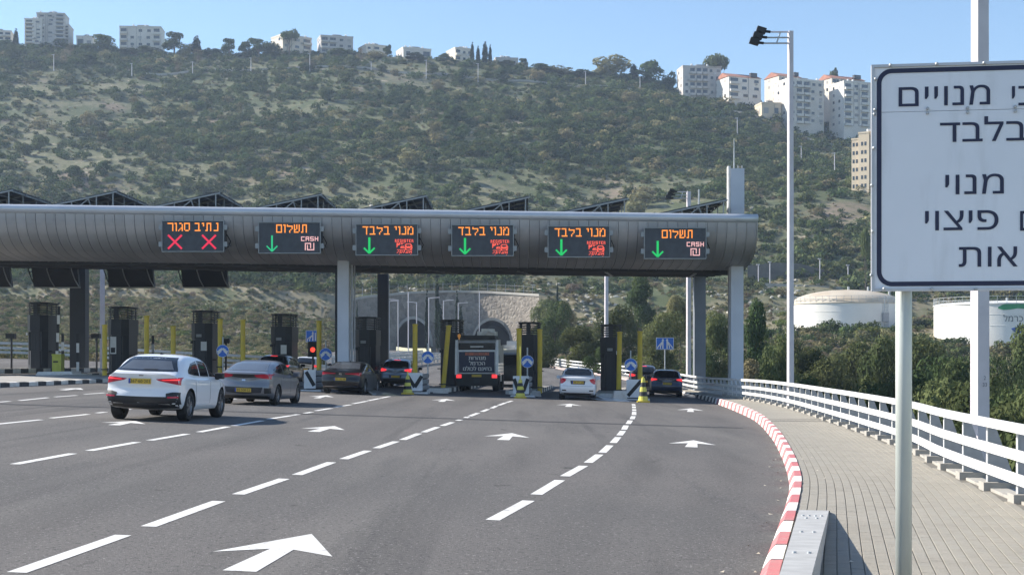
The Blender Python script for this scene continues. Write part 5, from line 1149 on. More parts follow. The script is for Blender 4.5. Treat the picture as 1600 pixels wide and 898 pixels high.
def carpaint(name, c, metal=0., r=.28): return mat(name, c, r, metal, col2=tuple(q * .96 for q in c), scale=1.5, coat=.6)
p_white = carpaint('paint_white', (.80, .81, .83)); p_grey = carpaint('paint_grey', (.20, .21, .235), .5, .32); p_black = carpaint('paint_black', (.009, .008, .010), .25); p_silverb = carpaint('paint_blue_silver', (.16, .20, .28), .45); p_navy = carpaint('paint_navy', (.03, .042, .085), .35); p_dark = carpaint('paint_dark_green', (.02, .026, .028), .2); p_wine = carpaint('paint_dark', (.03, .018, .022), .2)
SUVC = dict(L=4.5, W=1.85, wr=.365, yr=.86, yf=3.54, mir=3.0, handles=(1.55, 2.55), hz=.93, sill=.40, fin=1.35, plate=.93, platex=-.03, clad=None, arch=False, mirm=blackp, ws=(1.10, 1.44), bow=.16,
  top=[(0, 1.11), (.14, 1.13), (.22, 1.15), (.80, 1.46), (1.25, 1.555), (1.8, 1.57), (2.35, 1.54), (2.75, 1.44), (3.45, 1.10), (4.1, 1.01), (4.4, .88), (4.5, .74)], belt=[(0, 1.04), (.5, 1.05), (1.5, 1.0), (3.3, .98), (4.2, .86), (4.5, .68)],
  hw=[(0, .84), (.25, .90), (.9, .925), (3.6, .925), (4.2, .85), (4.5, .68)], bot=[(0, .42), (.25, .30), (.7, .24), (3.7, .23), (4.3, .26), (4.5, .36)], gh=(.84, .72, .52),
  rear=lambda z: -.05 * math.exp(-((z - .55) / .16) ** 2) - .05 * math.exp(-((z - 1.10) / .035) ** 2) + .03 * math.exp(-((z - .76) / .1) ** 2),
  rearparts=[('rear_window', [(-.54, 1.485), (0, 1.50), (.54, 1.485)], [(-.73, 1.165), (0, 1.155), (.73, 1.165)], glass), ('rear_glass', [(-.47, 1.40), (0, 1.41), (.47, 1.40)], [(-.63, 1.20), (0, 1.19), (.63, 1.20)], rglass, False, .012), ('wiper', [(-.05, 1.20), (.28, 1.205)], [(-.05, 1.185), (.28, 1.19)], pitch, False, .02),
    ('tail_light', [(.34, .985), (.62, 1.01), (.89, 1.035)], [(.42, .945), (.66, .90), (.91, .85)], tail, True), ('tail_bar', [(.46, .972), (.84, 1.0)], [(.50, .958), (.84, .965)], tailon, True, .013), ('bumper_lower', [(-.86, .585), (0, .575), (.86, .585)], [(-.82, .33), (0, .29), (.82, .33)], blackp), ('bumper_corner', [(.58, .655), (.72, .69), (.90, .69)], [(.60, .44), (.72, .40), (.88, .42)], blackp, True, .012), ('reflector', [(.62, .585), (.84, .60)], [(.62, .55), (.84, .56)], tail, True, .02), ('diffuser', [(-.42, .43), (.42, .43)], [(-.38, .34), (.38, .34)], cold, False, .018), ('badge', [(-.05, 1.075), (.05, 1.075)], [(-.05, 1.05), (.05, 1.05)], chrome, False, .012)],
  side=[([(.92, 1.20), (1.25, 1.36), (1.72, 1.42)], [(.88, 1.12), (1.3, 1.08), (1.72, 1.06)]), ([(1.80, 1.425), (2.2, 1.42), (2.5, 1.36)], [(1.80, 1.06), (2.2, 1.05), (2.5, 1.045)]), ([(2.57, 1.35), (2.8, 1.27), (3.16, 1.08)], [(2.57, 1.045), (2.8, 1.04), (3.16, 1.035)])], seams=[(1.24, 1.32), (2.5, 2.45), (3.38, 3.30)])
FAST = dict(SUVC, L=4.47, W=1.82, wr=.325, yr=.92, yf=3.62, mir=2.95, handles=(1.6, 2.6), hz=.88, sill=.32, fin=1.7, plate=.48, platex=0, clad=blackp, arch=False, ws=(1.02, 1.34), mirm=None, bow=.14,
  top=[(0, 1.04), (.10, 1.07), (.3, 1.13), (1.1, 1.36), (1.7, 1.44), (2.3, 1.44), (2.75, 1.34), (3.4, 1.02), (4.0, .94), (4.35, .80), (4.47, .66)], belt=[(0, .98), (.5, .98), (1.5, .94), (3.3, .90), (4.2, .76), (4.47, .60)], hw=[(0, .80), (.25, .87), (.9, .91), (3.6, .91), (4.2, .83), (4.47, .66)], bot=[(0, .34), (.3, .2), (.8, .17), (3.7, .17), (4.3, .2), (4.47, .3)],
  rear=lambda z: -.06 * math.exp(-((z - .55) / .16) ** 2) - .05 * math.exp(-((z - 1.0) / .05) ** 2),
  rearparts=[('rear_window', [(-.52, 1.37), (0, 1.385), (.52, 1.37)], [(-.66, 1.10), (0, 1.095), (.66, 1.10)], rglass), ('rear_panel', [(-.62, .985), (0, .985), (.62, .985)], [(-.50, .90), (0, .86), (.50, .90)], blackp), ('tail_light', [(.34, .965), (.60, 1.0), (.88, 1.0)], [(.40, .90), (.62, .86), (.89, .84)], tail, True, .012), ('badge', [(-.06, .82), (.06, .82)], [(-.06, .77), (.06, .77)], chrome, False, .012), ('bumper_lower', [(-.62, .58), (0, .57), (.62, .58)], [(-.56, .40), (0, .36), (.56, .40)], cold), ('reflector', [(.66, .56), (.86, .56)], [(.66, .38), (.84, .40)], blackp, True, .012), ('skirt', [(-.80, .30), (.80, .30)], [(-.76, .22), (.76, .22)], blackp, False)],
  side=[([(.75, 1.14), (1.2, 1.25), (1.72, 1.32)], [(.72, 1.08), (1.2, 1.02), (1.72, .99)]), ([(1.80, 1.325), (2.3, 1.33), (2.5, 1.29)], [(1.80, .985), (2.2, .97), (2.5, .965)]), ([(2.57, 1.275), (2.8, 1.18), (3.15, 1.01)], [(2.57, .965), (2.8, .96), (3.15, .955)])], seams=[(1.2, 1.3), (2.5, 2.45), (3.36, 3.26)])
SEDC = dict(FAST, L=4.7, W=1.87, wr=.335, plate=.66, fin=1.9, ws=(1.02, 1.33), bow=.14,
  top=[(0, 1.02), (.12, 1.07), (.55, 1.09), (1.5, 1.37), (2.0, 1.44), (2.5, 1.43), (2.95, 1.34), (3.6, 1.02), (4.2, .93), (4.55, .80), (4.7, .66)], belt=[(0, .97), (.5, 1.0), (1.5, .95), (3.4, .91), (4.4, .76), (4.7, .6)], hw=[(0, .84), (.25, .90), (.9, .935), (3.8, .93), (4.4, .85), (4.7, .68)], bot=[(0, .36), (.3, .24), (.8, .19), (3.9, .18), (4.5, .2), (4.7, .3)], yr=1.0, yf=3.8, mir=3.15, handles=(1.75, 2.75), mirm=None,
  rearparts=[('rear_window', [(-.54, 1.37), (0, 1.385), (.54, 1.37)], [(-.70, 1.115), (0, 1.11), (.70, 1.115)], rglass), ('tail_light', [(.20, .915), (.55, .935), (.92, .97)], [(.22, .885), (.56, .87), (.93, .80)], tail, True), ('badge', [(-.06, .93), (.06, .93)], [(-.06, .85), (.06, .85)], chrome, False, .012), ('plate_recess', [(-.34, .75), (.34, .75)], [(-.30, .57), (.30, .57)], blackp, False, .006), ('bumper_trim', [(-.78, .36), (.78, .36)], [(-.76, .33), (.76, .33)], chrome, False, .014), ('skirt', [(-.76, .32), (.76, .32)], [(-.72, .26), (.72, .26)], blackp, False)],
  side=[([(1.15, 1.19), (1.5, 1.29), (1.9, 1.33)], [(1.08, 1.08), (1.5, 1.02), (1.9, 1.0)]), ([(1.98, 1.335), (2.4, 1.33), (2.68, 1.29)], [(1.98, .995), (2.4, .98), (2.68, .97)]), ([(2.75, 1.275), (3.0, 1.18), (3.35, 1.01)], [(2.75, .97), (3.0, .965), (3.35, .955)])], seams=[(1.45, 1.5), (2.7, 2.65), (3.5, 3.4)])
SED = dict(SEDC, L=4.37, W=1.70, wr=.31, yr=.92, yf=3.49, mir=2.95, plate=.80, bow=.12, fin=1.7, handles=(1.55, 2.5),
  top=[(0, 1.03), (.10, 1.08), (.50, 1.11), (1.15, 1.38), (1.6, 1.455), (2.2, 1.455), (2.65, 1.36), (3.3, 1.03), (3.9, .94), (4.25, .80), (4.37, .66)], belt=[(0, .97), (.5, 1.0), (1.5, .95), (3.2, .91), (4.1, .76), (4.37, .6)], hw=[(0, .77), (.25, .83), (.9, .85), (3.4, .85), (4.1, .78), (4.37, .6)], bot=[(0, .34), (.3, .24), (.8, .19), (3.6, .18), (4.2, .2), (4.37, .3)],
  rearparts=[('rear_window', [(-.50, 1.375), (0, 1.39), (.50, 1.375)], [(-.62, 1.145), (0, 1.14), (.62, 1.145)], rglass), ('window_edge', [(-.535, 1.40), (0, 1.415), (.535, 1.40)], [(-.66, 1.125), (0, 1.12), (.66, 1.125)], glass, False, .003), ('tail_light', [(.52, .93), (.66, .98), (.83, .99)], [(.58, .82), (.70, .74), (.84, .72)], tail, True), ('plate_recess', [(-.34, .88), (.34, .88)], [(-.31, .71), (.31, .71)], cold, False, .006), ('bumper_seam', [(-.80, .64), (.80, .64)], [(-.80, .63), (.80, .63)], pitch, False, .004), ('reflector', [(.52, .46), (.70, .46)], [(.52, .41), (.70, .41)], blackp, True, .012), ('skirt', [(-.62, .30), (.62, .30)], [(-.60, .25), (.60, .25)], blackp, False), ('boot_trim', [(-.36, .915), (.36, .915)], [(-.36, .89), (.36, .89)], p_white, False, .025)],
  side=[([(.95, 1.22), (1.3, 1.31), (1.62, 1.35)], [(.90, 1.09), (1.3, 1.03), (1.62, 1.0)]), ([(1.70, 1.355), (2.1, 1.35), (2.38, 1.31)], [(1.70, .995), (2.1, .98), (2.38, .97)]), ([(2.45, 1.295), (2.7, 1.19), (3.05, 1.01)], [(2.45, .97), (2.7, .965), (3.05, .955)])], seams=[(1.2, 1.3), (2.42, 2.36), (3.2, 3.1)])
WAG = dict(SED, L=4.56, W=1.76, yr=.95, yf=3.65, plate=.72, bow=.13, fin=.9, mir=3.05, hz=.9, handles=(1.6, 2.6),
  top=[(0, 1.08), (.10, 1.20), (.45, 1.42), (.9, 1.475), (1.9, 1.48), (2.4, 1.46), (2.85, 1.36), (3.5, 1.03), (4.1, .94), (4.45, .80), (4.56, .66)], belt=[(0, .97), (.5, 1.0), (1.5, .96), (3.3, .92), (4.3, .76), (4.56, .6)], hw=[(0, .80), (.25, .86), (.9, .88), (3.6, .88), (4.3, .80), (4.56, .62)], bot=[(0, .34), (.3, .24), (.8, .19), (3.7, .18), (4.4, .2), (4.56, .3)],
  rearparts=[('rear_window', [(-.56, 1.40), (0, 1.41), (.56, 1.40)], [(-.66, 1.05), (0, 1.03), (.66, 1.05)], glass), ('tail_light', [(.50, .96), (.66, .99), (.86, 1.0)], [(.50, .915), (.68, .88), (.87, .82)], tailon, True), ('chrome_strip', [(-.52, .955), (.52, .955)], [(-.52, .92), (.52, .92)], chrome, False, .014), ('badge', [(-.05, 1.005), (.05, 1.005)], [(-.05, .96), (.05, .96)], chrome, False, .02), ('plate_recess', [(-.34, .80), (.34, .80)], [(-.31, .64), (.31, .64)], cold, False, .006), ('bumper_seam', [(-.80, .56), (.80, .56)], [(-.80, .545), (.80, .545)], pitch, False, .004), ('skirt', [(-.70, .36), (.70, .36)], [(-.66, .26), (.66, .26)], blackp, False)],
  side=[([(.45, 1.27), (.9, 1.36), (1.5, 1.385)], [(.45, 1.10), (.9, 1.05), (1.5, 1.02)]), ([(1.58, 1.385), (2.0, 1.38), (2.45, 1.34)], [(1.58, 1.01), (2.0, 1.0), (2.45, .99)]), ([(2.52, 1.32), (2.8, 1.22), (3.2, 1.03)], [(2.52, .985), (2.8, .98), (3.2, .97)])], seams=[(1.3, 1.4), (2.5, 2.45), (3.3, 3.2)])
XO = dict(WAG, L=4.3, W=1.82, wr=.35, yr=.85, yf=3.5, plate=.62, clad=blackp, arch=True, ws=(1.08, 1.46), mirm=blackp, mir=2.9,
  top=[(0, 1.14), (.10, 1.26), (.40, 1.50), (.9, 1.60), (1.7, 1.61), (2.25, 1.57), (2.7, 1.45), (3.35, 1.10), (3.9, 1.02), (4.2, .88), (4.3, .74)], belt=[(0, 1.03), (.5, 1.06), (1.5, 1.02), (3.2, .98), (4.05, .84), (4.3, .68)], hw=[(0, .83), (.25, .89), (.9, .91), (3.4, .91), (4.05, .83), (4.3, .65)], bot=[(0, .40), (.3, .28), (.8, .24), (3.5, .23), (4.1, .26), (4.3, .36)],
  rearparts=[('rear_window', [(-.60, 1.50), (0, 1.515), (.60, 1.50)], [(-.70, 1.10), (0, 1.08), (.70, 1.10)], glass), ('tail_light', [(.50, 1.02), (.68, 1.06), (.88, 1.08)], [(.52, .94), (.70, .90), (.89, .88)], tail, True), ('badge', [(-.06, 1.0), (.06, 1.0)], [(-.06, .94), (.06, .94)], chrome, False, .012), ('plate_recess', [(-.36, .70), (.36, .70)], [(-.32, .54), (.32, .54)], cold, False, .006), ('bumper_lower', [(-.84, .50), (0, .50), (.84, .50)], [(-.80, .32), (0, .30), (.80, .32)], blackp), ('brake_light', [(-.18, 1.545), (.18, 1.545)], [(-.18, 1.525), (.18, 1.525)], tail, False, .012)],
  side=[([(.45, 1.38), (.9, 1.48), (1.45, 1.50)], [(.45, 1.18), (.9, 1.12), (1.45, 1.09)]), ([(1.53, 1.50), (1.95, 1.49), (2.3, 1.45)], [(1.53, 1.085), (1.95, 1.07), (2.3, 1.06)]), ([(2.37, 1.43), (2.65, 1.32), (3.05, 1.10)], [(2.37, 1.055), (2.65, 1.05), (3.05, 1.04)])], seams=[(1.2, 1.3), (2.35, 2.3), (3.2, 3.1)])
LIT = lambda P, w=.2: dict(P, rearparts=[q if q[0] not in ('tail_light', 'brake_light') else (q[0], q[1], q[2], tailon, *q[4:]) for q in P['rearparts']])
for P_, m_ in ((SUVC, p_white), (FAST, p_grey), (SEDC, p_black), (SED, p_white), (WAG, p_navy)): P_['clad'] = m_; P_['mirm'] = P_['mirm'] or m_
car('car', 'white coupe style crossover with black lower bumper, nearest vehicle', 'car', 219, 34.1, 4.5, SUVC, p_white, '267·60·203')
car('car', 'dark grey fastback hatchback between the white crossover and the black sedan', 'car', 380, 47.0, 5.5, FAST, p_grey, '82·508·52')
car('car', 'black sedan with wide red tail lights passing the striped barrier', 'car', 531, 64.2, 6, SEDC, p_black, '55·142·68')
car('car', 'blue silver crossover entering the lane left of the road sweeper', 'car', 617, 82, 4.6, LIT(XO), p_silverb)
car('car', 'white sedan entering the lane right of the sweeper', 'car', 902, 66.5, 3.0, SED, p_white, '38·271·69')
car('car', 'dark blue estate wagon in the rightmost toll lane', 'car', 1041, 79, 4.6, WAG, p_navy, '70·315·39')
car('car', 'black hatchback with lit high brake light behind the grey fastback', 'car', 422, 77, 6, LIT(XO), p_dark)
car('car', 'pale silver car with lit tail light ahead of the black hatchback', 'car', 474, 89, 5, LIT(WAG), p_white)
car('car', 'dark car with bright red brake light ahead of the blue wagon', 'car', 1005, 90, 4.6, LIT(XO), p_wine)
# road sweeper
def sweeper(px, d):
    x = X(px, d); t = thing('road_sweeper', 'white road sweeper truck with navy panel of white Hebrew lettering on its back', 'road sweeper', (x, d, zr(x, d)), -HD, 'vehicles queueing at the toll booths'); q = lambda mb, n, m: mb.build(n, m, t, world=False); wp = mat('sweeper_white', (.82, .83, .85), .4, coat=.4, scale=3)
    mb = MB(); mb.prism([(.05, .95), (.0, 2.05), (.12, 2.62), (.55, 2.78), (2.9, 2.78), (2.9, .95)], -1.02, 1.02, 'x'); q(mb, 'hopper', wp)
    mb = MB(); mb.box(-.95, .95, -.03, .0, 1.02, 2.12); q(mb, 'rear_panel', navy)
    for s_ in (-1, 1):
        mb = MB(); mb.prism([(-.12, .90), (-.06, 2.2), (.06, 2.75), (.22, 2.75), (.12, 2.2), (.1, .90)], s_ * 1.025, s_ * 1.16, 'x'); q(mb, 'side_frame', wp)
        mb = MB(); mb.box(s_ * .95 - .14, s_ * .95 + .14, -.10, .0, .72, .92); q(mb, 'tail_light', tailon)
        mb = MB(); mb.box(s_ * 1.0 - .12, s_ * 1.0 + .12, .6, 1.6, .05, .85); mb.lathe([(.001, s_ * .78), (.42, s_ * .78), (.45, s_ * .82), (.45, s_ * 1.02), (.42, s_ * 1.06), (.001, s_ * 1.06)], 20, (0, .9, .45), 'x'); q(mb, 'wheel', rubber)
        mb = MB(); mb.lathe([(.001, s_ * .78), (.42, s_ * .78), (.45, s_ * .82), (.45, s_ * 1.02), (.42, s_ * 1.06), (.001, s_ * 1.06)], 20, (0, 4.2, .45), 'x'); q(mb, 'wheel', rubber)
        mb = MB(); mb.box(s_ * 1.12 - .05, s_ * 1.12 + .05, .3, .7, 1.5, 1.95); q(mb, 'lamp_box', postg)
    mb = MB(); mb.prism([(-.06, .30), (-.10, .95), (.3, .949), (.3, .30)], -1.08, 1.08, 'x'); q(mb, 'rear_bumper', blackp)
    mb = MB(); mb.box(-.16, .16, -.125, -.095, .45, .75); q(mb, 'step_plate', cold); mb = MB(); mb.box(-.26, .26, -.115, -.10, .78, .9); q(mb, 'number_plate', plate_y)
    mb = MB(); mb.box(-.98, .98, .02, .10, .0 + 2.22, 2.60); q(mb, 'rear_window', boothglass); mb = MB(); mb.box(-.35, .35, -.0, .018, 2.36, 2.42); q(mb, 'light_strip', white)
    mb = MB(); mb.prism([(-1.0, 2.785), (1.0, 2.785), (.9, 3.0), (-.9, 3.0)], .3, 2.6, 'y'); q(mb, 'roof_cover', blackp)
    mb = MB(); mb.tube([(-.98, .3, 2.78), (-.98, .3, 2.92)], .04, 6); mb.lathe([(.08, 2.9), (.08, 3.04), (.001, 3.08)], 12, (-.98, .3, 0)); q(mb, 'beacon', mat('amber', (.8, .35, .05), .3, emit=(1, .4, .05), es=.08))
    mb = MB(); mb.box(-.1, .9, 1.2, 2.4, 3.0, 3.22); mb.box(.15, .8, 1.0, 1.9, 3.22, 3.36); mb.tube([(.2, .8, 3.0), (.5, .9, 3.25), (.9, 1.0, 3.1)], .07, 6); q(mb, 'roof_unit', wp)
    mb = MB(); mb.box(-1.0, 1.0, 2.95, 5.0, .5, 2.5); q(mb, 'cab', wp); mb = MB(); mb.box(-.9, .9, 5.0, 5.04, 1.3, 2.3); q(mb, 'windscreen', glass); mb = MB(); mb.box(-.9, .9, .3, 4.9, .35, .6); q(mb, 'chassis', blackp)
    mb = MB(); mb.box(-.62, .66, -.045, -.031, 1.93, 2.08); q(mb, 'orange_strip', mat('banner_orange', (.62, .18, .10), .5, col2=(.35, .12, .10), scale=14, stretch=(1, 1, .2)))
    for s_, z, h in (('מנהרות', 1.69, .18), ('הכרמל', 1.41, .18), ('בחינם לכולנו', 1.12, .18)):
        me = text_mesh(s_, h, 'CENTER', res=2, bold=.06); me.transform(Matrix.Translation((.02, -.036, z)) @ Matrix.Rotation(R(90), 4, 'X')); link_mesh('lettering', me, white, t)
    return t
sweeper(745, 78.5)
# the dark van ahead of it
x = X(790, 91); t = thing('van', 'dark van with white roof gear partly hidden by the road sweeper', 'van', (x, 91, zr(x, 91)), -HD, 'vehicles queueing at the toll booths')
mb = MB(); mb.prism([(0, .35), (.0, 1.2), (.12, 2.0), (.3, 2.1), (3.3, 2.1), (4.1, 1.3), (4.9, 1.05), (5.0, .35)], -.95, .95, 'x'); o = mb.build('body', p_dark, t, world=False); b_ = o.modifiers.new('bevel', 'BEVEL'); b_.width = .08; b_.segments = 3
mb = MB(); mb.box(-.75, .75, .015, .07, 1.35, 1.9); mb.build('rear_window', glass, t, world=False)
for s_ in (-1, 1):
    mb = MB(); mb.box(s_ * .84 - .07, s_ * .84 + .07, -.02, .05, .9, 1.3); mb.build('tail_light', tailon, t, world=False)
    for y in (.9, 4.0): mb = MB(); mb.lathe([(.001, s_ * .72), (.33, s_ * .72), (.35, s_ * .76), (.35, s_ * .93), (.33, s_ * .97), (.001, s_ * .97)], 18, (0, y, .35), 'x'); mb.build('wheel', rubber, t, world=False)
mb = MB(); mb.box(-.8, .8, -.06, .06, .42, .6); mb.build('bumper', blackp, t, world=False)
mb = MB(); mb.box(-.3, .5, 1.2, 2.2, 2.35, 2.6); mb.box(-.7, .7, .5, .6, 2.1, 2.3); mb.box(-.7, .7, 2.8, 2.9, 2.1, 2.3); mb.box(.2, .75, .6, 2.8, 2.3, 2.36); mb.build('roof_gear', white, t, world=False)
x = X(801, 185); mb = MB(); t = thing('truck', 'pale truck far ahead in the lane beyond the van', 'truck', (x, 185, zr(x, 185)), 0); mb.box(-.75, .75, 0, 5, .9, 2.8); mb.build('cargo_box', wall_w, t, world=False); mb = MB(); mb.box(-.72, .72, .05, 6.5, .45, .9); mb.build('chassis', blackp, t, world=False); mb = MB(); mb.box(-.74, .74, 5.1, 6.7, .7, 2.4); mb.build('cab', white, t, world=False)
for s_ in (-1, 1):
    for y in (1.2, 5.6): mb = MB(); mb.lathe([(.001, s_ * .5), (.45, s_ * .5), (.45, s_ * .74), (.001, s_ * .74)], 16, (0, y, .45), 'x'); mb.build('wheel', rubber, t, world=False)
    mb = MB(); mb.box(s_ * .6 - .1, s_ * .6 + .1, -.03, 0, .7, .85); mb.build('tail_light', tailon, t, world=False)
# ---------------------------------------------------------------- buildings on the ridge
rb = random.Random(21)
def building(x0, x1, yt, yb, d, lab, wm, floors, cols, a=14, dep=11., roof=None, balc=True, gable=False, sink=6):
    w_vis = (x1 - x0) / F * d; a_ = R(a); w = max(4., (w_vis - dep * math.sin(a_)) / math.cos(a_)); zb, zt = Z(yb, d), Z(yt, d); h = zt - zb - (2.4 if roof == 'red' else .7)
    # left rear corner of the box appears at x0, right front corner at x1
    c = Vector((X((x0 + x1) / 2, d), d, zb)); t = thing('apartment_building', lab, 'building', c, a_, 'apartment buildings on the ridge')
    hw = w / 2
    mb = MB(); mb.box(-hw, hw, 0, dep, -sink, h); mb.build('wall', wm, t, world=False)
    if roof == 'red':
        mb = MB(); mb.add([(-hw - .3, -.4, h + .003), (hw + .3, -.4, h + .003), (hw + .3, dep + .4, h + .003), (-hw - .3, dep + .4, h + .003), (-hw - .3, dep / 2, h + 2.4), (hw + .3, dep / 2, h + 2.4)], [(0, 1, 5, 4), (2, 3, 4, 5), (3, 0, 4), (1, 2, 5), (0, 3, 2, 1)]); mb.build('roof', roof_r, t, world=False)
        mb = MB(); mb.box(hw * .35, hw * .75, -.2, 1.2, h + .6, h + 2.3); mb.build('water_heater', cold, t, world=False)
    else:
        mb = MB(); mb.box(-hw - .15, hw + .15, -.15, dep + .15, h + .002, h + .7); mb.build('parapet', wm, t, world=False)
        mb = MB(); mb.box(-hw * .2, hw * .35, dep * .3, dep * .7, h + .7, h + 1.9); mb.build('roof_hut', roof_g, t, world=False)
        for q in range(rb.randint(1, 3)): mb = MB(); xx = rb.uniform(-hw * .8, hw * .8); mb.tube([(xx, 1.5, h + .7), (xx, 1.5, h + 1.7)], .45, 8); mb.build('water_tank', white, t, world=False)
    fh = h / floors; cw = w / cols; bc = set(rb.sample(range(cols), max(1, cols // 2))) if balc else set()
    wmesh = {}
    def wn(key, sx, sz, m, prot):
        if key not in wmesh: q = MB(); q.box(-sx / 2, sx / 2, -prot, .02, -sz / 2, sz / 2); wmesh[key] = q.mesh('window'); wmesh[key].materials.append(m)
        return wmesh[key]
    for f in range(floors):
        z = fh * (f + .55)
        for cI in range(cols):
            x = -hw + cw * (cI + .5)
            if cI in bc:
                mb = MB(); mb.box(x - cw * .44, x + cw * .44, -1.2, -.002, fh * f + .0, fh * f + .95 * fh / 3.0); mb.build('balcony', wm, t, world=False)
                o = link_mesh('balcony_door', wn('b', cw * .72, fh * .55, winm, .03), None, t); o.location = (x, 0, z + .1)
            elif rb.random() < .92:
                k = rb.random(); o = link_mesh('window', wn('w' if k < .7 else 's', cw * (.42 if k < .7 else .5), fh * .38, winm if k < .7 else shut, .05), None, t); o.location = (x + rb.uniform(-.1, .1) * cw, 0, z)
                if k < .7:
                    s_ = MB(); s_.box(-cw * .25, cw * .25, -.16, -.0, -fh * .24, -fh * .2); q = s_.build('sill', wm, o, world=False)
        for q in range(1 if rb.random() < .6 else 2):
            mb = MB(); xx = rb.uniform(-hw * .85, hw * .85); mb.box(xx - .4, xx + .4, -.45, -.003, fh * f + .25, fh * f + .85); mb.build('air_conditioner', shut if rb.random() < .5 else white, t, world=False)
        if rb.random() < .8: mb = MB(); xx = rb.uniform(-hw * .9, hw * .5); mb.box(xx, xx + .12, -.12, -.003, 0, h); mb.build('drain_pipe', roof_g, t, world=False)
        for sy in (.3, .68):
            if rb.random() < .7: mb = MB(); mb.box(-hw - .05, -hw + .02, dep * sy - .7, dep * sy + .7, z - fh * .2, z + fh * .2); mb.build('window', winm if rb.random() < .6 else shut, t, world=False)
    return t
BLD = [(-30, 20, 47, 72, 690, 'pale block cut by the left edge of the view on the ridge', wall_w, 3, 4, 12),
 (36, 68, 29, 74, 688, 'pale left wing of the tall stepped tower block on the left ridge', wall_w, 7, 2, 10),
 (56, 102, 20, 74, 691, 'tallest pale tower block with recessed balconies on the left ridge', wall_g, 8, 3, 6), (96, 106, 38, 72, 694, 'narrow right wing of the tall tower block on the left ridge', wall_g, 6, 1, 6),
 (118, 146, 56, 78, 695, 'low plain pale house half hidden by a round tree, left ridge', wall_w, 1, 2, 5), (186, 252, 41, 86, 690, 'square pale four storey block between two round trees on the left ridge', wall_w, 4, 5, 4),
 (433, 496, 56, 90, 690, 'apartment block with a bright cream gable side under a flat topped pine', wall_c, 3, 3, 38), (497, 556, 56, 86, 692, 'dark edged three storey block right of the cream gabled block', wall_g, 3, 4, 16),
 (565, 612, 70, 90, 694, 'low pale block with a conifer at its right corner on the ridge', wall_c, 2, 3, 25), (624, 680, 75, 94, 694, 'low white building with blank left wall at the ridge centre', wall_w, 1, 3, 22),
 (704, 746, 75, 98, 694, 'pale block left of the four dark cypresses on the ridge', wall_c, 2, 3, 25), (772, 812, 90, 104, 696, 'low pale rooftop just right of the ridge cypresses', wall_g, 1, 3, 8)]
for q in BLD: building(*q)
building(1064, 1130, 103, 150, 668, 'grey pocked apartment block under an umbrella pine, right ridge', wall_g, 4, 6, 8)
building(1130, 1198, 113, 156, 660, 'white red roofed block with long balconies, nearest the umbrella pine', wall_w, 3, 3, 22, 11., 'red')
building(1207, 1262, 112, 160, 672, 'red roofed cream block behind the tall lamp pole', wall_c, 4, 3, 26, 11., 'red')
building(1222, 1298, 124, 194, 640, 'large white stepped block crossed by the tall lamp pole', wall_w, 6, 5, 22, 12., None)
building(1289, 1362, 116, 170, 668, 'red roofed block behind the large road sign edge', wall_c, 4, 4, 24, 11., 'red')
building(1309, 1380, 128, 198, 640, 'white stepped block touching the edge of the large road sign', wall_w, 6, 4, 20, 12., None)
building(1187, 1224, 160, 186, 640, 'low yellowish house beneath the red roofed block', wall_y, 1, 2, 10, 9., None, False)
# yellow tower of three slabs
t = thing('tower_block', 'yellow ochre tower block of three vertical slabs beside the road sign', 'building', at(1351, 313, 440), R(-36))
for k, (x0, x1, y0, h) in enumerate(((-4.4, -2.0, .6, 18.4), (-1.95, 1.4, 0, 20.0), (2.1, 5.6, .4, 21.0))):
    mb = MB(); mb.box(x0, x1, y0, y0 + 9, -6, h); mb.build('slab_wall', wall_y, t, world=False)
    mb = MB(); mb.box(x0 - .1, x1 + .1, y0 - .1, y0 + 9, h + .002, h + .5); mb.build('parapet', wall_y, t, world=False)
    for f in range(7):
        for xx in ((x0 + x1) / 2 - .55, (x0 + x1) / 2 + .5): mb = MB(); mb.box(xx - .3, xx + .3, y0 - .05, y0 + .02, 1.4 + f * 2.5, 2.5 + f * 2.5); mb.build('window', winm, t, world=False)
        mb = MB(); mb.box(x1 - .02, x1 + .05, y0 + 3, y0 + 4.4, 1.4 + f * 2.5, 2.5 + f * 2.5); mb.build('window', winm, t, world=False)
mb = MB(); mb.box(1.41, 2.09, 1.2, 8, -6, 19.6); mb.build('stair_shaft', roof_g, t, world=False)
for x in (0, 3.2): mb = MB(); mb.tube([(x, 3, 19.5), (x, 3, 21.6)], .6, 8); mb.build('water_tank', white, t, world=False)
# long retaining line of the ridge road
mb = MB(); pp = [at(u, y, d) for u, y, d in ((1400, 225, 610), (1300, 215, 622), (1150, 196, 640), (1000, 152, 655), (880, 140, 655), (760, 128, 655), (560, 122, 655), (400, 118, 650), (210, 110, 645))]
hp, _ = smooth_path([(p.x, p.y) for p in pp], 6.)
for i in range(len(hp) - 1):
    a, b = Vector((*hp[i], terrain(*hp[i]) + .1)), Vector((*hp[i + 1], terrain(*hp[i + 1]) + .1)); mb.add([a, b, b + Vector((0, 0, .9)), a + Vector((0, 0, .9)), a + Vector((0, .5, .9)), b + Vector((0, .5, .9)), b + Vector((0, .5, 0)), a + Vector((0, .5, 0))], [(0, 1, 2, 3), (3, 2, 5, 4), (4, 5, 6, 7)])
tag(mb.build('ridge_wall', concrete, None), 'thin pale low wall of the road running below the ridge houses', 'wall')
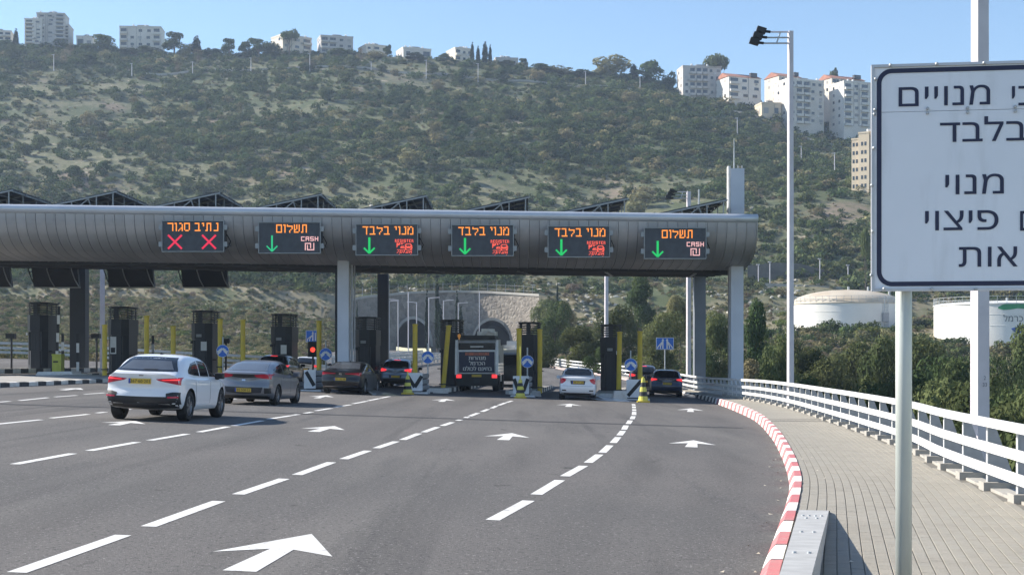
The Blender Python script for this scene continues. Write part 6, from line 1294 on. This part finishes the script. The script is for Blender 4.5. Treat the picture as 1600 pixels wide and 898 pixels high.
# ---------------------------------------------------------------- vegetation
def leaf_mesh(name, blobs, n, size, seed, flat=.0, up=.15, m=None):
    r = np.random.default_rng(seed); B = np.array(blobs, float); w = B[:, 3] ** 2; k = r.choice(len(B), n, p=w / w.sum())
    d = r.normal(size=(n, 3)); d[:, 2] += up; d /= np.linalg.norm(d, axis=1)[:, None]
    rad = B[k, 3] * (.62 + .40 * r.random(n) ** .6); sq = B[k, 4] if B.shape[1] > 4 else np.ones(n)
    c = B[k, :3] + d * rad[:, None] * np.stack([np.ones(n), np.ones(n), sq], 1)
    nn = d + r.normal(size=(n, 3)) * .38; nn /= np.linalg.norm(nn, axis=1)[:, None]
    t = np.cross(nn, r.normal(size=(n, 3))); t /= np.linalg.norm(t, axis=1)[:, None]; b = np.cross(nn, t)
    s = size * (.55 + .9 * r.random(n)); a = (t * s[:, None]); e = (b * (s * (.45 + .3 * r.random(n)))[:, None])
    v = np.stack([c - a, c - e * .9 + nn * s[:, None] * .12, c + a, c + e], 1).reshape(-1, 3)
    me = bpy.data.meshes.new(name); me.vertices.add(4 * n); me.vertices.foreach_set('co', v.ravel()); me.loops.add(4 * n); me.loops.foreach_set('vertex_index', np.arange(4 * n)); me.polygons.add(n)
    me.polygons.foreach_set('loop_start', np.arange(0, 4 * n, 4)); me.polygons.foreach_set('loop_total', np.full(n, 4)); me.update(); me.validate()
    if m is not None: me.materials.append(m)
    return me
def blobs_round(rnd, n, w, h, zc, r0, r1):
    out = []
    for _ in range(n):
        a = rnd.uniform(0, 6.283); q = math.sqrt(rnd.random()); z = rnd.uniform(-1, 1); f = math.sqrt(max(.05, 1 - z * z))
        out.append((math.cos(a) * q * w * f, math.sin(a) * q * w * f, zc + z * h, rnd.uniform(r0, r1), rnd.uniform(.7, 1.)))
    return out
def trunk_mesh(name, h, r, limbs, rnd, spread):
    mb = MB(); mb.tube([(0, 0, -1.5), (0.02 * h, 0, h * .35), (-.02 * h, .01 * h, h * .75)], [r * 1.2, r, r * .45], 7)
    for k in range(limbs):
        a = rnd.uniform(0, 6.28); z = h * rnd.uniform(.3, .6); mb.tube([(0, 0, z), (math.cos(a) * spread * .45, math.sin(a) * spread * .45, z + h * .16), (math.cos(a) * spread * .85, math.sin(a) * spread * .85, z + h * .26)], [r * .5, r * .3, r * .1], 5)
    me = mb.mesh(name); me.materials.append(bark); return me
def tree_proto(kind_, seed, m, leaf, n):
    """unit trees, 10 m tall"""
    rnd = random.Random(seed)
    if kind_ == 'round': bl = blobs_round(rnd, 16, 3.2, 2.7, 6.2, 1.1, 2.0); tr = trunk_mesh('trunk', 8, .28, 6, rnd, 3)
    elif kind_ == 'tall': bl = blobs_round(rnd, 20, 2.5, 3.9, 5.4, .9, 1.7); tr = trunk_mesh('trunk', 9, .25, 7, rnd, 2.4)
    elif kind_ == 'bushy': bl = blobs_round(rnd, 20, 3.7, 3.4, 4.6, 1.1, 2.2); tr = trunk_mesh('trunk', 6, .3, 6, rnd, 3)
    elif kind_ == 'umbrella': bl = [(math.cos(i * 2.4) * q, math.sin(i * 2.4) * q, 8.3 + rnd.uniform(-.4, .6) + .5 * (1 - q / 4), rnd.uniform(1.3, 2.0), .8) for i in range(14) for q in (4.2 * math.sqrt((i + .5) / 14),)]; tr = trunk_mesh('trunk', 9.5, .3, 7, rnd, 3.6)
    else: bl = [(rnd.uniform(-.15, .15), rnd.uniform(-.15, .15), z, .25 + .75 * math.sin(math.pi * min(1, (z + .6) / 10.2)) ** .75 * (1 - .35 * z / 10), 1.1) for z in np.arange(.5, 10, .42)]; tr = trunk_mesh('trunk', 9, .18, 0, rnd, .4)
    return leaf_mesh('crown', bl, n, leaf, seed, m=m), tr
TP = {k: [tree_proto(k2, s, m, lf, n) for s, m in ms] for k, (k2, lf, n, ms) in {
    'near': ('bushy', .17, 9000, [(1, L_mid), (2, L_dark), (3, L_mid), (4, L_mid)]), 'neart': ('tall', .17, 7500, [(5, L_mid), (6, L_dark), (7, L_olive)]),
    'round': ('round', .42, 1500, [(8, L_dark), (9, L_mid), (10, L_dark)]), 'umb': ('umbrella', .40, 1300, [(11, L_dark), (12, L_mid)]), 'cyp': ('cyp', .30, 1100, [(13, L_cyp)]), 'bushy': ('bushy', .45, 1500, [(14, L_mid), (15, L_olive), (16, L_dark)]), 'bare': ('tall', .22, 700, [(17, L_dry), (18, L_dry)])}.items()}
rt = random.Random(77)
def tree(kind_, x, y, z, h, wpx_or_w, lab, group, v=None, name='tree'):
    cr, tr = rt.choice(TP[kind_]) if v is None else TP[kind_][v % len(TP[kind_])]
    t = thing(name, lab, 'tree', (x, y, z), rt.uniform(0, 6.28), group); k = h / 10.; wmul = wpx_or_w; t.scale = (k * wmul, k * wmul, k)
    link_mesh('crown', cr, None, t); link_mesh('trunk', tr, None, t); return t
def tree_px(kind_, px, yt, d, wpx, lab, group, yb=None, v=None, name='tree'):
    x = X(px, d); z = terrain(x, d) - .3 if yb is None else Z(yb, d); h = max(2., Z(yt, d) - z); full = {'near': 9.5, 'neart': 7, 'round': 8.6, 'umb': 10.5, 'cyp': 1.9, 'bushy': 9.5, 'bare': 7}[kind_]
    return tree(kind_, x, d, z, h, (wpx / F * d) / (full * h / 10), lab, group, v, name)
G1 = 'trees along the skyline of the ridge'
for kd, px, yt, w, lab in (('round', 162, 51, 42, 'large round tree left of the square four storey block on the ridge'), ('round', 272, 50, 44, 'large round tree right of the square four storey block'), ('cyp', 307, 56, 16, 'dark pointed conifer right of the large round tree'), ('round', 325, 74, 16, 'small round tree right of the pointed conifer on the left ridge'), ('round', 358, 60, 32, 'open pine on the bare ridge gap left of centre'), ('bushy', 384, 63, 26, 'smaller open pine next to the pine in the ridge gap'), ('round', 404, 58, 42, 'broad dark tree left of the cream gabled block'), ('umb', 452, 49, 34, 'flat topped pine over the cream gabled block'), ('cyp', 25, 45, 9, 'thin cypress left of the tallest tower block'), ('round', 606, 69, 16, 'small conifer at the corner of a low pale block'), ('cyp', 738, 66, 7, 'first slim cypress of the ridge cypress row'), ('cyp', 747, 72, 7, 'second slim cypress of the ridge cypress row, the shortest'), ('cyp', 758, 65, 10, 'widest cypress of the ridge cypress row'), ('cyp', 766, 70, 6, 'last slim cypress of the ridge cypress row'), ('round', 818, 91, 22, 'small round tree on the ridge right of the low pale rooftop'), ('round', 845, 98, 40, 'low broad tree where the ridge dips right of centre'), ('bushy', 955, 83, 66, 'largest spreading tree on the right half of the ridge'), ('bushy', 1013, 90, 52, 'second spreading tree right of the largest ridge tree'), ('round', 1048, 112, 30, 'dark tree touching the grey pocked apartment block'), ('umb', 1120, 86, 42, 'umbrella pine standing above the grey apartment block roof'), ('round', 1302, 102, 24, 'dark tree top between the red roofed blocks'), ('round', 60, 70, 40, 'low dark tree at the foot of the tall tower'), ('round', 205, 76, 40, 'low dark tree at the left foot of the square block'), ('round', 232, 72, 44, 'low dark tree at the right foot of the square block'), ('bushy', 905, 108, 50, 'low tree left of the largest ridge tree'), ('cyp', 990, 100, 14, 'dark pointed tree between the two spreading ridge trees'),
 ('bushy', 130, 66, 34, 'low bushy tree at the right foot of the tallest tower block'), ('bushy', 290, 66, 34, 'bushy tree filling the gap before the pointed conifer'), ('bushy', 340, 76, 36, 'low bushy tree under the pine of the ridge gap'), ('bushy', 424, 62, 40, 'bushy tree against the lit side of the cream gabled block'), ('round', 528, 76, 40, 'low dark tree at the foot of the dark edged block'), ('bushy', 586, 80, 36, 'low bushy tree before the low pale block with a conifer'), ('round', 650, 84, 44, 'low dark tree at the foot of the white building at ridge centre'), ('bushy', 692, 82, 30, 'bushy tree just left of the block by the cypresses'), ('round', 790, 95, 36, 'low dark tree before the low pale rooftop'), ('bushy', 870, 103, 56, 'wide bushy tree on the right ridge dip'), ('round', 10, 62, 34, 'dark tree below the pale block at the left view edge')):
    tree_px(kd, px, yt, 684 if px < 1060 else 672, w, lab, G1)
G2 = 'trees behind the toll lanes'
for i, (kd, px, yt, d, w, v, lab) in enumerate((('near', 868, 452, 205, 62, 1, 'dark tree at the right end of the tunnel wall'), ('near', 905, 500, 150, 80, 0, 'green tree behind the white sedan lane'), ('near', 850, 520, 160, 60, 3, 'olive tree between sweeper lane booth and white sedan'), ('near', 965, 470, 165, 90, 2, 'large green tree behind the booth beside the white sedan'), ('neart', 1000, 430, 210, 60, 1, 'tall dark tree below the canopy soffit behind the pale pole'), ('near', 1040, 480, 150, 90, 3, 'pale olive tree behind the blue merging sign'), ('neart', 1062, 460, 180, 55, 2, 'pale leafy tree left of the grey rear column'), ('near', 1120, 470, 130, 64, 0, 'green tree between the two right canopy columns'), ('neart', 1188, 468, 120, 60, 1, 'dark green tree right of the pale front column'), ('near', 1215, 510, 100, 70, 2, 'green tree behind the tall lamp pole'), ('near', 1090, 520, 120, 70, 1, 'dark tree behind the shaded railing'), ('near', 940, 530, 135, 60, 1, 'dark low tree behind the far white railing'), ('neart', 885, 470, 230, 40, 2, 'olive slim tree by the tunnel wall edge'))):
    tree_px(kd, px, yt, d, w, lab, G2, v=v)
tree_px('near', 852, 462, 262, 56, 'dark tree covering the right end of the stone tunnel wall', G2, v=3); tree_px('near', 838, 505, 240, 34, 'small tree beside the right tunnel mouth', G2, v=0)
G3 = 'trees below the walkway railing'
for i, (px, yt, d, w, lab) in enumerate(((1265, 545, 120, 60, 'dark tree just right of the tall lamp pole, in front of the domed tank'), (1300, 575, 90, 90, 'low olive tree below the middle of the domed tank'), (1340, 522, 130, 70, 'tree hiding the lower right wall of the domed tank'), (1385, 512, 120, 70, 'tree between the domed tank and the sign post'), (1440, 505, 115, 90, 'tree filling the gap between the two tanks'), (1490, 520, 100, 90, 'tree hiding the left foot of the logo tank'), (1565, 520, 105, 60, 'tall tree under the logo lettering right of the thick lamp pole'), (1612, 506, 110, 80, 'tree at the right view edge covering the logo tank foot'), (1640, 520, 80, 120, 'tree mostly beyond the right view edge behind the logo tank tree'), (1360, 560, 80, 100, 'rounded tree left of the sign post above the railing'), (1420, 560, 70, 110, 'tree directly behind the round sign post'), (1470, 575, 62, 120, 'tree right of the round sign post in front of the tank gap'), (1530, 560, 60, 120, 'dense tree directly behind the thick lamp pole'), (1590, 570, 56, 130, 'dense tree right of the thick lamp pole above the railing'), (1255, 590, 75, 80, 'low dark tree above the railing beside the tall lamp pole foot'), (1215, 560, 85, 70, 'dark tree above the railing left of the tall lamp pole'), (1660, 590, 45, 180, 'near tree beyond the right view edge'), (1560, 610, 44, 140, 'near leafy tree touching the railing right of the thick lamp pole'), (1480, 625, 46, 120, 'near low tree behind the railing left of the thick lamp pole'), (1400, 620, 55, 110, 'low tree just above the railing at the sign post'), (1330, 608, 66, 110, 'low pale shrubby tree above the railing under the domed tank'), (1180, 560, 105, 60, 'tree right of the front column above the shaded railing'), (1150, 540, 120, 60, 'tree half hidden by the front column at the canopy end'), (1610, 640, 36, 150, 'nearest leafy tree rising over the railing at the right edge'), (1500, 548, 88, 90, 'mid height tree below the left end of the logo tank'), (1290, 548, 115, 80, 'tree covering the left foot of the domed tank'), (1240, 520, 125, 50, 'slim tree behind the tall lamp pole at tank height'))):
    tree_px('near' if i % 7 else 'neart', px, yt, d, w * (1.45 if i % 7 else 1.1), lab, G3)
G4 = 'thin cypresses before the tunnel wall'
for px, yt, yb, d, w, lab in ((683, 428, 545, 285, 8, 'tallest thin cypress between the tunnel mouths'), (714, 452, 545, 288, 6, 'thin cypress just left of the right tunnel mouth'), (667, 452, 545, 290, 6, 'thin leaning cypress over the left tunnel mouth'), (558, 470, 545, 285, 4, 'thin cypress at the far left of the tunnel wall'), (551, 474, 545, 288, 4, 'outermost left thin cypress by the pale column'), (688, 475, 545, 280, 8, 'short cypress right of the tallest thin cypress'), (720, 478, 545, 280, 8, 'short cypress beside the right tunnel mouth'), (871, 438, 500, 300, 4, 'thin cypress above the dark tree by the wall')):
    tree_px('cyp', px, yt, d, w, lab, G4, yb=yb)
for k in range(80):   # loose trees on the slope
    u, d = rt.uniform(-40, 1330), rt.uniform(410, 676); x = X(u, d); dense = u > 830 and d > 540
    if not dense and rt.random() < .3: d = rt.uniform(640, 676); x = X(u, d)
    tree('bushy' if k % 6 else 'bare', x, d, terrain(x, d) - .4, rt.uniform(4, 7.5), rt.uniform(1.0, 1.5), 'bushy tree among the scrub on the hillside' if k % 6 else 'bare brownish tree among the scrub on the hillside', 'loose trees on the upper hillside')
tree_px('umb', 1352, 355, 300, 14, 'palm like tree beside the edge of the large road sign', None, v=1)
for (px, yb, h, d) in ((206, 110, 22, 640), (301, 120, 24, 640), (392, 120, 26, 642), (484, 126, 30, 642), (580, 117, 18, 648), (666, 128, 30, 645), (747, 130, 32, 645), (915, 140, 28, 650), (1000, 148, 26, 652), (1304, 276, 40, 480), (1252, 250, 28, 520), (84, 108, 26, 640), (1152, 240, 30, 560)):
    x = X(px, d); z = terrain(x, d); t = thing('utility_pole', 'thin pale utility pole standing on the hillside scrub', 'pole', (x, d, z), 0, 'utility poles on the hillside'); hh = h / F * d
    mb = MB(); mb.tube([(0, 0, -1), (0, 0, hh)], [.2, .14], 6); mb.build('pole', polem, t, world=False); mb = MB(); mb.box(-.9, .3, -.1, .1, hh - .3, hh - .1); mb.build('crossarm', polem, t, world=False)
# shrubs
def shrub_proto(seed, n, leaf, m):
    rnd = random.Random(seed); bl = [(rnd.uniform(-.6, .6), rnd.uniform(-.6, .6), rnd.uniform(.25, .75), rnd.uniform(.35, .62), rnd.uniform(.65, .95)) for _ in range(6)]; return leaf_mesh('shrub', bl, n, leaf, seed, up=.3, m=m)
SH = [shrub_proto(30 + i, 260, .125, m) for i, m in enumerate((L_dark, L_dark, L_mid, L_mid, L_olive, L_dark))]; SHN = [shrub_proto(50 + i, 700, .075, m) for i, m in enumerate((L_mid, L_olive, L_olive, L_dry, L_mid, L_lime))]
rs = random.Random(9)
def blocked(u, d, x):
    if 540 < u < 850 and d < 321: return True
    if (x - X(1322, 262)) ** 2 + (d - 262) ** 2 < 11.5 ** 2 or (x - c2.x) ** 2 + (d - c2.y) ** 2 < 12.6 ** 2: return True
    if d < 318 and road_left(d) - 1 < x < rx(min(d, 299)) + 1: return True
    return False
cnt = 0
SL = ['dark green evergreen shrub on the open hillside', 'olive green shrub on the lower slope behind the booths']
while cnt < 150:
    u, d = rs.uniform(-60, 1360), 325 + 365 * rs.random() ** .8; x = X(u, d)
    if growth(x, d) < rs.gauss(-.1, .15): continue
    r_ = rs.uniform(2.6, 5.2) * (.8 if d < 420 else 1); o = link_mesh('shrub', rs.choice(SH), None); o.location = (x, d, terrain(x, d) - .2 * r_); o.scale = (r_ * rs.uniform(.9, 1.3), r_, r_ * rs.uniform(.7, 1.05)); o.rotation_euler = (0, 0, rs.uniform(0, 6.28)); tag(o, SL[0], 'shrub', 'evergreen shrubs on the hillside'); cnt += 1
cnt = 0
while cnt < 78:
    u, d = rs.choice((rs.uniform(-60, 545), rs.uniform(-60, 545), rs.uniform(860, 1240))), rs.uniform(175, 330); x = X(u, d)
    if blocked(u, d, x): continue
    r_ = rs.uniform(1.1, 2.5); o = link_mesh('shrub', rs.choice(SHN), None); o.location = (x, d, terrain(x, d) - .2 * r_); o.scale = (r_ * rs.uniform(1, 1.4), r_, r_ * rs.uniform(.7, 1.0)); o.rotation_euler = (0, 0, rs.uniform(0, 6.28)); tag(o, SL[1], 'shrub', 'olive shrubs on the lower slope'); cnt += 1
cnt = 0
while cnt < 55:
    u, d = rs.uniform(1200, 1670), rs.uniform(140, 256); x = X(u, d)
    if blocked(u, d, x): continue
    r_ = rs.uniform(1.5, 3.0); o = link_mesh('shrub', rs.choice(SHN[:1] + SHN[4:]), None); o.location = (x, d, terrain(x, d) - .2 * r_); o.scale = (r_ * 1.2, r_, r_ * rs.uniform(.7, 1.0)); o.rotation_euler = (0, 0, rs.uniform(0, 6.28)); tag(o, 'green shrub on the slope below the storage tanks', 'shrub', 'shrubs below the storage tanks'); cnt += 1
# scrub too many to count: points carrying size and kind, geometry nodes set a shrub on each
def scatter(name, srcs, pts, label):
    me = bpy.data.meshes.new(name); me.from_pydata([p[:3] for p in pts], [], [])
    for an, ty, k in (('size', 'FLOAT', 3), ('turn', 'FLOAT', 4), ('pick', 'INT', 5)): a = me.attributes.new(an, ty, 'POINT'); a.data.foreach_set('value', [p[k] for p in pts])
    o = bpy.data.objects.new(name, me); C.objects.link(o); kind(o, 'stuff', label)
    ng = bpy.data.node_groups.new(name, 'GeometryNodeTree'); ng.interface.new_socket('Geometry', in_out='INPUT', socket_type='NodeSocketGeometry'); ng.interface.new_socket('Geometry', in_out='OUTPUT', socket_type='NodeSocketGeometry')
    N = ng.nodes.new; gi, go = N('NodeGroupInput'), N('NodeGroupOutput'); jo = N('GeometryNodeJoinGeometry')
    for s_ in reversed(srcs):
        oi = N('GeometryNodeObjectInfo'); oi.inputs['Object'].default_value = s_; oi.inputs['As Instance'].default_value = True; ng.links.new(oi.outputs['Geometry'], jo.inputs[0])
    ip = N('GeometryNodeInstanceOnPoints'); ng.links.new(gi.outputs[0], ip.inputs['Points']); ng.links.new(jo.outputs[0], ip.inputs['Instance']); ip.inputs['Pick Instance'].default_value = True
    def attr(n_, ty): a = N('GeometryNodeInputNamedAttribute'); a.data_type = ty; a.inputs[0].default_value = n_; return a.outputs[0]
    ng.links.new(attr('pick', 'INT'), ip.inputs['Instance Index']); cx = N('ShaderNodeCombineXYZ'); ng.links.new(attr('turn', 'FLOAT'), cx.inputs[2]); ng.links.new(cx.outputs[0], ip.inputs['Rotation'])
    ng.links.new(attr('size', 'FLOAT'), ip.inputs['Scale']); ng.links.new(ip.outputs[0], go.inputs[0]); md = o.modifiers.new('scatter', 'NODES'); md.node_group = ng; return o
def src(mesh, i):
    u, d = 20 + i * 41, 215 + (i * 53) % 90; x = X(u, d); o = link_mesh('shrub', mesh, None); o.location = (x, d, terrain(x, d) - .3); tag(o, SL[1], 'shrub', 'olive shrubs on the lower slope'); return o
small = [src(shrub_proto(70 + i, 170, .15, m), i) for i, m in enumerate((L_dark, L_dark, L_mid, L_olive, L_mid, L_dry))]; tiny = [src(shrub_proto(90 + i, 240, .12, m), 6 + i) for i, m in enumerate((L_olive, L_mid, L_dry, L_olive, L_olive, L_dark))]
pts = []
while len(pts) < 39000:
    u, d = rs.uniform(-260, 1950), 322 + 385 * rs.random() ** .85; x = X(u, d); q = growth(x, d)
    if len(pts) < 17000:
        if q < rs.gauss(-.16, .26): continue
        r_ = min(3.6, (1.0 + rs.expovariate(1.7)) * (1.3 if q > .3 else 1)); k = rs.choice((0, 0, 1, 1, 2, 4, 0, 3))
    else:
        if q < rs.gauss(-.15, .35): continue
        r_ = rs.uniform(.35, .9); k = rs.choice((0, 2, 3, 3, 4, 5))
    pts.append((x, d, terrain(x, d) - .15 * r_, r_, rs.uniform(0, 6.28), k))
scatter('hillside_scrub', small, pts, 'low evergreen scrub covering the hillside')
pts = []
while len(pts) < 19000:
    u, d = rs.choice((rs.uniform(-100, 560), rs.uniform(-100, 560), rs.uniform(540, 850), rs.uniform(850, 1650))), rs.uniform(104, 345); x = X(u, d)
    if blocked(u, d, x): continue
    r_ = rs.uniform(.3, 1.05) * (1 if dens(x * 3, d * 3) > -.1 else .6); pts.append((x, d, terrain(x, d) - .15 * r_, r_, rs.uniform(0, 6.28), rs.choice((0, 0, 1, 2, 3, 3, 4, 5))))
for k in range(900):
    u, d = rs.uniform(1190, 1700), rs.uniform(135, 262); x = X(u, d)
    if not blocked(u, d, x): pts.append((x, d, terrain(x, d) - .2, rs.uniform(.8, 2.0), rs.uniform(0, 6.28), rs.choice((1, 0, 5, 5, 4, 1))))
    y = rs.uniform(14, 130); x = rx(y) + rs.uniform(2.2, 16); pts.append((x, y, terrain(x, y), rs.uniform(.5, 1.3), rs.uniform(0, 6.28), rs.choice((1, 0, 5, 4))))
scatter('undergrowth', tiny, pts, 'dry grass and undergrowth on the lower slope')
# limestone outcrops
rk = random.Random(4); bm = bmesh.new(); bmesh.ops.create_icosphere(bm, subdivisions=1, radius=1); iv = [v.co.copy() for v in bm.verts]; jf = [[v.index for v in f.verts] for f in bm.faces]; bm.free()
mb = MB()
for k in range(620):
    z_ = rk.random()
    if z_ < .40: u, d = rk.gauss(650, 45), rk.gauss(333, 7)
    elif z_ < .65: u, d = rk.gauss(920, 40), rk.gauss(322, 10)
    elif z_ < .85: u, d = rk.uniform(1060, 1250), rk.gauss(318, 12)
    else: u, d = rk.uniform(-50, 1330), rk.uniform(330, 640)
    x = X(u, d); 
    if blocked(u, d, x): continue
    r_ = rk.uniform(.15, .55) * (1.5 if rk.random() < .15 else 1); zt = terrain(x, d); a = rk.uniform(0, 6.28); ca, sa = math.cos(a), math.sin(a); sx, sz = rk.uniform(.8, 1.7), rk.uniform(.45, .9)
    vs = []
    for v in iv: j = 1 + rk.uniform(-.3, .3); px_, py_ = v.x * r_ * sx * j, v.y * r_ * j; vs.append((x + px_ * ca - py_ * sa, d + px_ * sa + py_ * ca, zt + v.z * r_ * sz * j + .1 * r_))
    mb.add(vs, jf)
kind(mb.build('rocks', stoneblk, None, fix=False), 'stuff', 'pale limestone rocks scattered on the slope')
# air
mb = MB(); mb.box(-1420, 1420, -420, 1320, -15.5, 182); hz = mb.build('haze', None); m = bpy.data.materials.new('haze'); m.use_nodes = True; n = m.node_tree; n.nodes.clear(); o = n.nodes.new('ShaderNodeOutputMaterial'); pv_ = n.nodes.new('ShaderNodeVolumePrincipled'); pv_.inputs['Color'].default_value = (.62, .78, 1, 1); pv_.inputs['Density'].default_value = HAZE; pv_.inputs['Anisotropy'].default_value = .2
n.links.new(pv_.outputs[0], o.inputs['Volume']); hz.data.materials.append(m); kind(hz, 'stuff', 'thin blue haze over the hillside')
